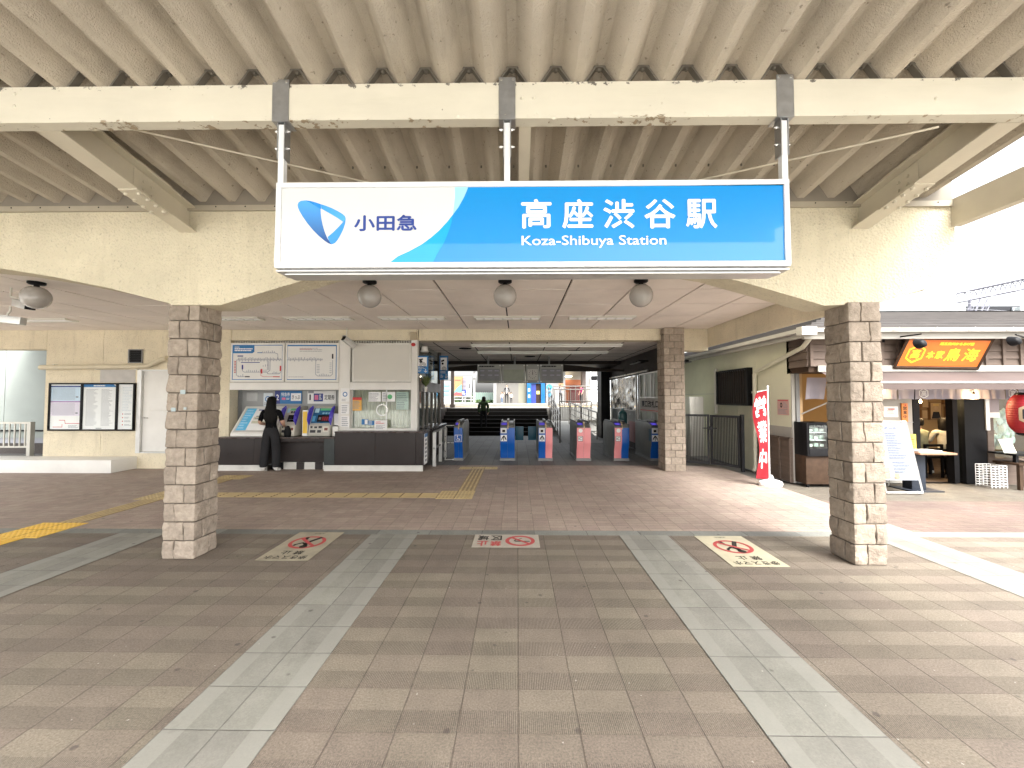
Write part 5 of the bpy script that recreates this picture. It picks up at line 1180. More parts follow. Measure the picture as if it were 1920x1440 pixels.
# ------------------------------------------------------------------ beyond the tracks
YD2 = 38.0
ob = thing('platform_building', 'pale waiting building on the far platform', 'building', (3, YD2, PZT)); Y = YD2 + .6
m_w2 = M('far_wall', (.15, .143, .13), .8, .06, 1); m_w3 = M('far_wall_cream', (.20, .195, .15), .8, .06, 1); m_w4 = M('far_wall_white', (.27, .27, .262), .8, .05, 1)
mb = MB()
def fp_(px0, py0, px1, py1, Y_, th, m_, nm='wall'): 
    mb = MB(); mb.panel(px0, py0, px1, py1, Y_, th, m_); return mb.build(nm, ob)
zf_ = 757
fp_(925, 690, 931, zf_, Y - .3, .6, m_greypaint, 'column')
fp_(931, 690, 972, zf_, Y, .4, m_w2); fp_(972, 690, 987, zf_, Y, .4, m_w3); fp_(987, 690, 1024, zf_, Y + .3, .3, m_w4); fp_(1024, 690, 1060, zf_, Y, .4, m_w4)
fp_(925, 664, 1110, 690, Y - 1.0, 4, M('far_fascia', (.30, .29, .27), .7))
fp_(1050, 690, 1097, 714, Y + 2.4, .2, M('far_soffit', (.23, .21, .18), .8))
fp_(1046, 712, 1092, zf_, Y + 2.2, .2, M('orange_wall', (.24, .075, .03), .7)); fp_(1068, 722, 1087, zf_, Y + 2.1, .08, M('maroon_door', (.09, .012, .012), .5), 'doorway')
fp_(1092, 690, 1099, zf_, Y, 1.0, M('far_post', (.08, .06, .05), .7), 'column')
fp_(1050, 683, 1097, 690, Y - 1.3, .25, m_w4, 'fascia')
mb = MB(); q = P(1062, 706, Y + 1.6); mb.lathe([(.4, -.05), (.55, 0), (.55, .05)], q, emis('far_lamp', (1, .9, .7), 2.5), 20); mb.build('lamp', ob)
mb = MB(); a = RC(1029, 722, 1036, 745, Y); fr = front(0, 0, Y - .003); mb.disc(fr, PX(1030, 728, Y), PZ(1030, 726, Y), .27, M('mural_blue', (.05, .40, .72), .6), 1); mb.rect(fr, PX(1027, 728, Y), PZ(1030, 745, Y), PX(1033, 728, Y), PZ(1030, 727, Y), M('mural_blue'), 1); mb.disc(fr, PX(1052, 725, Y), PZ(1052, 722, Y), .25, M('mural_orange', (.55, .24, .12), .6), 1); mb.build('mural', ob)
ll = thing('lift_door', 'bright blue lift entrance with a dark door and yellow notice', 'lift', (PX(1005, 757, YD2), YD2, PZT))
m_lb = M('lift_blue', S(0, 84, 138), .35, .05, 2)
mb = MB(); Yl = YD2 + .1
mb.panel(988, 712, 996, zf_, Yl, .8, m_lb); mb.panel(1014.5, 712, 1022, zf_, Yl, .8, m_lb); a0 = PX(996, 715, Yl); a1 = PX(1014.5, 715, Yl); mb.box(a0 + .002, a1 - .002, Yl, Yl + .8, PZ(1005, 719, Yl), PZ(1005, 712, Yl), m_lb); mb.build('surround', ll)
mb = MB(); mb.box(a0 + .002, a1 - .002, Yl + .25, Yl + .3, PZT, PZ(1005, 719, Yl) - .002, M('lift_brown', (.035, .022, .018), .4)); mb.box(a0 + .004, a0 + .45, Yl + .2, Yl + .248, PZT, PZ(1005, 719, Yl) - .01, m_navy); mb.build('door', ll)
mb = MB(); mb.panel(1006, 733, 1012, 739, Yl + .2, .02, M('yellow_notice', (.70, .62, .16), .5)); mb.build('notice', ll)
mb = MB()
for py in (731, 743): q = P(992, py, Yl); mb.box(q.x - .08, q.x + .08, Yl - .02, Yl - .002, q.z - .14, q.z + .14, m_paper)
mb.build('call_panel', ll)
Yb = 40
bb = thing('billboard', 'colourful map billboard with a striped list and a tall white panel', 'billboard', (PX(870, 740, Yb), Yb, PZT))
mb = MB(); mb.panel(848, 706, 868, 742, Yb, .1, M('map_orange', (.27, .17, .075), .6)); fr = front(0, 0, Yb)
def bq(px, py): return (PX(px, py, Yb), PZ(px, py, Yb))
mb.poly(fr, [bq(850, 736), bq(858, 726), bq(866, 720), bq(867, 733), bq(859, 739)], M('map_teal', (.10, .22, .21), .6), 1); mb.poly(fr, [bq(848.5, 741), bq(855, 735), bq(864, 737), bq(867, 741)], M('map_red', (.30, .06, .07), .6), 2); mb.lines(fr, *bq(853, 715), *bq(866, 711), 1, m_red, 2); mb.build('map_panel', bb)
mb = MB(); mb.panel(868.4, 706, 877, 742, Yb, .1, M('pale_panel', (.28, .28, .30), .6))
for k in range(9): mb.rect(fr, bq(869, 0)[0], PZ(872, 729 - k * 2.4 + 1.1, Yb), bq(876.5, 0)[0], PZ(872, 729 - k * 2.4, Yb), M('plum', (.05, .025, .065), .6), 1)
mb.rect(fr, bq(869, 0)[0], PZ(872, 741.5, Yb), bq(876.7, 0)[0], PZ(872, 731, Yb), m_navy, 1); mb.lines(fr, bq(870, 0)[0], PZ(872, 740, Yb), bq(876, 0)[0], PZ(872, 733, Yb), 2, m_paper, 2); mb.build('list_panel', bb)
mb = MB(); mb.panel(877.4, 706, 884.5, 742.5, Yb, .1, m_w4); mb.lines(fr, bq(879, 0)[0], PZ(880, 738, Yb), bq(881.5, 0)[0], PZ(880, 708, Yb), 12, m_navy, 1); mb.rect(fr, bq(882.4, 0)[0], PZ(880, 728, Yb), bq(883.8, 0)[0], PZ(880, 720, Yb), m_ink, 2); mb.build('side_panel', bb)
mb = MB()
for p in (850, 867, 883): mb.box(PX(p, 742, Yb) - .06, PX(p, 742, Yb) + .06, Yb + .101, Yb + .2, PZT, PZ(p, 710, Yb), m_w4)
mb.build('post', bb)
o = thing('white_fence', 'white rail fence before a clipped hedge on the far platform', 'fence', (PX(860, 757, 39), 39, PZT)); mb = MB()
for py in (744, 749, 755): mb.box(PX(828, py, 39), PX(888, py, 39), 39, 39.05, PZ(860, py, 39) - .05, PZ(860, py, 39) + .05, m_w4)
mb.build('rail', o); mb = MB()
for p in (830, 851, 872, 888): mb.box(PX(p, 750, 39) - .06, PX(p, 750, 39) + .06, 39.055, 39.15, PZT, PZ(860, 742, 39), m_w4)
mb.build('post', o)
# hedges of small leaf faces
def leafmass(name, label, x0, x1, y0, y1, z0, z1, n, size, cols, seed, cat='hedge'):
    r = random.Random(seed); mb = MB(); ms = [M('leaf_%s' % q, c, .6, .3, 5) for q, c in cols]
    for k in range(n):
        u = r.uniform(-1, 1); v = r.uniform(-1, 1); w_ = r.uniform(-1, 1)
        top = 1 - .25 * abs(noise.noise(Vector((u * 4, seed, 0)))) 
        c = Vector(((x0 + x1) / 2 + u * (x1 - x0) / 2, (y0 + y1) / 2 + v * (y1 - y0) / 2, z0 + (w_ + 1) / 2 * (z1 - z0) * top))
        d_ = Vector((r.gauss(0, 1), r.gauss(0, 1), r.gauss(.4, 1))).normalized(); a = d_.orthogonal().normalized() * size * r.uniform(.6, 1.3); b_ = d_.cross(a).normalized() * size * .5
        m_ = ms[0] if noise.noise(c * 1.3) > 0 else ms[-1]
        mb.add([c - a, c - b_, c + a, c + b_], [(0, 1, 2, 3)], m_)
    return tag(mb.build(name), label, cat)
LG = (('dark', (.05, .10, .025)), ('light', (.11, .18, .05)))
leafmass('hedge', 'clipped green hedge behind the white fence', PX(848, 750, 40.5), PX(890, 750, 40.5), 40.3, 41.2, PZT, PZ(860, 741, 40.5), 900, .13, LG, 1)
leafmass('shrub', 'low green shrubs at the foot of the pale green fence', PX(890, 750, 39.5), PX(925, 750, 39.5), 39.3, 39.8, PZT, PZ(900, 750, 39.5), 350, .10, LG, 2, 'shrub')
o = thing('green_fence', 'pale green panel fence on the far side', 'fence', (PX(905, 757, 41), 41, PZT)); mb = MB(); mb.box(PX(886, 745, 41), PX(927, 745, 41), 41, 41.08, PZT, PZ(905, 736, 41), M('pale_green', (.24, .36, .30), .6)); mb.build('panel', o)
mb = MB()
for k in range(12): x = PX(887 + k * 3.5, 745, 41); mb.box(x, x + .05, 40.94, 40.998, PZT, PZ(905, 735, 41), m_w4)
mb.build('post', o)
mb = MB(); mb.panel(823, 715, 850, 757, 46, 6, M('pale_blue_wall', (.28, .36, .42), .7)); 
for k in range(3): mb.panel(829, 719 + k * 9, 843, 724 + k * 9, 45.9, .09, M('blue_window', (.18, .38, .48), .2))
tag(mb.build('blue_building'), 'pale blue building glimpsed left of the dark post', 'building')
o = thing('signal_pole', 'white pole beside the billboard carrying a speaker', 'pole', (PX(889, 757, 36), 36, PZT)); mb = MB(); x = PX(889, 720, 36); mb.box(x - .09, x + .09, 36, 36.18, PZT, 6.5, m_w4); mb.build('post', o); mb = MB(); mb.panel(887, 691, 892, 697, 35.85, .14, m_greypaint); mb.panel(887, 705, 892, 709, 35.85, .14, m_greypaint); mb.build('signal_box', o)
# dark platform posts
for px, lb in ((848, 'dark steel platform post left of the billboard'), (829, 'darker wide post behind the office corner')):
    Yq = 20.6; mb = MB(); x = PX(px, 720, Yq); s_ = .075; mb.box(x - s_, x + s_, Yq, Yq + .15, PZT, 3.6, m_brownblack); mb.box(x - .11, x + .11, Yq - .04, Yq + .19, PZT, PZT + .16, m_brownblack); tag(mb.build('platform_post'), lb, 'post', 'platform posts')
mb = MB(); mb.box(-9, -1.9, 20.2, 23.8, 3.5, 3.7, m_offw); tag(mb.build('platform_canopy'), 'flat canopy over the near platform at left', 'canopy')
o = thing('platform_camera', 'white pole with a dark hooded camera to the right of the far building', 'camera', (PX(1104, 757, 24.5), 24.5, PZT)); mb = MB(); x = PX(1104, 720, 24.5); mb.box(x - .10, x + .10, 24.5, 24.7, PZT, 4.2, m_w4); mb.build('post', o); mb = MB(); a = RC(1109, 705, 1119, 713, 24.3); mb.box(a[0], a[1], 24.2, 24.5, a[2], a[3], m_black); mb.build('hood', o); mb = MB(); a = RC(1110, 686, 1124, 703, 24.6); mb.box(a[0], a[1], 24.6, 24.8, a[2], a[3], m_w4); mb.build('lamp_box', o)
mb = MB(); mb.panel(1096, 640, 1290, 757, 48, 6, M('pale_wall_far', (.62, .66, .68), .8)); tag(mb.build('pale_building'), 'pale blue-grey building seen past the ramp', 'building')

# ------------------------------------------------------------------ left outside
Yw = 11.6; mb = MB(); t = NT('soundproof_panel'); t.set(t.mul((.27, .30, .28), t.ramp(t.noise(1.2, 4), .3, .7, .9, 1.05)), .5); m_sp = t.m
x = -22.0
while x < -9.6: mb.box(x, x + 1.185, Yw, Yw + .08, .45, 5.2, m_sp); x += 1.2
mb.box(-22, -9.6, Yw + .02, Yw + .1, .3, 5.1, m_greyink); mb.box(-22, -9.6, Yw - .04, Yw - .001, PZ(40, 808.6, Yw), PZ(40, 806, Yw), m_black); mb.box(-22, -9.6, Yw - .05, Yw + .1, 0, .30, M('hatched_base', (.07, .06, .055), .8, .4, 22))
tag(mb.build('panel_wall'), 'tall pale soundproof panel wall outside at far left', 'wall')
o = thing('picket_railing', 'grey metal picket railing behind the white plinth', 'railing', (-12, 10.2, 0)); Yr = 10.2; mb = MB(); z1 = PZ(30, 791, Yr); x1_ = PX(52, 830, Yr)
mb.box(-16, x1_, Yr, Yr + .04, z1 - .05, z1, m_offw); mb.box(-16, x1_, Yr, Yr + .04, .34, .38, m_offw); mb.build('rail', o); mb = MB(); x = -16
while x < x1_ - .05: mb.box(x, x + .025, Yr + .008, Yr + .03, .381, z1 - .051, m_offw); x += .135
mb.build('picket', o); mb = MB(); mb.box(x1_, x1_ + .09, Yr - .03, Yr + .07, 0, z1 + .0, m_offw); mb.build('post', o)

# ------------------------------------------------------------------ shop on the right
sh = thing('restaurant', 'restaurant with cream side wall, dark boarding and a brown awning', 'restaurant', (5.15, 7.72, 0))
YSF, XS = 7.72, 5.13
m_scream = M('shop_cream', (.66, .65, .50), .8, .08, 1.2, .002, 40, dirt=.18); m_swhite = M('shop_white', (.36, .345, .31), .7, .06, 2)
t = NT('weathered_boarding'); t.set(t.mix(t.noise(3, 6, .6, stretch=(.5, .5, 6)), (.075, .052, .040), (.17, .125, .098)), .75); t.bump(t.noise(20, 4, .6, stretch=(.2, .2, 4)), .003); m_board = t.m
ZE = 2.70
mb = MB()
ys = [7.722, 8.85, 9.6, 10.2, 11.1, 12.0, 16.0]
for a, b_ in zip(ys, ys[1:]):
    if a > 8.5: mb.box(XS, XS + .15, a + .004, b_ - .004, 0.02, 1.70, m_scream); mb.box(XS, XS + .15, a + .004, b_ - .004, 1.708, ZE, m_scream)
    else: mb.box(XS, XS + .15, a, b_ - .004, .86, ZE, m_scream); mb.box(XS - .004, XS + .15, a, b_ - .004, .84, 1.05, m_swhite)
mb.box(XS + .01, XS + .14, 7.8, 16, 0, ZE - .01, m_greyink)
mb.build('side_wall', sh)
mb = MB()
for k in range(8): z = .03 + k * .10; mb.prismY([(XS - .045, z), (XS - .030, z + .098), (XS - .001, z + .098), (XS - .001, z)], 7.70, 8.83, m_board)
for y in (7.70, 8.0, 8.3, 8.6, 8.8): mb.box(XS - .06, XS - .03, y, y + .05, .02, .86, m_board)
mb.box(XS - .06, XS, 7.69, 8.84, .835, .86, m_board); mb.build('boarding', sh)
# barred window, pipes
mb = MB(); m_bw = (P(1347, 692, 9.2), P(1398, 690, 8.9)); y1, y0 = 10.35, 8.95; z0, z1 = PZ(1397, 761, 8.95), PZ(1397, 689, 8.95)
mb.box(XS - .03, XS - .001, y0, y1, z0, z1, m_black)
for a in ((y0, y1, z0, z0 + .04), (y0, y1, z1 - .04, z1), (y0, y0 + .05, z0 + .04, z1 - .04), (y1 - .05, y1, z0 + .04, z1 - .04)): mb.box(XS - .12, XS - .031, *a, m_black)
for k in range(13): y = y0 + .08 + k * (y1 - y0 - .12) / 13; mb.box(XS - .11, XS - .09, y, y + .03, z0 + .04, z1 - .04, m_brownblack)
mb.build('barred_window', sh)
mb = MB(); m_pipe = M('cream_downpipe', (.58, .56, .45), .45, .06)
mb.tube([(5.0, 7.0, 2.63), (XS - .05, 7.3, 2.50), (XS - .06, 8.72, PZ(1400, 697, 8.75)), (XS - .06, 8.78, PZ(1400, 702, 8.75)), (XS - .06, 8.80, .1), (XS - .12, 8.78, .05)], .04, m_pipe, 10)
for z in (.5, 1.7): mb.box(XS - .11, XS, 8.78, 8.82, z, z + .04, m_pipe)
mb.build('downpipe', sh, smooth=50); mb = MB(); mb.tube([(XS - .05, 10.5, 1.2), (XS - .05, 10.5, 2.28), (XS - .02, 10.5, 2.33)], .045, m_offw, 10); mb.build('downpipe', sh, smooth=50)
# roof
ye = 6.92; ze0 = PZ(1700, 635, ye); ze1 = PZ(1700, 614, ye); XE = 4.84
mb = MB(); mb.box(XE, 16, ye, ye + .06, ze0, ze1, m_swhite); mb.box(XE, XE + .06, ye + .062, 16, ze0 + .03, ze1, m_swhite); mb.box(XE + .062, 16, ye + .062, 7.9, ze0 + .08, ze0 + .1, m_swhite); mb.box(XE + .062, XS + .2, 7.9, 16, ze0 + .08, ze0 + .1, m_swhite); mb.build('eaves', sh)
mb = MB(); mb.prismX([(ye - .11, ze1 - .02), (ye - .10, ze1 - .085), (ye - .02, ze1 - .085), (ye - .002, ze1 - .02)], XE - .06, 16, m_swhite); mb.prismY([(XE - .11, ze1 - .02), (XE - .10, ze1 - .085), (XE - .02, ze1 - .085), (XE - .002, ze1 - .02)], ye - .06, 16, m_swhite)
mb.box(XE - .13, XE + .12, ye - .14, ye + .0, ze1 - .14, ze1 - .0, m_swhite)
for k in range(9): x = 5.6 + k * .62; mb.tube([(x, ye - .112, ze1 - .06), (x + .07, ye - .118, ze1 - .045), (x + .11, ye - .118, ze1 - .015)], .007, m_greypaint, 6)
mb.build('gutter', sh)
t = NT('slate_roof'); t.set(t.mul((.046, .040, .037), t.ramp(t.noise(2.5, 6), .3, .7, .8, 1.2)), .7); m_slate = t.m
mb = MB(); rows = 7; e0 = (XE - .02, ye - .05, ze1 + .005); sl = .32
for k in range(rows):
    d0, d1 = k * .33, (k + 1) * .33 + .05
    z0 = ze1 + .012 + d0 * sl; z1 = ze1 + .012 + (d0 + .38) * sl - .025
    mb.add([(XE + d0, ye - .05 + d0, z0 + .022), (16, ye - .05 + d0, z0 + .022), (16, ye - .05 + d1, z1 + .0), (XE + d1, ye - .05 + d1, z1), (XE + d0, ye - .05 + d0, z0 - .022), (16, ye - .05 + d0, z0 - .03)], [(0, 1, 2, 3), (4, 5, 1, 0)], m_slate)
    mb.add([(XE + d0, ye - .05 + d0, z0 + .022), (XE + d1, ye - .05 + d1, z1), (XE + d1, 16, z1), (XE + d0, 16, z0 + .022), (XE + d0, ye - .05 + d0, z0 - .03), (XE + d0, 16, z0 - .03)], [(0, 1, 2, 3), (4, 0, 3, 5)], m_slate)
D_ = rows * .33; zr_ = ze1 + D_ * sl + .02
mb.add([(XE + D_, ye - .05 + D_, zr_), (16, ye - .05 + D_, zr_), (16, ye + 2 * D_, ze1), (XE + 2 * D_, ye + 2 * D_, ze1), (XE + 2 * D_, 16, ze1), (XE + D_, 16, zr_)], [(0, 1, 2, 3), (0, 3, 4, 5)], m_slate)
mb.build('roof', sh)
# boarded band over the front
Yf = 7.24; zb_, zt_ = PZ(1600, 687, Yf), ze0 + .08
mb = MB()
def boards(x0, x1, y, z0, z1, n):
    h = (z1 - z0) / n
    for k in range(n): z = z0 + k * h; mb.prismX([(y - .035, z), (y - .012, z + h - .003), (y, z + h - .003), (y, z)], x0, x1, m_board)
boards(XS, 16, Yf, zb_, zt_, 4); 
for x in [XS] + [5.75 + k * .30 for k in range(30)]: mb.box(x, x + .05, Yf - .055, Yf - .02, zb_, zt_, m_board)
for k in range(4): h = (zt_ - zb_) / 4; z = zb_ + k * h; mb.prismY([(XS - .035, z), (XS - .012, z + h - .003), (XS, z + h - .003), (XS, z)], Yf, YSF, m_board)
mb.box(XS, 16, Yf + .001, YSF + .1, zb_ + .0, zt_, m_woodd); mb.box(XS, 16, Yf, YSF + .1, zb_ - .10, zb_ - .001, m_woodd); mb.build('boarding', sh)
mb = MB(); mb.box(5.62, 16, Yf - .07, Yf - .04, PZ(1700, 697, Yf), zb_ + .01, m_swhite); mb.box(XS + .12, 5.618, Yf - .07, Yf - .04, PZ(1700, 697, Yf), zb_ + .01, m_swhite); mb.build('white_strip', sh)
# awning
t = NT('awning_cloth'); t.set(t.mul((.088, .064, .058), t.ramp(t.noise(3, 4), .3, .7, .93, 1.06)), .85); m_aw = t.m
mb = MB(); zA0, zA1 = PZ(1700, 697, 7.2), PZ(1700, 717, 6.78); xa = 5.30
N = 40; vs = []; fs_ = []
for j in range(5):
    for i in range(N + 1):
        u = i / N; v = j / 4; x = xa + (13 - xa) * u; y = 7.2 - .42 * v; z = zA0 + (zA1 - zA0) * v + .012 * sin(u * 40) * (v if v < .99 else .3)
        vs.append((x, y, z))
for i in range(N + 1): u = i / N; vs.append((xa + (13 - xa) * u, 6.785 + .008 * sin(u * 60), PZ(1700, 730, 6.78) + .004 * sin(u * 33)))
for j in range(5):
    for i in range(N): a0 = j * (N + 1) + i; fs_.append((a0, a0 + N + 1, a0 + N + 2, a0 + 1))
mb.add(vs, fs_, m_aw); mb.tube([(xa, 6.79, zA1), (13, 6.79, zA1)], .02, m_alu, 8); aw = mb.build('awning', sh, smooth=60)
mb = MB(); mb.tube([(5.28, 7.66, PZ(1488, 776, 7.7)), (5.55, 7.3, PZ(1520, 752, 7.4)), (5.75, 6.9, 1.88)], .013, m_alu, 8); mb.build('awning_arm', aw, smooth=50)
# front wall and openings
m_shopin = M('shop_inner', (.30, .22, .13), .8, .2, 2)
mb = MB(); q = lambda px: PX(px, 820, YSF)
mb.box(XS + .001, q(1491), YSF - .02, YSF + .15, .02, zb_ - .1, m_swhite); mb.box(q(1491.5), q(1498), YSF - .05, YSF + .12, .02, zb_ - .1, m_greypaint)
mb.box(q(1640), q(1712), YSF, YSF + .15, 0.02, zb_ - .1, m_swhite); mb.box(q(1640), q(1712), YSF - .02, YSF - .001, PZ(1690, 792, YSF), PZ(1690, 791, YSF), m_greyink)
mb.box(q(1505), q(1640), YSF + .02, YSF + .15, .02, .82, m_board)
mb.box(q(1852), q(1864), YSF, YSF + .15, 0, zb_ - .1, m_board); mb.box(q(1864), 16, YSF, YSF + .15, 0, .48, m_board); mb.build('front_wall', sh)
mb = MB(); mb.box(q(1498.5), q(1505), YSF - .02, YSF + .14, .9, zb_ - .1, M('pine_frame', (.55, .36, .18), .5)); mb.box(q(1498.5), q(1640), YSF - .06, YSF + .14, .84, .90, M('pine_frame')); mb.build('counter_window_frame', sh)
for px0, py0, px1, py1 in ((1713, 705, 1725, 904), (1787, 725, 1796, 904)):
    mb = MB(); mb.box(q(px0), q(px1), YSF - .01, YSF + .12, .02, zb_ - .1, m_black); mb.build('door_frame', sh)
mb = MB(); mb.box(q(1796.5), q(1807), YSF + .04, YSF + .046, .1, 2.0, m_glass); mb.box(q(1807.5), q(1848), YSF - .02, YSF + .1, .02, zb_ - .1, m_black); mb.box(q(1851) - .05, q(1851) + .02, YSF - .04, YSF - .021, 1.0, 1.9, m_alu); mb.build('sliding_door', sh)
mb = MB(); mb.box(q(1864), q(1985), YSF + .05, YSF + .056, .48, 1.95, m_glass); mb.build('window', sh)
# interior room
mb = MB(); Yi = 11.0
mb.box(XS + .16, 12, Yi, Yi + .1, 0, 2.4, M('inner_back', (.34, .22, .10), .8, .15, 2)); mb.box(XS + .16, 12, YSF + .16, Yi, 2.35, 2.45, M('inner_ceiling', (.25, .2, .14), .8)); mb.box(XS + .16, 12, YSF + .16, Yi, .003, .015, M('inner_floor', (.06, .045, .035), .6)); mb.box(12, 12.1, YSF + .16, Yi, 0, 2.4, m_shopin)
mb.box(q(1507), q(1600), 9.6, 9.7, 0, 2.3, M('inner_grey', (.20, .175, .14), .8))
mb.build('interior', sh)
mb = MB(); mp = M('frame_photo', (.20, .11, .05), .5)
for px in ((1744, 754, 1766, 787), (1728, 735, 1741, 765), (1771, 738, 1785, 758), (1776, 762, 1786, 782), (1728, 768, 1740, 786)):
    a = RC(*px, 10.9); mb.box(a[0], a[1], 10.9, 10.98, a[2], a[3], mp); fr = front(a[0], a[2], 10.9); w_, h_ = a[1] - a[0], a[3] - a[2]; mb.rect(fr, .02, .02, w_ - .02, h_ - .02, M('photo_tan', (.46, .32, .17), .5), 1)
    if px[0] == 1744: mb.disc(fr, w_ * .5, h_ * .66, w_ * .16, M('photo_skin', (.5, .34, .2), .5), 2, 16); mb.rect(fr, w_ * .25, h_ * .78, w_ * .75, h_ * .9, M('photo_cap', (.6, .42, .16), .5), 3); mb.poly(fr, [(.03, .03), (w_ - .03, .03), (w_ * .75, h_ * .45), (w_ * .25, h_ * .45)], m_ink, 2)
mb.build('wall_picture', sh)
m_bulb = emis('warm_bulb', (1.0, .72, .38), 9.0)
for px, py, Y in ((1655, 734, 7.4), (1725, 753, 8.4), (1765, 742, 8.6), (1826, 743, 7.45)):
    p_ = P(px, py, Y); o = thing('hanging_bulb', {1655: 'warm bulb beside the right stone pillar', 1725: 'warm bulb just inside the restaurant door', 1765: 'dim warm bulb deeper inside the restaurant', 1826: 'warm bulb in front of the black sliding door'}[px], 'lamp', tuple(p_), 'warm bulbs of the restaurant')
    mb = MB(); mb.ball(p_, .028, .028, .034, m_bulb, 12, 8); mb.build('bulb', o, smooth=60); mb = MB(); mb.tube([p_ + Vector((0, 0, .03)), p_ + Vector((0, 0, .08))], .016, m_black, 8); mb.tube([p_ + Vector((0, 0, .08)), (p_.x, p_.y, 2.15 if Y > 8 else 2.0)], .004, m_black, 5); mb.build('socket', o)
    l_ = bpy.data.lights.new('bulb_light', 'POINT'); l_.energy = 15 if Y > 8 else 2.0; l_.color = (1, .68, .34); l_.shadow_soft_size = .05; lo = bpy.data.objects.new('bulb_light', l_); COL.objects.link(lo); lo.location = p_ + Vector((0, -.06, 0))
# noren curtains
m_nor = M('noren_cloth', (.34, .32, .37), .9, .08, 4)
def noren(px0, px1, y, emblem, label, z1=PZ(1700, 722, 7.5), lean=0):
    x0, x1 = PX(px0, 740, y), PX(px1, 740, y); z0 = PZ(1700, 749, y); mb = MB(); N = 10; vs = []; fs_ = []
    for j in range(6):
        for i in range(N + 1): u = i / N; v = j / 5; vs.append((x0 + .008 + (x1 - x0 - .016) * u + lean * v, y + .018 * sin(u * 9 + px0) * v, z1 + (z0 - z1) * v + .012 * sin(u * 3.1) * v))
    for j in range(5):
        for i in range(N): a0 = j * (N + 1) + i; fs_.append((a0, a0 + N + 1, a0 + N + 2, a0 + 1))
    mb.add(vs, fs_, m_nor)
    if emblem:
        fr = front((x0 + x1) / 2, z0 + .11, y - .03); 
        hx = [(.085 * cos(pi / 6 + k * pi / 3), .085 * sin(pi / 6 + k * pi / 3)) for k in range(7)]; mb.line(fr, hx, .014, m_paper, 1); mb.text(fr, '高', -.045, -.05, .045, .05, m_paper, 1, .01)
    return tag(mb.build('noren', None, smooth=60), label, 'curtain', 'pale noren cloths under the awning')
px = 1650; k = 0
lab = {0: 'leftmost pale noren cloth, beside the stone pillar', 1: 'second pale noren cloth from the stone pillar', 2: 'pale noren cloth with a white hexagon emblem over the door', 3: 'plain noren cloth right of the emblem cloth', 4: 'noren cloth over the middle of the doorway', 5: 'noren cloth left of the bright bulb', 6: 'noren cloth behind the bright bulb over black door', 7: 'noren cloth left of the second emblem cloth', 8: 'noren cloth with a hexagon emblem near the red lantern', 9: 'last noren cloth above the red lantern'}
for a, b_, e in ((1652, 1683, 0), (1683, 1716, 0), (1716, 1742, 1), (1742, 1766, 0), (1766, 1793, 0), (1793, 1824, 0), (1824, 1855, 0), (1855, 1884, 0), (1884, 1908, 1), (1908, 1935, 0)): noren(a, b_, 7.5, e, lab[k]); k += 1
noren(1513, 1552, 7.55, False, 'pale noren cloth pushed aside over the counter window', PZ(1520, 708, 7.55), -.05); noren(1553, 1585, 7.55, True, 'noren cloth with emblem partly hidden by the stone pillar', PZ(1520, 708, 7.55))
# orange sign
q0, q1, q2, q3 = P(1705, 636, 6.98), P(1853, 640, 6.98), P(1832, 688, 7.14), P(1681, 686, 7.14)
os_ = thing('shop_sign', 'orange wooden shop sign with yellow brush lettering and emblem', 'sign', tuple((q3 + q2) / 2))
t = NT('orange_wood'); t.set(t.mix(t.noise(4, 6, .6, stretch=(.4, 1, 8)), S(176, 84, 18), S(204, 108, 34)), .45); m_or = t.m
ex, ey = (q2 - q3), (q0 - q3); W_ = ex.length; n_ = ex.cross(ey).normalized()
skew = ey.dot(ex.normalized()); Hh = (ey - ex.normalized() * skew).length; eyn = (ey - ex.normalized() * skew)
fr = Fr(q3, ex, eyn)
def sk(u, v): return (u + skew * v / Hh, v)
mb = MB(); pts = [sk(0, 0), sk(W_, 0), sk(W_, Hh), sk(0, Hh)]; mb.add([fr.at(*p_, 0) for p_ in pts] + [fr.at(*p_, 0) - fr.n * .05 for p_ in pts], [(0, 1, 2, 3), (7, 6, 5, 4), (0, 4, 5, 1), (1, 5, 6, 2), (2, 6, 7, 3), (3, 7, 4, 0)], m_or)
m_yg = M('sign_yellow', S(240, 196, 40), .5)
def stext(s_, u0, v0, u1, v1, b_=0.0):
    v, f = text_mesh(s_, 0)
    for i, (dx, dy) in enumerate(((0, 0), (.006, 0), (-.006, 0), (0, .005), (0, -.005))): mb.add([fr.at(*sk(u0 + a * (u1 - u0) + dx, v0 + c * (v1 - v0) + dy), 2 + i * .12) for a, c in v], f, m_yg)
hx = [sk(.22 + .15 * cos(pi / 6 + k * pi / 3), Hh * .46 + .15 * sin(pi / 6 + k * pi / 3)) for k in range(7)]
mb.line(fr, hx, .026, m_yg, 2); stext('高', .15, Hh * .46 - .075, .29, Hh * .46 + .075, .03)
stext('本', .42, Hh * .30, .54, Hh * .56, .02); stext('家', .57, Hh * .30, .70, Hh * .58, .02); stext('鳥', .74, Hh * .22, .97, Hh * .68, .03); stext('海', 1.04, Hh * .22, 1.28, Hh * .68, .03); stext('蔵王奥州からあげ屋', .55, Hh * .80, 1.12, Hh * .90, .01)
mb.build('sign_board', os_)
mb = MB(); 
for a, b_ in ((sk(-.03, -.03), sk(W_ + .03, -.03)), (sk(W_ + .02, -.03), sk(W_ + .02, Hh + .03)), (sk(W_ + .03, Hh + .02), sk(-.03, Hh + .02)), (sk(-.02, Hh + .03), sk(-.02, -.03))): mb.tube([fr.at(*a, 0), fr.at(*b_, 0)], .025, m_woodd, 4)
mb.build('frame', os_)
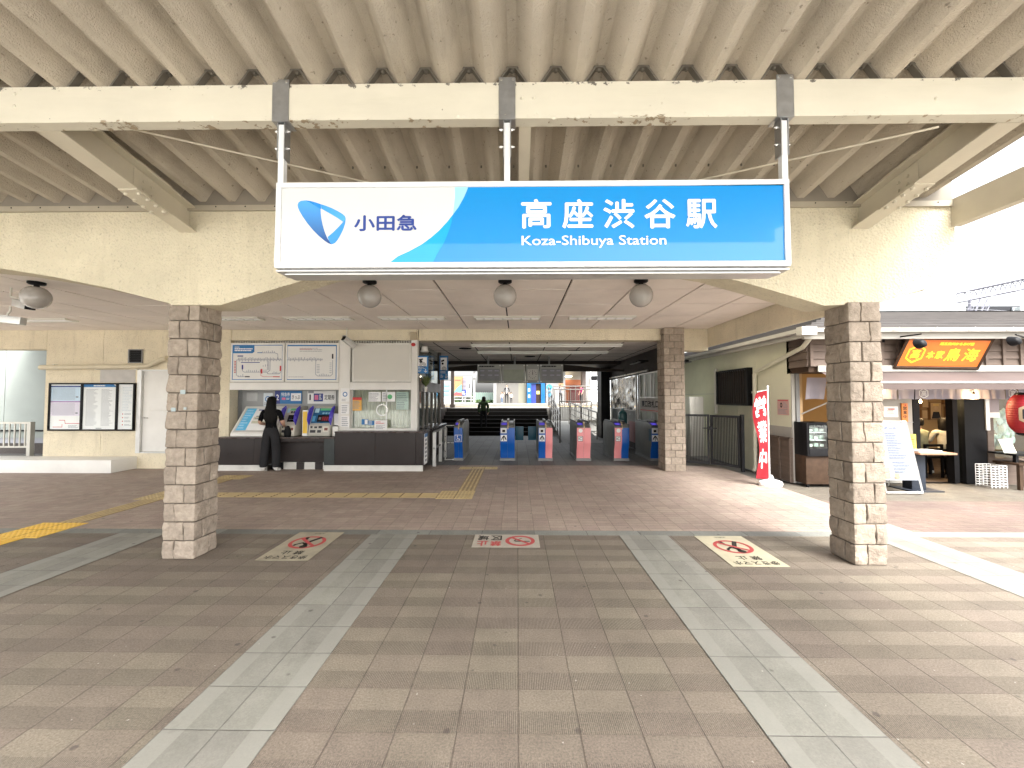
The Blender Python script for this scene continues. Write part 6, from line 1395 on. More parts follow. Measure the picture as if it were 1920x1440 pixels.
for p0, p1, lb in (((1655, 636, 7.2), (1728, 644, 6.62), 'black arm spotlight left of the orange sign'), ((1935, 637, 7.2), (1905, 639, 6.62), 'spotlight on an arm right of the orange sign')):
    a, b_ = P(*p0), P(*p1); o = thing('spotlight', lb, 'lamp', tuple(a), 'arm spotlights of the shop sign'); mb = MB(); mb.tube([a, (b_.x, b_.y, a.z)], .012, m_black, 8); mb.tube([a + Vector((0, .0, -.06)), a + Vector((0, .0, .04))], .03, m_black, 8); mb.build('arm', o)
    mb = MB(); mb.loft([[(b_.x + q_ * cos(2 * pi * k / 20), b_.y + yy + .25 * q_ * sin(2 * pi * k / 20), b_.z + q_ * sin(2 * pi * k / 20)) for k in range(20)] for q_, yy in ((.03, -.05), (.06, -.03), (.085, .06), (.07, .055))], m_black); mb.build('lamp_head', o, smooth=50)
# menu stand
m_mw = M('menu_white', (.21, .225, .25), .35, .03)
ms = thing('menu_stand', 'white A-frame menu board with food photos in front of the shop', 'sign', (6.2, 7.0, 0))
b0, b1, t1, t0 = P(1655, 890, 6.97), P(1708, 890, 6.97), P(1696, 794, 7.12), P(1650, 794, 7.12)
fr = Fr(t0 * 0 + Vector((b0.x, b0.y, b0.z)), (1, 0, 0), t0 - Vector((t0.x - b0.x, 0, 0)) - b0); W_ = .56; H_ = (t0 - b0).length
f0 = P(1656, 917, 6.93); ft = P(1723, 917, 6.93); tl_ = Vector((b0.x, 7.13, t0.z + .03)); tr_ = Vector((b0.x + W_, 7.13, t0.z + .03))
mb = MB(); bl = Vector((f0.x + .02, 6.90, .03)); br = Vector((f0.x + .62, 6.90, .03))
for a, b_ in ((tl_, bl), (tr_, br)): mb.tube([a, b_], .018, m_alu, 4)
mb.tube([bl, br], .018, m_alu, 4); mb.tube([tl_, tr_], .018, m_alu, 4)
for a in (tl_, tr_): mb.tube([a, (a.x, 7.50, .02)], .014, m_alu, 4)
mb.build('stand', ms)
mid0, mid1 = tl_.lerp(bl, .0), tl_.lerp(bl, .83); r0, r1 = tr_.lerp(br, 0), tr_.lerp(br, .83)
fr = Fr(mid1 - Vector((0, .012, 0)), r1 - mid1, mid0 - mid1); W_ = (r1 - mid1).length; H_ = (mid0 - mid1).length; skm = (mid0 - mid1).dot(fr.ex)
mb = MB(); mb.add([mid1, r1, r0, mid0, mid1 + Vector((0, .02, 0)), r1 + Vector((0, .02, 0)), r0 + Vector((0, .02, 0)), mid0 + Vector((0, .02, 0))], [(0, 1, 2, 3), (7, 6, 5, 4), (0, 4, 5, 1), (1, 5, 6, 2), (2, 6, 7, 3), (3, 7, 4, 0)], m_mw)
mb.text(fr, 'メニュー', .16, H_ * .87, W_ - .16, H_ * .92, m_navy, 2, .02); mb.lines(fr, .16, H_ * .36, W_ - .12, H_ * .82, 11, M('menu_ink', (.10, .12, .17), .5), 2); mb.lines(fr, .2, H_ * .12, W_ - .1, H_ * .33, 4, M('menu_ink'), 2)
for k, (u, v) in enumerate(((.03, .03), (.11, .05), (.19, .03), (.03, .13), (.11, .15), (.03, .42), (.03, .52))): mb.rect(fr, u, H_ * v, u + .075, H_ * (v + .085), M('food_%d' % (k % 3), ((.45, .24, .12), (.52, .36, .28), (.28, .20, .10))[k % 3], .5), 2)
mb.build('board', ms)
# table with leaflets
tb = thing('pedestal_table', 'dark pedestal table with a brown top before the doorway', 'table', (6.7, 7.25, 0))
q0, q1 = P(1704, 848, 7.2), P(1772, 848, 7.2); mb = MB(); mb.box(q0.x, q1.x, 7.0, 7.5, q0.z - .02, q0.z + .012, M('table_brown', (.30, .16, .10), .5)); mb.build('table_top', tb, bevel=.004)
q2, q3 = PX(1702, 880, 7.25), PX(1728, 880, 7.25); mb = MB(); mb.box(q2, q3, 7.18, 7.36, .02, q0.z - .021, M('blue_black', (.03, .035, .045), .4)); mb.build('pedestal', tb, bevel=.004)
mb = MB(); mb.box(q2 - .12, q3 + .18, 7.05, 7.5, .001, .02, M('blue_black')); mb.build('base_plate', tb)
mb = MB(); a0 = PX(1712, 845, 7.2); mb.box(a0, a0 + .38, 7.08, 7.34, q0.z + .013, q0.z + .04, m_paper); tag(mb.build('leaflet', None, bevel=.003), 'stack of white leaflets lying on the pedestal table', 'leaflet')
mb = MB(); a = RC(1697, 814, 1718, 843, 7.66); mb.box(a[0], a[1], 7.66, 7.668, a[2], a[3], M('poster_yellow', (.72, .60, .12), .6)); fr = front(a[0], a[2], 7.66); mb.lines(fr, .03, .03, a[1] - a[0] - .03, a[3] - a[2] - .03, 5, M('brown_ink', (.3, .2, .05), .5)); tag(mb.build('yellow_poster'), 'yellow handwritten poster on the white wall by the door', 'poster')
mb = MB(); a = RC(1657, 762, 1684, 782, 7.70); mb.box(a[0], a[1], 7.70, 7.708, a[2], a[3], m_paper); fr = front(a[0], a[2], 7.70); mb.lines(fr, .06, .05, a[1] - a[0] - .04, a[3] - a[2] - .03, 4, m_greyink); mb.rect(fr, .08, a[3] - a[2] - .06, .2, a[3] - a[2] - .04, m_red, 2); tag(mb.build('paper_notice'), 'white paper notice above the menu stand', 'notice')
mb = MB(); a = RC(1691, 756, 1702, 791, 7.69); mb.box(a[0], a[1], 7.685, 7.705, a[2], a[3], M('plaque_wood', S(214, 132, 60), .5, .15, 8)); fr = front(a[0], a[2], 7.685); h_ = (a[3] - a[2]) / 4.4
for k, ch in enumerate('営業中'): mb.text(fr, ch, .02, (2.55 - k) * h_ + .02, a[1] - a[0] - .02, (3.35 - k) * h_ + .02, m_ink, 1, .02)
mb.rect(fr, .05, h_ * 3.7, .075, h_ * 4.1, m_red, 1); tag(mb.build('wooden_plaque', None), 'narrow wooden open-for-business plaque on the white wall', 'sign')
# wire rack, stool, lantern, window display
wr = MB(); q0, q1 = PX(1853, 890, 7.35), PX(1882, 890, 7.35); z1 = PZ(1866, 873, 7.35)
for k in range(9): z = .05 + (z1 - .05) * k / 8; wr.tube([(q0, 7.3, z), (q1, 7.3, z), (q1, 7.55, z), (q0, 7.55, z), (q0, 7.3, z)], .005, m_paper, 5)
for k in range(5):
    x = q0 + (q1 - q0) * k / 4
    for y in (7.3, 7.55): wr.tube([(x, y, .02), (x, y, z1)], .005, m_paper, 5)
tag(wr.build('wire_rack'), 'white wire rack standing on the paving by the shop door', 'rack')
so_ = thing('wooden_stool', 'brown wooden stool by the shop window at the right edge', 'stool', (PX(1905, 900, 7.4), 7.4, 0)); mb = MB(); xs_ = PX(1886, 890, 7.4); zt2 = PZ(1900, 866, 7.4); mb.box(xs_, xs_ + .5, 7.2, 7.6, zt2 - .04, zt2, m_woodd); mb.build('seat', so_, bevel=.008)
for dx, dy in ((.03, .02), (.42, .02), (.03, .33), (.42, .33)): mb = MB(); mb.box(xs_ + dx, xs_ + dx + .05, 7.2 + dy, 7.25 + dy, 0, zt2 - .041, m_woodd); mb.build('leg', so_)
mb = MB(); mb.box(xs_ + .08, xs_ + .42, 7.225, 7.245, .14, .18, m_woodd); mb.build('stretcher', so_)
sd_ = MB(); a = PX(1880, 850, 7.45); z = PZ(1900, 849, 7.45); sd_.box(a, a + .6, 7.25, 7.68, z - .03, z, m_black); sd_.box(a + .05, a + .1, 7.3, 7.35, zt2, z - .031, m_black); sd_.box(a + .45, a + .5, 7.3, 7.35, zt2, z - .031, m_black); tag(sd_.build('small_shelf'), 'small black shelf on the stool below the shop window', 'shelf')
mb = MB(); p_ = Vector((PX(1896, 840, 7.4), 7.42, z + .001)); mb.prism([(0, 0), (.22, 0), (.20, .24), (-.02, .24)], lambda u, v: (p_.x - .1 + u, p_.y + v * .3, p_.z + v), lambda u, v: (p_.x - .1 + u, p_.y + v * .3 + .01, p_.z + v), M('card_cream', (.66, .66, .56), .5)); tag(mb.build('display_card'), 'cream picture card propped on the small black shelf', 'card')
ln_ = thing('paper_lantern', 'big red paper lantern with a lettered hexagon at the right edge', 'lantern', tuple(P(1922, 742, 7.0))); c_ = P(1925, 776, 7.0); mb = MB(); pf = []
for k in range(33):
    a = -1 + 2 * k / 32; R_ = .225 * (1 - .42 * abs(a) ** 3.0) ; pf.append((R_ + .004 * (k % 2), a * .32))
mb.lathe(pf, c_, M('lantern_red', (.28, .006, .014), .5, .1, 4), 32); mb.build('shade', ln_, smooth=20)
mb = MB(); fr = front(c_.x, c_.z, c_.y - .235); hx = [(.19 * cos(pi / 6 + k * pi / 3), .20 * sin(pi / 6 + k * pi / 3)) for k in range(6)]
def wrap(u, v): 
    R_ = .236 * (1 - .42 * abs(v / .32) ** 3.0); th = u / .236 - .55; return (c_.x + R_ * sin(th), c_.y - R_ * cos(th), c_.z + v)
def wpoly(pts, m_): mb.add([wrap(*p_) for p_ in pts], [tuple(range(len(pts)))], m_)
for k in range(6):
    a, b_ = Vector((*hx[k], 0)), Vector((*hx[(k + 1) % 6], 0))
    for j in range(8):
        for i in range(8):
            f0, f1 = i / 8, (i + 1) / 8; e0, e1 = a.lerp(b_, j / 8), a.lerp(b_, (j + 1) / 8)
            q_ = [e0 * f0, e0 * f1, e1 * f1, e1 * f0] if i else [e0 * f1, e1 * f1, Vector((0, 0, 0))]
            wpoly([(v_.x, v_.y) for v_ in q_], M('lantern_cream', (.40, .30, .19), .6) if i >= 6 else m_ink)
v, f = text_mesh('鶏', 0); mb.add([tuple(Vector(wrap(-.10 + a * .20, -.12 + b_ * .24)) - Vector((0, .006, 0))) for a, b_ in v], f, M('lantern_cream')); mb.build('emblem', ln_)
mb = MB(); mb.lathe([(.11, -.36), (.13, -.34), (.13, -.31)], c_, m_black, 24); mb.lathe([(.13, .31), (.13, .34), (.10, .36)], c_, m_black, 24); mb.tube([c_ + Vector((0, 0, .36)), c_ + Vector((0, 0, .6))], .006, m_black, 6); mb.build('cap', ln_)
hm = MB(); r = random.Random(8); c2 = P(1880, 800, 7.85)
for k in range(60): a = r.uniform(0, 2 * pi); R_ = r.uniform(.03, .16); z_ = r.uniform(-.32, .28); hm.ball((c2.x + cos(a) * R_ * (1 - z_), c2.y + sin(a) * R_ * .4, c2.z + z_), r.uniform(.03, .06), .03, r.uniform(.05, .1), M('glass_green', (.48, .55, .48), .15), 6, 4)
hm.tube([c2 - Vector((0, 0, .42)), c2 - Vector((0, 0, .2))], .12, M('glass_green'), 12); tag(hm.build('ornament', None, smooth=60), 'pale frosted ornament standing behind the shop window', 'ornament')
hb = MB(); c3 = P(1872, 800, 7.9); fr = front(c3.x, c3.z, 7.95); hb.line(fr, [(.22 * cos(pi / 6 + k * pi / 3), .30 * sin(pi / 6 + k * pi / 3)) for k in range(7)], .05, M('hex_white', (.55, .56, .52), .5), 1); tag(hb.build('window_hexagon'), 'pale hexagon outline inside the shop window', 'sign')
mb = MB(); a = RC(1853, 748, 1872, 773, 7.70); mb.box(a[0], a[1], 7.69, 7.715, a[2], a[3], M('poster_mauve', (.30, .26, .28), .5)); mb.box(a[0], a[1], 7.685, 7.7, a[2] - .1, a[2] - .002, m_paper); tag(mb.build('window_poster'), 'mauve and white poster at the top of the shop window', 'poster')
# show case at the counter window
sc_ = thing('show_case', 'black glass show case with lit shelves below the counter window', 'show case', (5.5, 7.4, 0)); xA, xB = PX(1511, 850, 7.40), PX(1552, 850, 7.40); zA_, zB_ = PZ(1530, 855, 7.4), PZ(1530, 792, 7.4)
mb = MB(); mb.box(xA, xB + .35, 7.40, 7.70, .06, zA_ - .002, m_woodd); mb.build('cabinet', sc_, bevel=.005)
mb = MB(); mb.box(xA, xA + .04, 7.36, 7.70, zA_, zB_, m_black); mb.box(xB - .02, xB + .02, 7.36, 7.70, zA_, zB_, m_black); mb.box(xA + .04, xB - .02, 7.36, 7.70, zB_ - .05, zB_, m_black); mb.box(xA + .04, xB - .02, 7.36, 7.70, zA_, zA_ + .14, m_black); mb.box(xA + .04, xB - .02, 7.66, 7.70, zA_ + .14, zB_ - .05, M('case_back', (.20, .25, .21), .5)); mb.build('case_frame', sc_, bevel=.004)
mb = MB()
for k in range(1, 3): z = zA_ + .14 + (zB_ - zA_ - .19) * k / 3; mb.box(xA + .042, xB - .022, 7.40, 7.65, z, z + .01, m_paper); 
for k in range(3):
    z = zA_ + .15 + (zB_ - zA_ - .19) * k / 3 + .005
    for j in range(3): x = xA + .09 + j * .10; mb.box(x, x + .07, 7.45, 7.6, z + .006, z + .05 + .02 * ((j + k) % 2), M('pack_%d' % ((j + k) % 2), ((.66, .66, .60), (.35, .42, .36))[(j + k) % 2], .5))
mb.build('shelf', sc_); mb = MB(); mb.box(xA + .042, xB - .022, 7.365, 7.37, zA_ + .142, zB_ - .052, m_glass); mb.build('pane', sc_)
mb = MB()
for x in (xA + .05, xB + .25): mb.lathe([(.025, .0), (.03, .03), (.02, .058)], (x, 7.45, 0), m_black, 12)
mb.build('foot', sc_)
# wall notice on the side wall, banner
fr = Fr((XS - .006, 8.12, 1.27), (0, -1, 0), (0, 0, 1)); mb = MB(); mb.box(XS - .006, XS - .0005, 7.78, 8.12, 1.27, 1.57, M('pink_notice', (.58, .36, .32), .6)); mb.disc(fr, .12, .19, .035, m_ink, 1, 16, .05); mb.disc(fr, .12, .19, .015, M('pink_notice'), 2, 12, .025); mb.lines(fr, .03, .02, .31, .12, 4, m_greyink, 1); mb.lines(fr, .18, .14, .31, .26, 5, m_greyink, 1); mb.rect(fr, .02, .27, .32, .285, m_red, 1); tag(mb.build('wall_notice'), 'pink printed notice on the cream side wall behind the banner', 'notice')
bn = thing('banner_flag', 'tall red open-for-business banner flag on a white pole and base', 'banner', (4.76, 7.70, 0)); Yn = 7.55
t = NT('banner_cloth'); t.set(S(140, 5, 24), .8); m_bn = t.m
xp = PX(1441, 815, Yn); zb_n, zt_n = .12, PZ(1441, 731, Yn); mb = MB(); NX, NZ = 12, 30; vs = []; fs_ = []
def bpt(u, v):   # u 0 at pole .. 1 free edge, v 0 bottom .. 1 top
    wd = .20 + .04 * sin(pi * v * .9); return Vector((xp - .012 - wd * u, Yn + .10 * sin(v * 7 + u * 2.2) * u - .03 * u, zb_n + (zt_n - zb_n) * v - .045 * u * (1 if v > .5 else v * 2) + .04 * u * u * sin(v * 5)))
for j in range(NZ + 1):
    for i in range(NX + 1): vs.append(bpt(i / NX, j / NZ))
for j in range(NZ):
    for i in range(NX): a0 = j * (NX + 1) + i; fs_.append((a0 + 1, a0, a0 + NX + 1, a0 + NX + 2))
mb.add(vs, fs_, m_bn); m_bw2 = M('banner_white', (.78, .72, .70), .8)
for ch, v0, v1 in (('営', .72, .94), ('業', .42, .66), ('中', .12, .34)):
    v, f = text_mesh(ch, .0)
    for i, (dx, dy) in enumerate(((0, 0), (.03, 0), (-.03, 0), (0, .007), (0, -.007))): mb.add([bpt(.88 - a * .74 + dx, v0 + b_ * (v1 - v0) + dy) + Vector((0, -.006 - i * .0003, 0)) for a, b_ in v], f, m_bw2)
mb.build('banner_cloth', bn, smooth=60)
mb = MB(); mb.tube([(xp, Yn, .06), (xp, Yn, PZ(1441, 726, Yn))], .012, m_paper, 10); mb.ball((xp, Yn, PZ(1441, 725, Yn)), .02, .02, .02, m_paper); mb.tube([(xp, Yn, zt_n), (xp - .21, Yn - .02, zt_n - .04)], .006, m_paper, 6); mb.build('pole', bn, smooth=50)
mb = MB(); mb.loft([[(xp + .03 + rx * cos(2 * pi * k / 20) * (1 + .12 * cos(4 * pi * k / 20)), Yn + .02 + ry * sin(2 * pi * k / 20), z) for k in range(20)] for rx, ry, z in ((.18, .15, .0), (.19, .16, .03), (.18, .15, .075), (.12, .10, .10), (.05, .05, .12), (.035, .035, .19))], M('base_plastic', (.78, .76, .74), .4)); mb.build('water_base', bn, smooth=50)
# black double gate
gt = thing('metal_gate', 'black metal double gate with thin vertical bars, closed', 'gate', (4.2, 9.3, 0)); m_gm = M('gate_black', (.03, .03, .032), .45, .2)
def leaf(a, b_, z1_, nm='gate_leaf'):
    a, b_ = Vector(a), Vector(b_); d_ = (b_ - a); L_ = d_.length; R_ = Matrix.Translation(a) @ Matrix.Rotation(math.atan2(d_.y, d_.x), 4, 'Z'); mb = MB()
    def bx(x0, x1, z0, z1, th): mb.obox(R_ @ Matrix.Translation(((x0 + x1) / 2, 0, (z0 + z1) / 2)), x1 - x0, th, z1 - z0, m_gm)
    bx(0, .05, .08, z1_, .05); bx(L_ - .05, L_, .08, z1_, .05); bx(.052, L_ - .052, z1_ - .05, z1_, .045); bx(.052, L_ - .052, .08, .13, .045)
    n_ = int(L_ / .038)
    for k in range(1, n_): x = .05 + (L_ - .1) * k / n_; bx(x - .007, x + .007, .132, z1_ - .052, .018)
    bx(L_ - .12 if nm == 'r' else .0, L_ if nm == 'r' else .12, z1_ - .38, z1_ - .35, .06) if False else None
    return mb.build('gate_leaf', gt)
zg = PZ(1330, 777, 9.5)
leaf(P(1272, 870, 9.9) * Vector((1, 1, 0)) if False else (PX(1282, 850, 9.75), 9.75, 0), (PX(1331, 850, 9.5), 9.5, 0), zg); leaf((PX(1333, 850, 9.5), 9.5, 0), (PX(1388, 850, 9.0), 9.0, 0), zg - .01)
mb = MB(); q = P(1332, 803, 9.4); mb.tube([(q.x - .14, 9.46, q.z), (q.x + .14, 9.40, q.z)], .012, m_gm, 8); mb.box(q.x - .03, q.x + .03, 9.40, 9.44, q.z - .04, q.z + .04, m_gm); mb.build('latch', gt)
mb = MB(); x = PX(1393, 850, 8.95); mb.box(x - .03, x + .03, 8.93, 8.99, 0, zg + .02, m_gm); mb.build('post', gt)
mb = MB(); 
for px, w_ in ((1299, .16), (1311, .22)): a = P(px, 760, 10.6); mb.box(a.x - w_ / 2, a.x + w_ / 2, 10.6, 10.9, 0.1, PZ(px, 744, 10.6), m_offw)
tag(mb.build('meter_box', None, bevel=.01), 'pale grey utility boxes behind the black gate', 'box')
mb = MB(); mb.box(3.5, 3.9, 11.0, 11.4, 0, .62, m_woodd); mb.box(3.52, 3.88, 10.98, 10.999, .1, .55, m_black); tag(mb.build('crate', None, bevel=.01), 'dark wooden crate standing behind the black gate', 'crate')
mb = MB(); 
for x in (3.56, 3.72, 3.95, 4.2, 4.5): pass
for k in range(3): mb.box(3.42, 4.9, 11.55 + .28 * k, 11.60 + .28 * k, 2.62, 2.67, m_black)
mb.box(3.41, 3.47, 11.5, 12.4, 2.60, 2.62, m_greypaint); mb.box(4.85, 4.9, 11.5, 12.4, 2.60, 2.62, m_greypaint); tag(mb.build('roof_bracket'), 'dark bracket bars in the gap above the side wall', 'bracket') 

# ------------------------------------------------------------------ railway gantry, wires, dark block, pale wall beyond the shop
Yg = 30.0; ga = thing('railway_gantry', 'white lattice gantry over the railway beyond the shop roof', 'gantry', tuple(P(1880, 575, Yg))); m_gw = M('gantry_white', (.13, .13, .16), .5)
TA, TB, BA, BB = P(1818, 545, Yg), P(1990, 508, Yg - 3), P(1818, 563, Yg), P(1990, 528, Yg - 3); mb = MB()
for dy in (0, .9):
    o_ = Vector((0, dy, 0)); mb.tube([TA + o_, TB + o_], .055, m_gw, 6); mb.tube([BA + o_, BB + o_], .055, m_gw, 6)
    for k in range(9):
        a, b_ = TA.lerp(TB, k / 9) + o_, BA.lerp(BB, (k + .5) / 9) + o_; c = TA.lerp(TB, (k + 1) / 9) + o_; mb.tube([a, b_, c], .035, m_gw, 5)
for k in range(8): a, b_ = TA.lerp(TB, k / 8), TA.lerp(TB, (k + .5) / 8) + Vector((0, .9, 0)); mb.tube([a, b_], .03, m_gw, 5)
mb.build('truss', ga)
mb = MB()
for px, qx in ((1838, 1826), (1852, 1836), (1863, 1845)): a, b_ = P(px, 560, Yg), P(qx, 592, Yg - 1); mb.tube([a, b_], .045, m_gw, 6)
mb.tube([P(1818, 563, Yg), P(1818, 600, Yg)], .10, m_gw, 6); mb.tube([P(1808, 590, Yg - 1), P(1866, 589, Yg - 1)], .06, m_gw, 6); q = P(1860, 588, Yg - 1.2); mb.ball(q, .25, .12, .08, m_paper)
for k in range(5): mb.tube([P(1812 + k * 8, 590, Yg - .5), P(1818 + k * 8, 574, Yg - .5)], .035, m_gw, 5)
mb.build('strut', ga)
mb = MB(); mb.panel(1810, 574, 1914, 640, 36, 5, M('dark_block', (.030, .031, .035), .6)); mb.panel(1900, 576, 1913, 640, 35.9, .09, M('mid_block', (.35, .38, .40), .6)); tag(mb.build('dark_building'), 'dark flat building behind the gantry', 'building')
mb = MB(); mb.panel(1560, 556, 1812, 660, 34, .4, M('pale_mint_wall', (.42, .46, .455), .7)); mb.panel(1915, 575, 2100, 660, 34, .4, M('pale_mint_wall')); tag(mb.build('pale_wall'), 'very pale wall beyond the shop roof', 'wall')
mb = MB()
for a, b_ in (((1500, 548), (2050, 556)), ((1500, 563), (2050, 571)), ((1600, 566), (2050, 590)), ((1500, 552), (2050, 540))): mb.tube([P(*a, 28), P((a[0] + b_[0]) / 2, (a[1] + b_[1]) / 2 + 2, 28), P(*b_, 28)], .014, m_greyink, 5)
tag(mb.build('overhead_wire'), 'thin overhead railway wires above the shop roof', 'wires')
# ------------------------------------------------------------------ people
def skin_chain(J, E, root, sub=2):
    names = list(J); me = bpy.data.meshes.new('person'); me.from_pydata([J[n][:3] for n in names], [(names.index(a), names.index(b)) for a, b in E], [])
    ob = bpy.data.objects.new('person', me); COL.objects.link(ob)
    sk = ob.modifiers.new('skin', 'SKIN'); sk.use_smooth_shade = True; sk.branch_smoothing = .35
    lay = me.skin_vertices[0].data
    for i, n in enumerate(names):
        r = J[n][3]; lay[i].radius = r if isinstance(r, tuple) else (r, r); lay[i].use_root = (n == root)
    ss = ob.modifiers.new('sub', 'SUBSURF'); ss.levels = sub; ss.render_levels = sub
    bpy.context.view_layer.update(); dg = bpy.context.evaluated_depsgraph_get(); m2 = bpy.data.meshes.new_from_object(ob.evaluated_get(dg))
    v = [Vector(a.co) for a in m2.vertices]; f = [tuple(p.vertices) for p in m2.polygons]
    bpy.data.objects.remove(ob); bpy.data.meshes.remove(me); bpy.data.meshes.remove(m2)
    return v, f
m_skin = M('skin', (.50, .30, .21), .55, .05, 20)
def person(name_label, loc, heading, height, cols, pose, hair='short', hair_col=(.012, .010, .009), sleeve=.5, wide=1.0, group=None, child=False, cat='person'):
    """local frame: facing +Y; joints for a 1.7 m body, scaled"""
    s = height / 1.7; top, bot, shoe = cols
    J = {'pelvis': (0, 0, .93, (.135, .105)), 'waist': (0, -.005, 1.06, (.118, .09)), 'chest': (0, .0, 1.24, (.145, .10)), 'upper': (0, -.01, 1.38, (.12, .085)), 'neck': (0, -.005, 1.46, .050), 'skull0': (0, .015, 1.545, (.066, .075)), 'skull1': (0, .012, 1.62, (.074, .088)), 'skull2': (0, .0, 1.675, (.055, .065))}
    for sd, x in (('l', -1), ('r', 1)):
        J['hip' + sd] = (x * .092, 0, .87, .088 * wide); J['knee' + sd] = (x * .105, .015, .49, .060 * (wide ** 1.6)); J['ankle' + sd] = (x * .11, -.02, .10, .042 * (wide ** 2)); J['heel' + sd] = (x * .11, -.015, .045, .038); J['toe' + sd] = (x * .125, .14, .032, .030)
        J['sh' + sd] = (x * .175, -.01, 1.395, .052); J['el' + sd] = (x * .225, -.02, 1.13, .040); J['wr' + sd] = (x * .215, .10, .91, .026); J['hand' + sd] = (x * .21, .125, .84, .030)
    if child:
        for k in ('skull0', 'skull1', 'skull2'): a = J[k]; J[k] = (a[0], a[1], a[2] + .06, tuple(q * 1.5 for q in a[3]))
    for k, v in pose.items(): J[k] = (*v, J[k][3]) if len(v) == 3 else v
    E = [('pelvis', 'waist'), ('waist', 'chest'), ('chest', 'upper'), ('upper', 'neck'), ('neck', 'skull0'), ('skull0', 'skull1'), ('skull1', 'skull2')]
    for sd in 'lr': E += [('pelvis', 'hip' + sd), ('hip' + sd, 'knee' + sd), ('knee' + sd, 'ankle' + sd), ('ankle' + sd, 'heel' + sd), ('heel' + sd, 'toe' + sd), ('upper', 'sh' + sd), ('sh' + sd, 'el' + sd), ('el' + sd, 'wr' + sd), ('wr' + sd, 'hand' + sd)]
    v, f = skin_chain(J, E, 'pelvis')
    o = thing('person', name_label, cat, tuple(loc), group); o.rotation_euler = (0, 0, heading); o['_o'] = (0, 0, 0); o.scale = (s, s, s)
    mb = MB(); P3 = {k: Vector(a[:3]) for k, a in J.items()}
    segs = [(P3[a], P3[b], a, b) for a, b in E]
    mt, mbm, ms = top, bot, shoe
    for m_ in (m_skin, mt, mbm, ms): mb.m(m_)
    mb.v = [tuple(a) for a in v]
    for q in f:
        c = sum((v[i] for i in q), Vector()) / len(q); best = None
        for a, b, na, nb in segs:
            d = b - a; t_ = max(0, min(1, (c - a).dot(d) / d.length_squared)); dd = (a + d * t_ - c).length - .6 * ((J[na][3] if not isinstance(J[na][3], tuple) else J[na][3][0]))
            if best is None or dd < best[0]: best = (dd, na, nb, t_)
        _, na, nb, t_ = best
        if na.startswith('skull') or (na == 'upper' and nb == 'neck' and t_ > .55) or na == 'neck': m_ = m_skin
        elif na.startswith('el') : m_ = mt if (sleeve > 1 and t_ < sleeve - 1) else m_skin
        elif na.startswith('wr'): m_ = m_skin
        elif na.startswith('sh'): m_ = mt if t_ < sleeve else m_skin
        elif na.startswith('ankle') or na.startswith('heel'): m_ = ms if c.z < P3[na if na.startswith('heel') else na].z + .01 or na.startswith('heel') else mbm
        elif na.startswith('hip') or na.startswith('knee') or nb.startswith('hip'): m_ = mbm
        elif na == 'pelvis': m_ = mbm if t_ < .55 else mt
        else: m_ = mt
        mb.f.append(list(q)); mb.mi.append(mb.mats.index(m_))
    # hands: five fingers each
    for sd, x in (('l', -1), ('r', 1)):
        w_, h_ = P3['wr' + sd], P3['hand' + sd]; d = (h_ - w_).normalized(); sidev = d.cross(Vector((x, 0, .2))).normalized(); n_ = sidev.cross(d).normalized()
        for k in range(4):
            b0 = h_ + sidev * (.024 * (k - 1.5) / 1.5) + d * .012; L_ = (.062, .072, .068, .052)[k]
            mb.tube([b0, b0 + d * L_ * .55, b0 + d * L_ * .85 - n_ * x * .018], [.0095, .0088, .007], m_skin, 6)
        b0 = h_ - d * .022 + sidev * .028; mb.tube([b0, b0 + sidev * .028 + d * .022, b0 + sidev * .03 + d * .05], [.011, .010, .008], m_skin, 6)
    # face
    hc = P3['skull1']; k_ = 1.5 if child else 1.0; k1 = P3['skull0']
    mb.tube([hc + Vector((0, .075, .0)) * k_, hc + Vector((0, .10, -.035)) * k_, hc + Vector((0, .085, -.045)) * k_], [.008 * k_, .013 * k_, .008 * k_], m_skin, 6)
    for x in (-1, 1):
        mb.ball(hc + Vector((x * .030, .080, .002)) * k_, .012 * k_, .006 * k_, .007 * k_, m_paper, 8, 5); mb.ball(hc + Vector((x * .030, .085, .002)) * k_, .006 * k_, .003 * k_, .006 * k_, m_ink, 8, 5)
        mb.ball(hc + Vector((x * .078, -.005, -.012)) * k_, .010 * k_, .020 * k_, .030 * k_, m_skin, 8, 6)
    mb.ball(hc + Vector((0, .078, -.072)) * k_, .022 * k_, .006 * k_, .006 * k_, M('lip', (.36, .13, .11), .5), 8, 5)
    mb.build('body', o, smooth=70)
    # hair
    hb = MB(); m_h = M('hair_%d' % int(hair_col[0] * 1000), tuple(q * .5 for q in hair_col), .55, .3, 30, spec=.12)
    cz = hc + Vector((0, -.012, .02)) * k_
    def hring(z, rx, ry, cy): return [(cz.x + rx * cos(2 * pi * k / 28) * (1 + .05 * sin(7 * 2 * pi * k / 28 + z * 9)), cz.y + cy + ry * sin(2 * pi * k / 28) * (1 + .05 * sin(9 * 2 * pi * k / 28 + z * 7)), cz.z + z) for k in range(28)]
    if hair == 'long':
        hb.loft([hring(.105, .012, .012, -.01), hring(.095, .055, .06, -.012), hring(.06, .088, .097, -.016), hring(.0, .099, .098, -.030), hring(-.06, .103, .085, -.048), hring(-.13, .112, .072, -.062), hring(-.22, .135, .062, -.075), hring(-.32, .148, .050, -.080), hring(-.42, .140, .040, -.085), hring(-.50, .10, .028, -.09), hring(-.53, .04, .012, -.09)], m_h)
    elif hair == 'bob':
        hb.loft([hring(.105, .012, .012, -.01), hring(.095, .055, .06, -.012), hring(.06, .088, .097, -.016), hring(.0, .099, .098, -.030), hring(-.06, .105, .085, -.045), hring(-.13, .112, .072, -.055), hring(-.20, .10, .06, -.06), hring(-.22, .06, .03, -.06)], m_h)
    else:
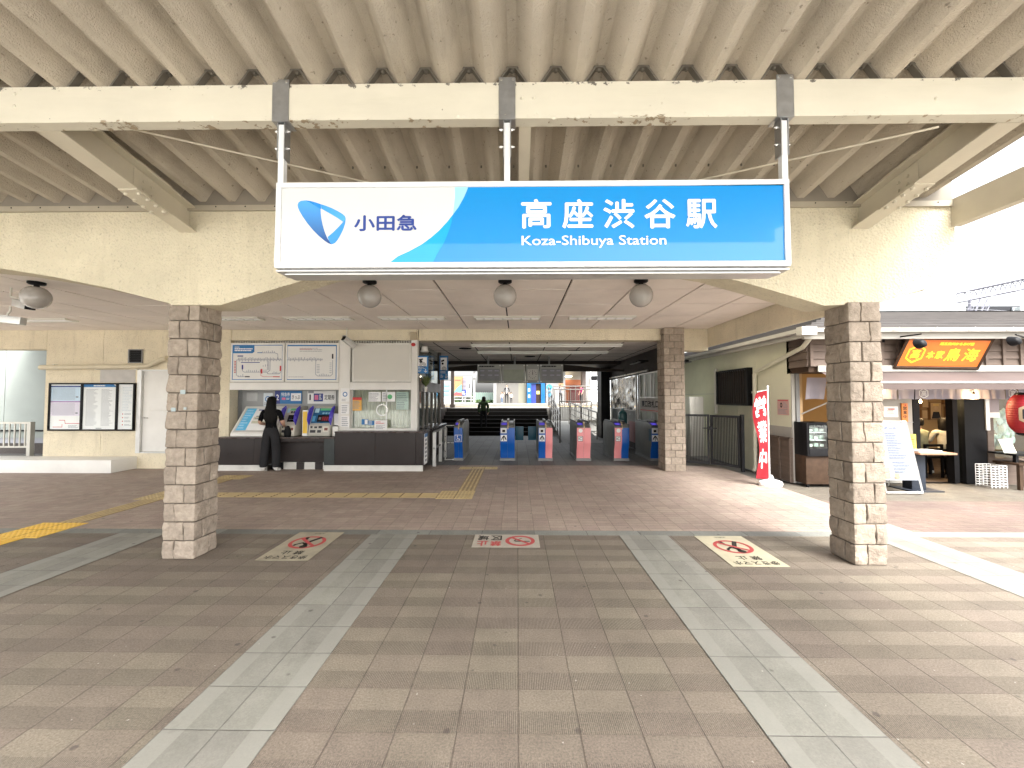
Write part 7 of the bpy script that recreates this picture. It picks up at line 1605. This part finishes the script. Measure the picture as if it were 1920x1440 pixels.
        hb.loft([[(p_[0] * 1, p_[1], p_[2]) for p_ in hring(.10 * k_, .012, .012, -.01)], hring(.09 * k_, .05 * k_, .056 * k_, -.014), hring(.06 * k_, .078 * k_, .086 * k_, -.018 * k_), hring(.02 * k_, .083 * k_, .078 * k_, -.032 * k_), hring(-.04 * k_, .080 * k_, .055 * k_, -.052 * k_), hring(-.085 * k_, .05 * k_, .025 * k_, -.065 * k_)], m_h)
    hb.build('hair', o, smooth=60)
    return o
def gp(px, py):
    r_ = P(px, py, 1) - Vector((0, 0, EYE)); s_ = -EYE / r_.z; return Vector((r_.x * s_, r_.y * s_, 0))
def cloth(name, c, rough=.9): return M(name, c, rough, .22, 7, .012, 9, spec=.08)
c_bt, c_tr = cloth('black_cotton', (.006, .006, .007)), cloth('charcoal_cloth', (.028, .028, .030)); c_wh = cloth('white_shoe', (.66, .65, .62), .6); c_whc = cloth('white_cloth', (.68, .68, .67)); c_blk = cloth('black_shoe', (.02, .02, .02), .5)
wp = gp(507, 884)
wo = person('woman with long black hair in black shirt and wide trousers at the ticket machine', (wp.x, wp.y, 0), radians(4), 1.60, (c_bt, c_tr, c_wh),
    {'hipl': (-.092, 0, .87, .115), 'hipr': (.092, 0, .87, .115), 'kneel': (-.128, .01, .49, .100), 'kneer': (.124, .0, .49, .100), 'anklel': (-.155, -.02, .12, .094), 'ankler': (.14, -.03, .12, .094), 'heell': (-.155, -.02, .045, .036), 'heelr': (.14, -.03, .045, .036), 'toel': (-.17, .13, .034, .034), 'toer': (.17, .12, .034, .034),
     'pelvis': (0, -.01, .95, (.155, .125)), 'waist': (0, -.005, 1.07, (.125, .095)), 'chest': (0, 0, 1.24, (.158, .108)), 'shl': (-.178, -.01, 1.385, .062), 'shr': (.178, -.01, 1.385, .062), 'ell': (-.262, -.01, 1.12, .052), 'elr': (.262, -.01, 1.12, .052), 'wrl': (-.20, .20, 1.07, .027), 'wrr': (.20, .20, 1.03, .027), 'handl': (-.19, .28, 1.08, .03), 'handr': (.19, .28, 1.04, .03),
     'skull0': (0, .035, 1.54, (.064, .072)), 'skull1': (0, .04, 1.615, (.072, .086)), 'skull2': (0, .03, 1.672, (.055, .065))}, 'long', sleeve=.82)
mb = MB(); mb.box(wp.x - .32, wp.x - .25, wp.y + .30, wp.y + .315, 1.02, 1.16, m_black); mb.box(wp.x - .314, wp.x - .256, wp.y + .297, wp.y + .2995, 1.03, 1.15, m_scr); tag(mb.build('phone', None, bevel=.004), 'black phone held in the left hand of the woman', 'phone')
bg_ = MB(); bg_.loft([[(wp.x + .27 + rx * cos(2 * pi * k / 16), wp.y + .16 + ry * sin(2 * pi * k / 16), z) for k in range(16)] for rx, ry, z in ((.04, .03, .72), (.07, .05, .74), (.08, .055, .82), (.06, .05, .92), (.02, .02, .98))], M('bag_black', (.012, .012, .013), .6)); tag(bg_.build('handbag', None, smooth=50), 'black bag at the right hip of the woman', 'bag')
# green jacket climbing the stairs
gj, gd = cloth('green_jacket', (.075, .115, .055)), cloth('dark_trousers', (.02, .02, .022))
q = P(906, 800, 17.95)
person('person in green jacket climbing the dark stairs', (q.x, 17.95, .157), radians(-8), 1.50, (gj, gd, c_blk),
    {'pelvis': (0, -.03, .93, (.175, .13)), 'waist': (0, .0, 1.06, (.17, .125)), 'chest': (0, .03, 1.24, (.175, .125)), 'upper': (0, .05, 1.38), 'neck': (0, .07, 1.45), 'skull0': (0, .12, 1.52), 'skull1': (0, .14, 1.585), 'skull2': (0, .13, 1.64), 'shl': (-.19, .04, 1.37, .075), 'shr': (.19, .04, 1.37, .075), 'ell': (-.245, .03, 1.10, .072), 'elr': (.245, .03, 1.10, .072), 'wrl': (-.225, .12, .90, .05), 'wrr': (.225, .12, .90, .05), 'handl': (-.20, .17, .85), 'handr': (.20, .17, .85), 'kneer': (.1, .16, .60), 'ankler': (.11, .12, .27), 'heelr': (.11, .12, .22), 'toer': (.12, .26, .205)}, 'bob', (.03, .02, .015), sleeve=1.95)
# family on the far platform
q = P(950, 757, YD2 - .6)
person('man in dark jacket over a white shirt standing on the far platform', (q.x, q.y, PZT), radians(180), 1.68, (cloth('dark_jacket', (.02, .022, .028)), c_tr, c_blk), {'ell': (-.245, .0, 1.13), 'elr': (.245, .0, 1.13), 'wrl': (-.21, .10, .95), 'wrr': (.21, .10, .95), 'handl': (-.18, .13, .89), 'handr': (.18, .13, .89)}, sleeve=1.8)
mb = MB(); mb.loft([[(q.x + rx * cos(2 * pi * k / 16), q.y - .085 - .05 * abs(sin(2 * pi * k / 16)) * (1 if sin(2 * pi * k / 16) < 0 else 0), PZT + z) for k in range(16)] for rx, z in ((.045, .92), (.05, 1.05), (.045, 1.3), (.025, 1.42))], c_whc); wsh = mb.build('shirt_front')
for o_ in list(bpy.data.objects):
    if o_.get('label', '').startswith('man in dark jacket'): wsh.parent = o_; wsh.matrix_parent_inverse = (Matrix.Translation(o_.location) @ Matrix.Rotation(radians(180), 4, 'Z') @ Matrix.Scale(1.68 / 1.7, 4)).inverted()
q = P(941, 758, YD2 - .6); person('small child in pale pink top beside the man, on his left in view', (q.x, q.y, PZT), radians(150), .98, (cloth('pale_pink', (.66, .50, .50)), cloth('denim', (.10, .16, .26)), c_wh), {}, 'short', (.10, .05, .02), sleeve=1.7, child=True)
q = P(958.5, 757, YD2 - .7); person('small child in white top holding the hand of the man', (q.x, q.y, PZT), radians(200), .95, (c_whc, c_tr, c_blk), {'elr': (.26, 0, 1.2), 'wrr': (.36, .05, 1.2), 'handr': (.40, .05, 1.24)}, 'short', (.02, .015, .012), sleeve=1.2, child=True)
for px, hd, lb, cc in ((1090, 120, 'person in magenta top beyond the platform railing', (.28, .03, .12)), (1051, 200, 'person with dark hair near the blue mural, beyond the railing', (.12, .12, .13))):
    q = P(px, 758, 36); person(lb, (q.x, 36, PZT), radians(hd), 1.62, (cloth('far_top_%d' % px, cc), c_tr, c_blk), {}, 'bob', sleeve=.6)
# seated diners
def seated(px, label, col, hd, hair_, Ys):
    x = PX(px, 820, Ys)
    pose = {'pelvis': (0, 0, .56, (.16, .13)), 'waist': (0, .02, .70, (.145, .11)), 'chest': (0, .05, .88, (.165, .115)), 'upper': (0, .07, 1.03), 'neck': (0, .09, 1.10), 'skull0': (0, .12, 1.18), 'skull1': (0, .12, 1.25), 'skull2': (0, .10, 1.305), 'shl': (-.185, .06, 1.03, .062), 'shr': (.185, .06, 1.03, .062), 'ell': (-.25, .14, .78, .046), 'elr': (.25, .14, .78, .046), 'wrl': (-.17, .36, .80), 'wrr': (.17, .36, .80), 'handl': (-.13, .43, .82), 'handr': (.13, .43, .82)}
    for sd, sx in (('l', -1), ('r', 1)): pose.update({'hip' + sd: (sx * .10, .08, .53), 'knee' + sd: (sx * .14, .46, .52), 'ankle' + sd: (sx * .14, .30, .11), 'heel' + sd: (sx * .14, .28, .045), 'toe' + sd: (sx * .15, .43, .032)})
    person(label, (x, Ys, 0), radians(hd), 1.48, (col, c_tr, c_wh), pose, hair_, sleeve=.85, group=None)
    st = thing('dining_chair', 'dark slatted chair under the ' + ('left-hand' if px < 1750 else 'right-hand') + ' diner in the restaurant', 'chair', (x, Ys, 0), 'restaurant chairs')
    mb = MB(); mb.box(x - .2, x + .2, Ys - .2, Ys + .2, .40, .44, m_black); mb.build('seat', st)
    for dx in (-.18, .15):
        for dy in (-.2, .16): mb = MB(); mb.box(x + dx, x + dx + .035, Ys + dy, Ys + dy + .035, 0, .399 if dy > 0 else .68, m_black); mb.build('leg', st)
    mb = MB()
    for z in (.47, .55, .63): mb.box(x - .144, x + .149, Ys - .195, Ys - .175, z, z + .05, m_black)
    mb.build('backrest', st)
seated(1732, 'diner in grey-green shirt with a shoulder bag seen from behind', cloth('sage_shirt', (.21, .22, .16)), 12, 'short', 8.45)
seated(1774, 'diner in white shirt with black hair, seen from behind', cloth('diner_white', (.46, .45, .42)), -20, 'bob', 8.45)
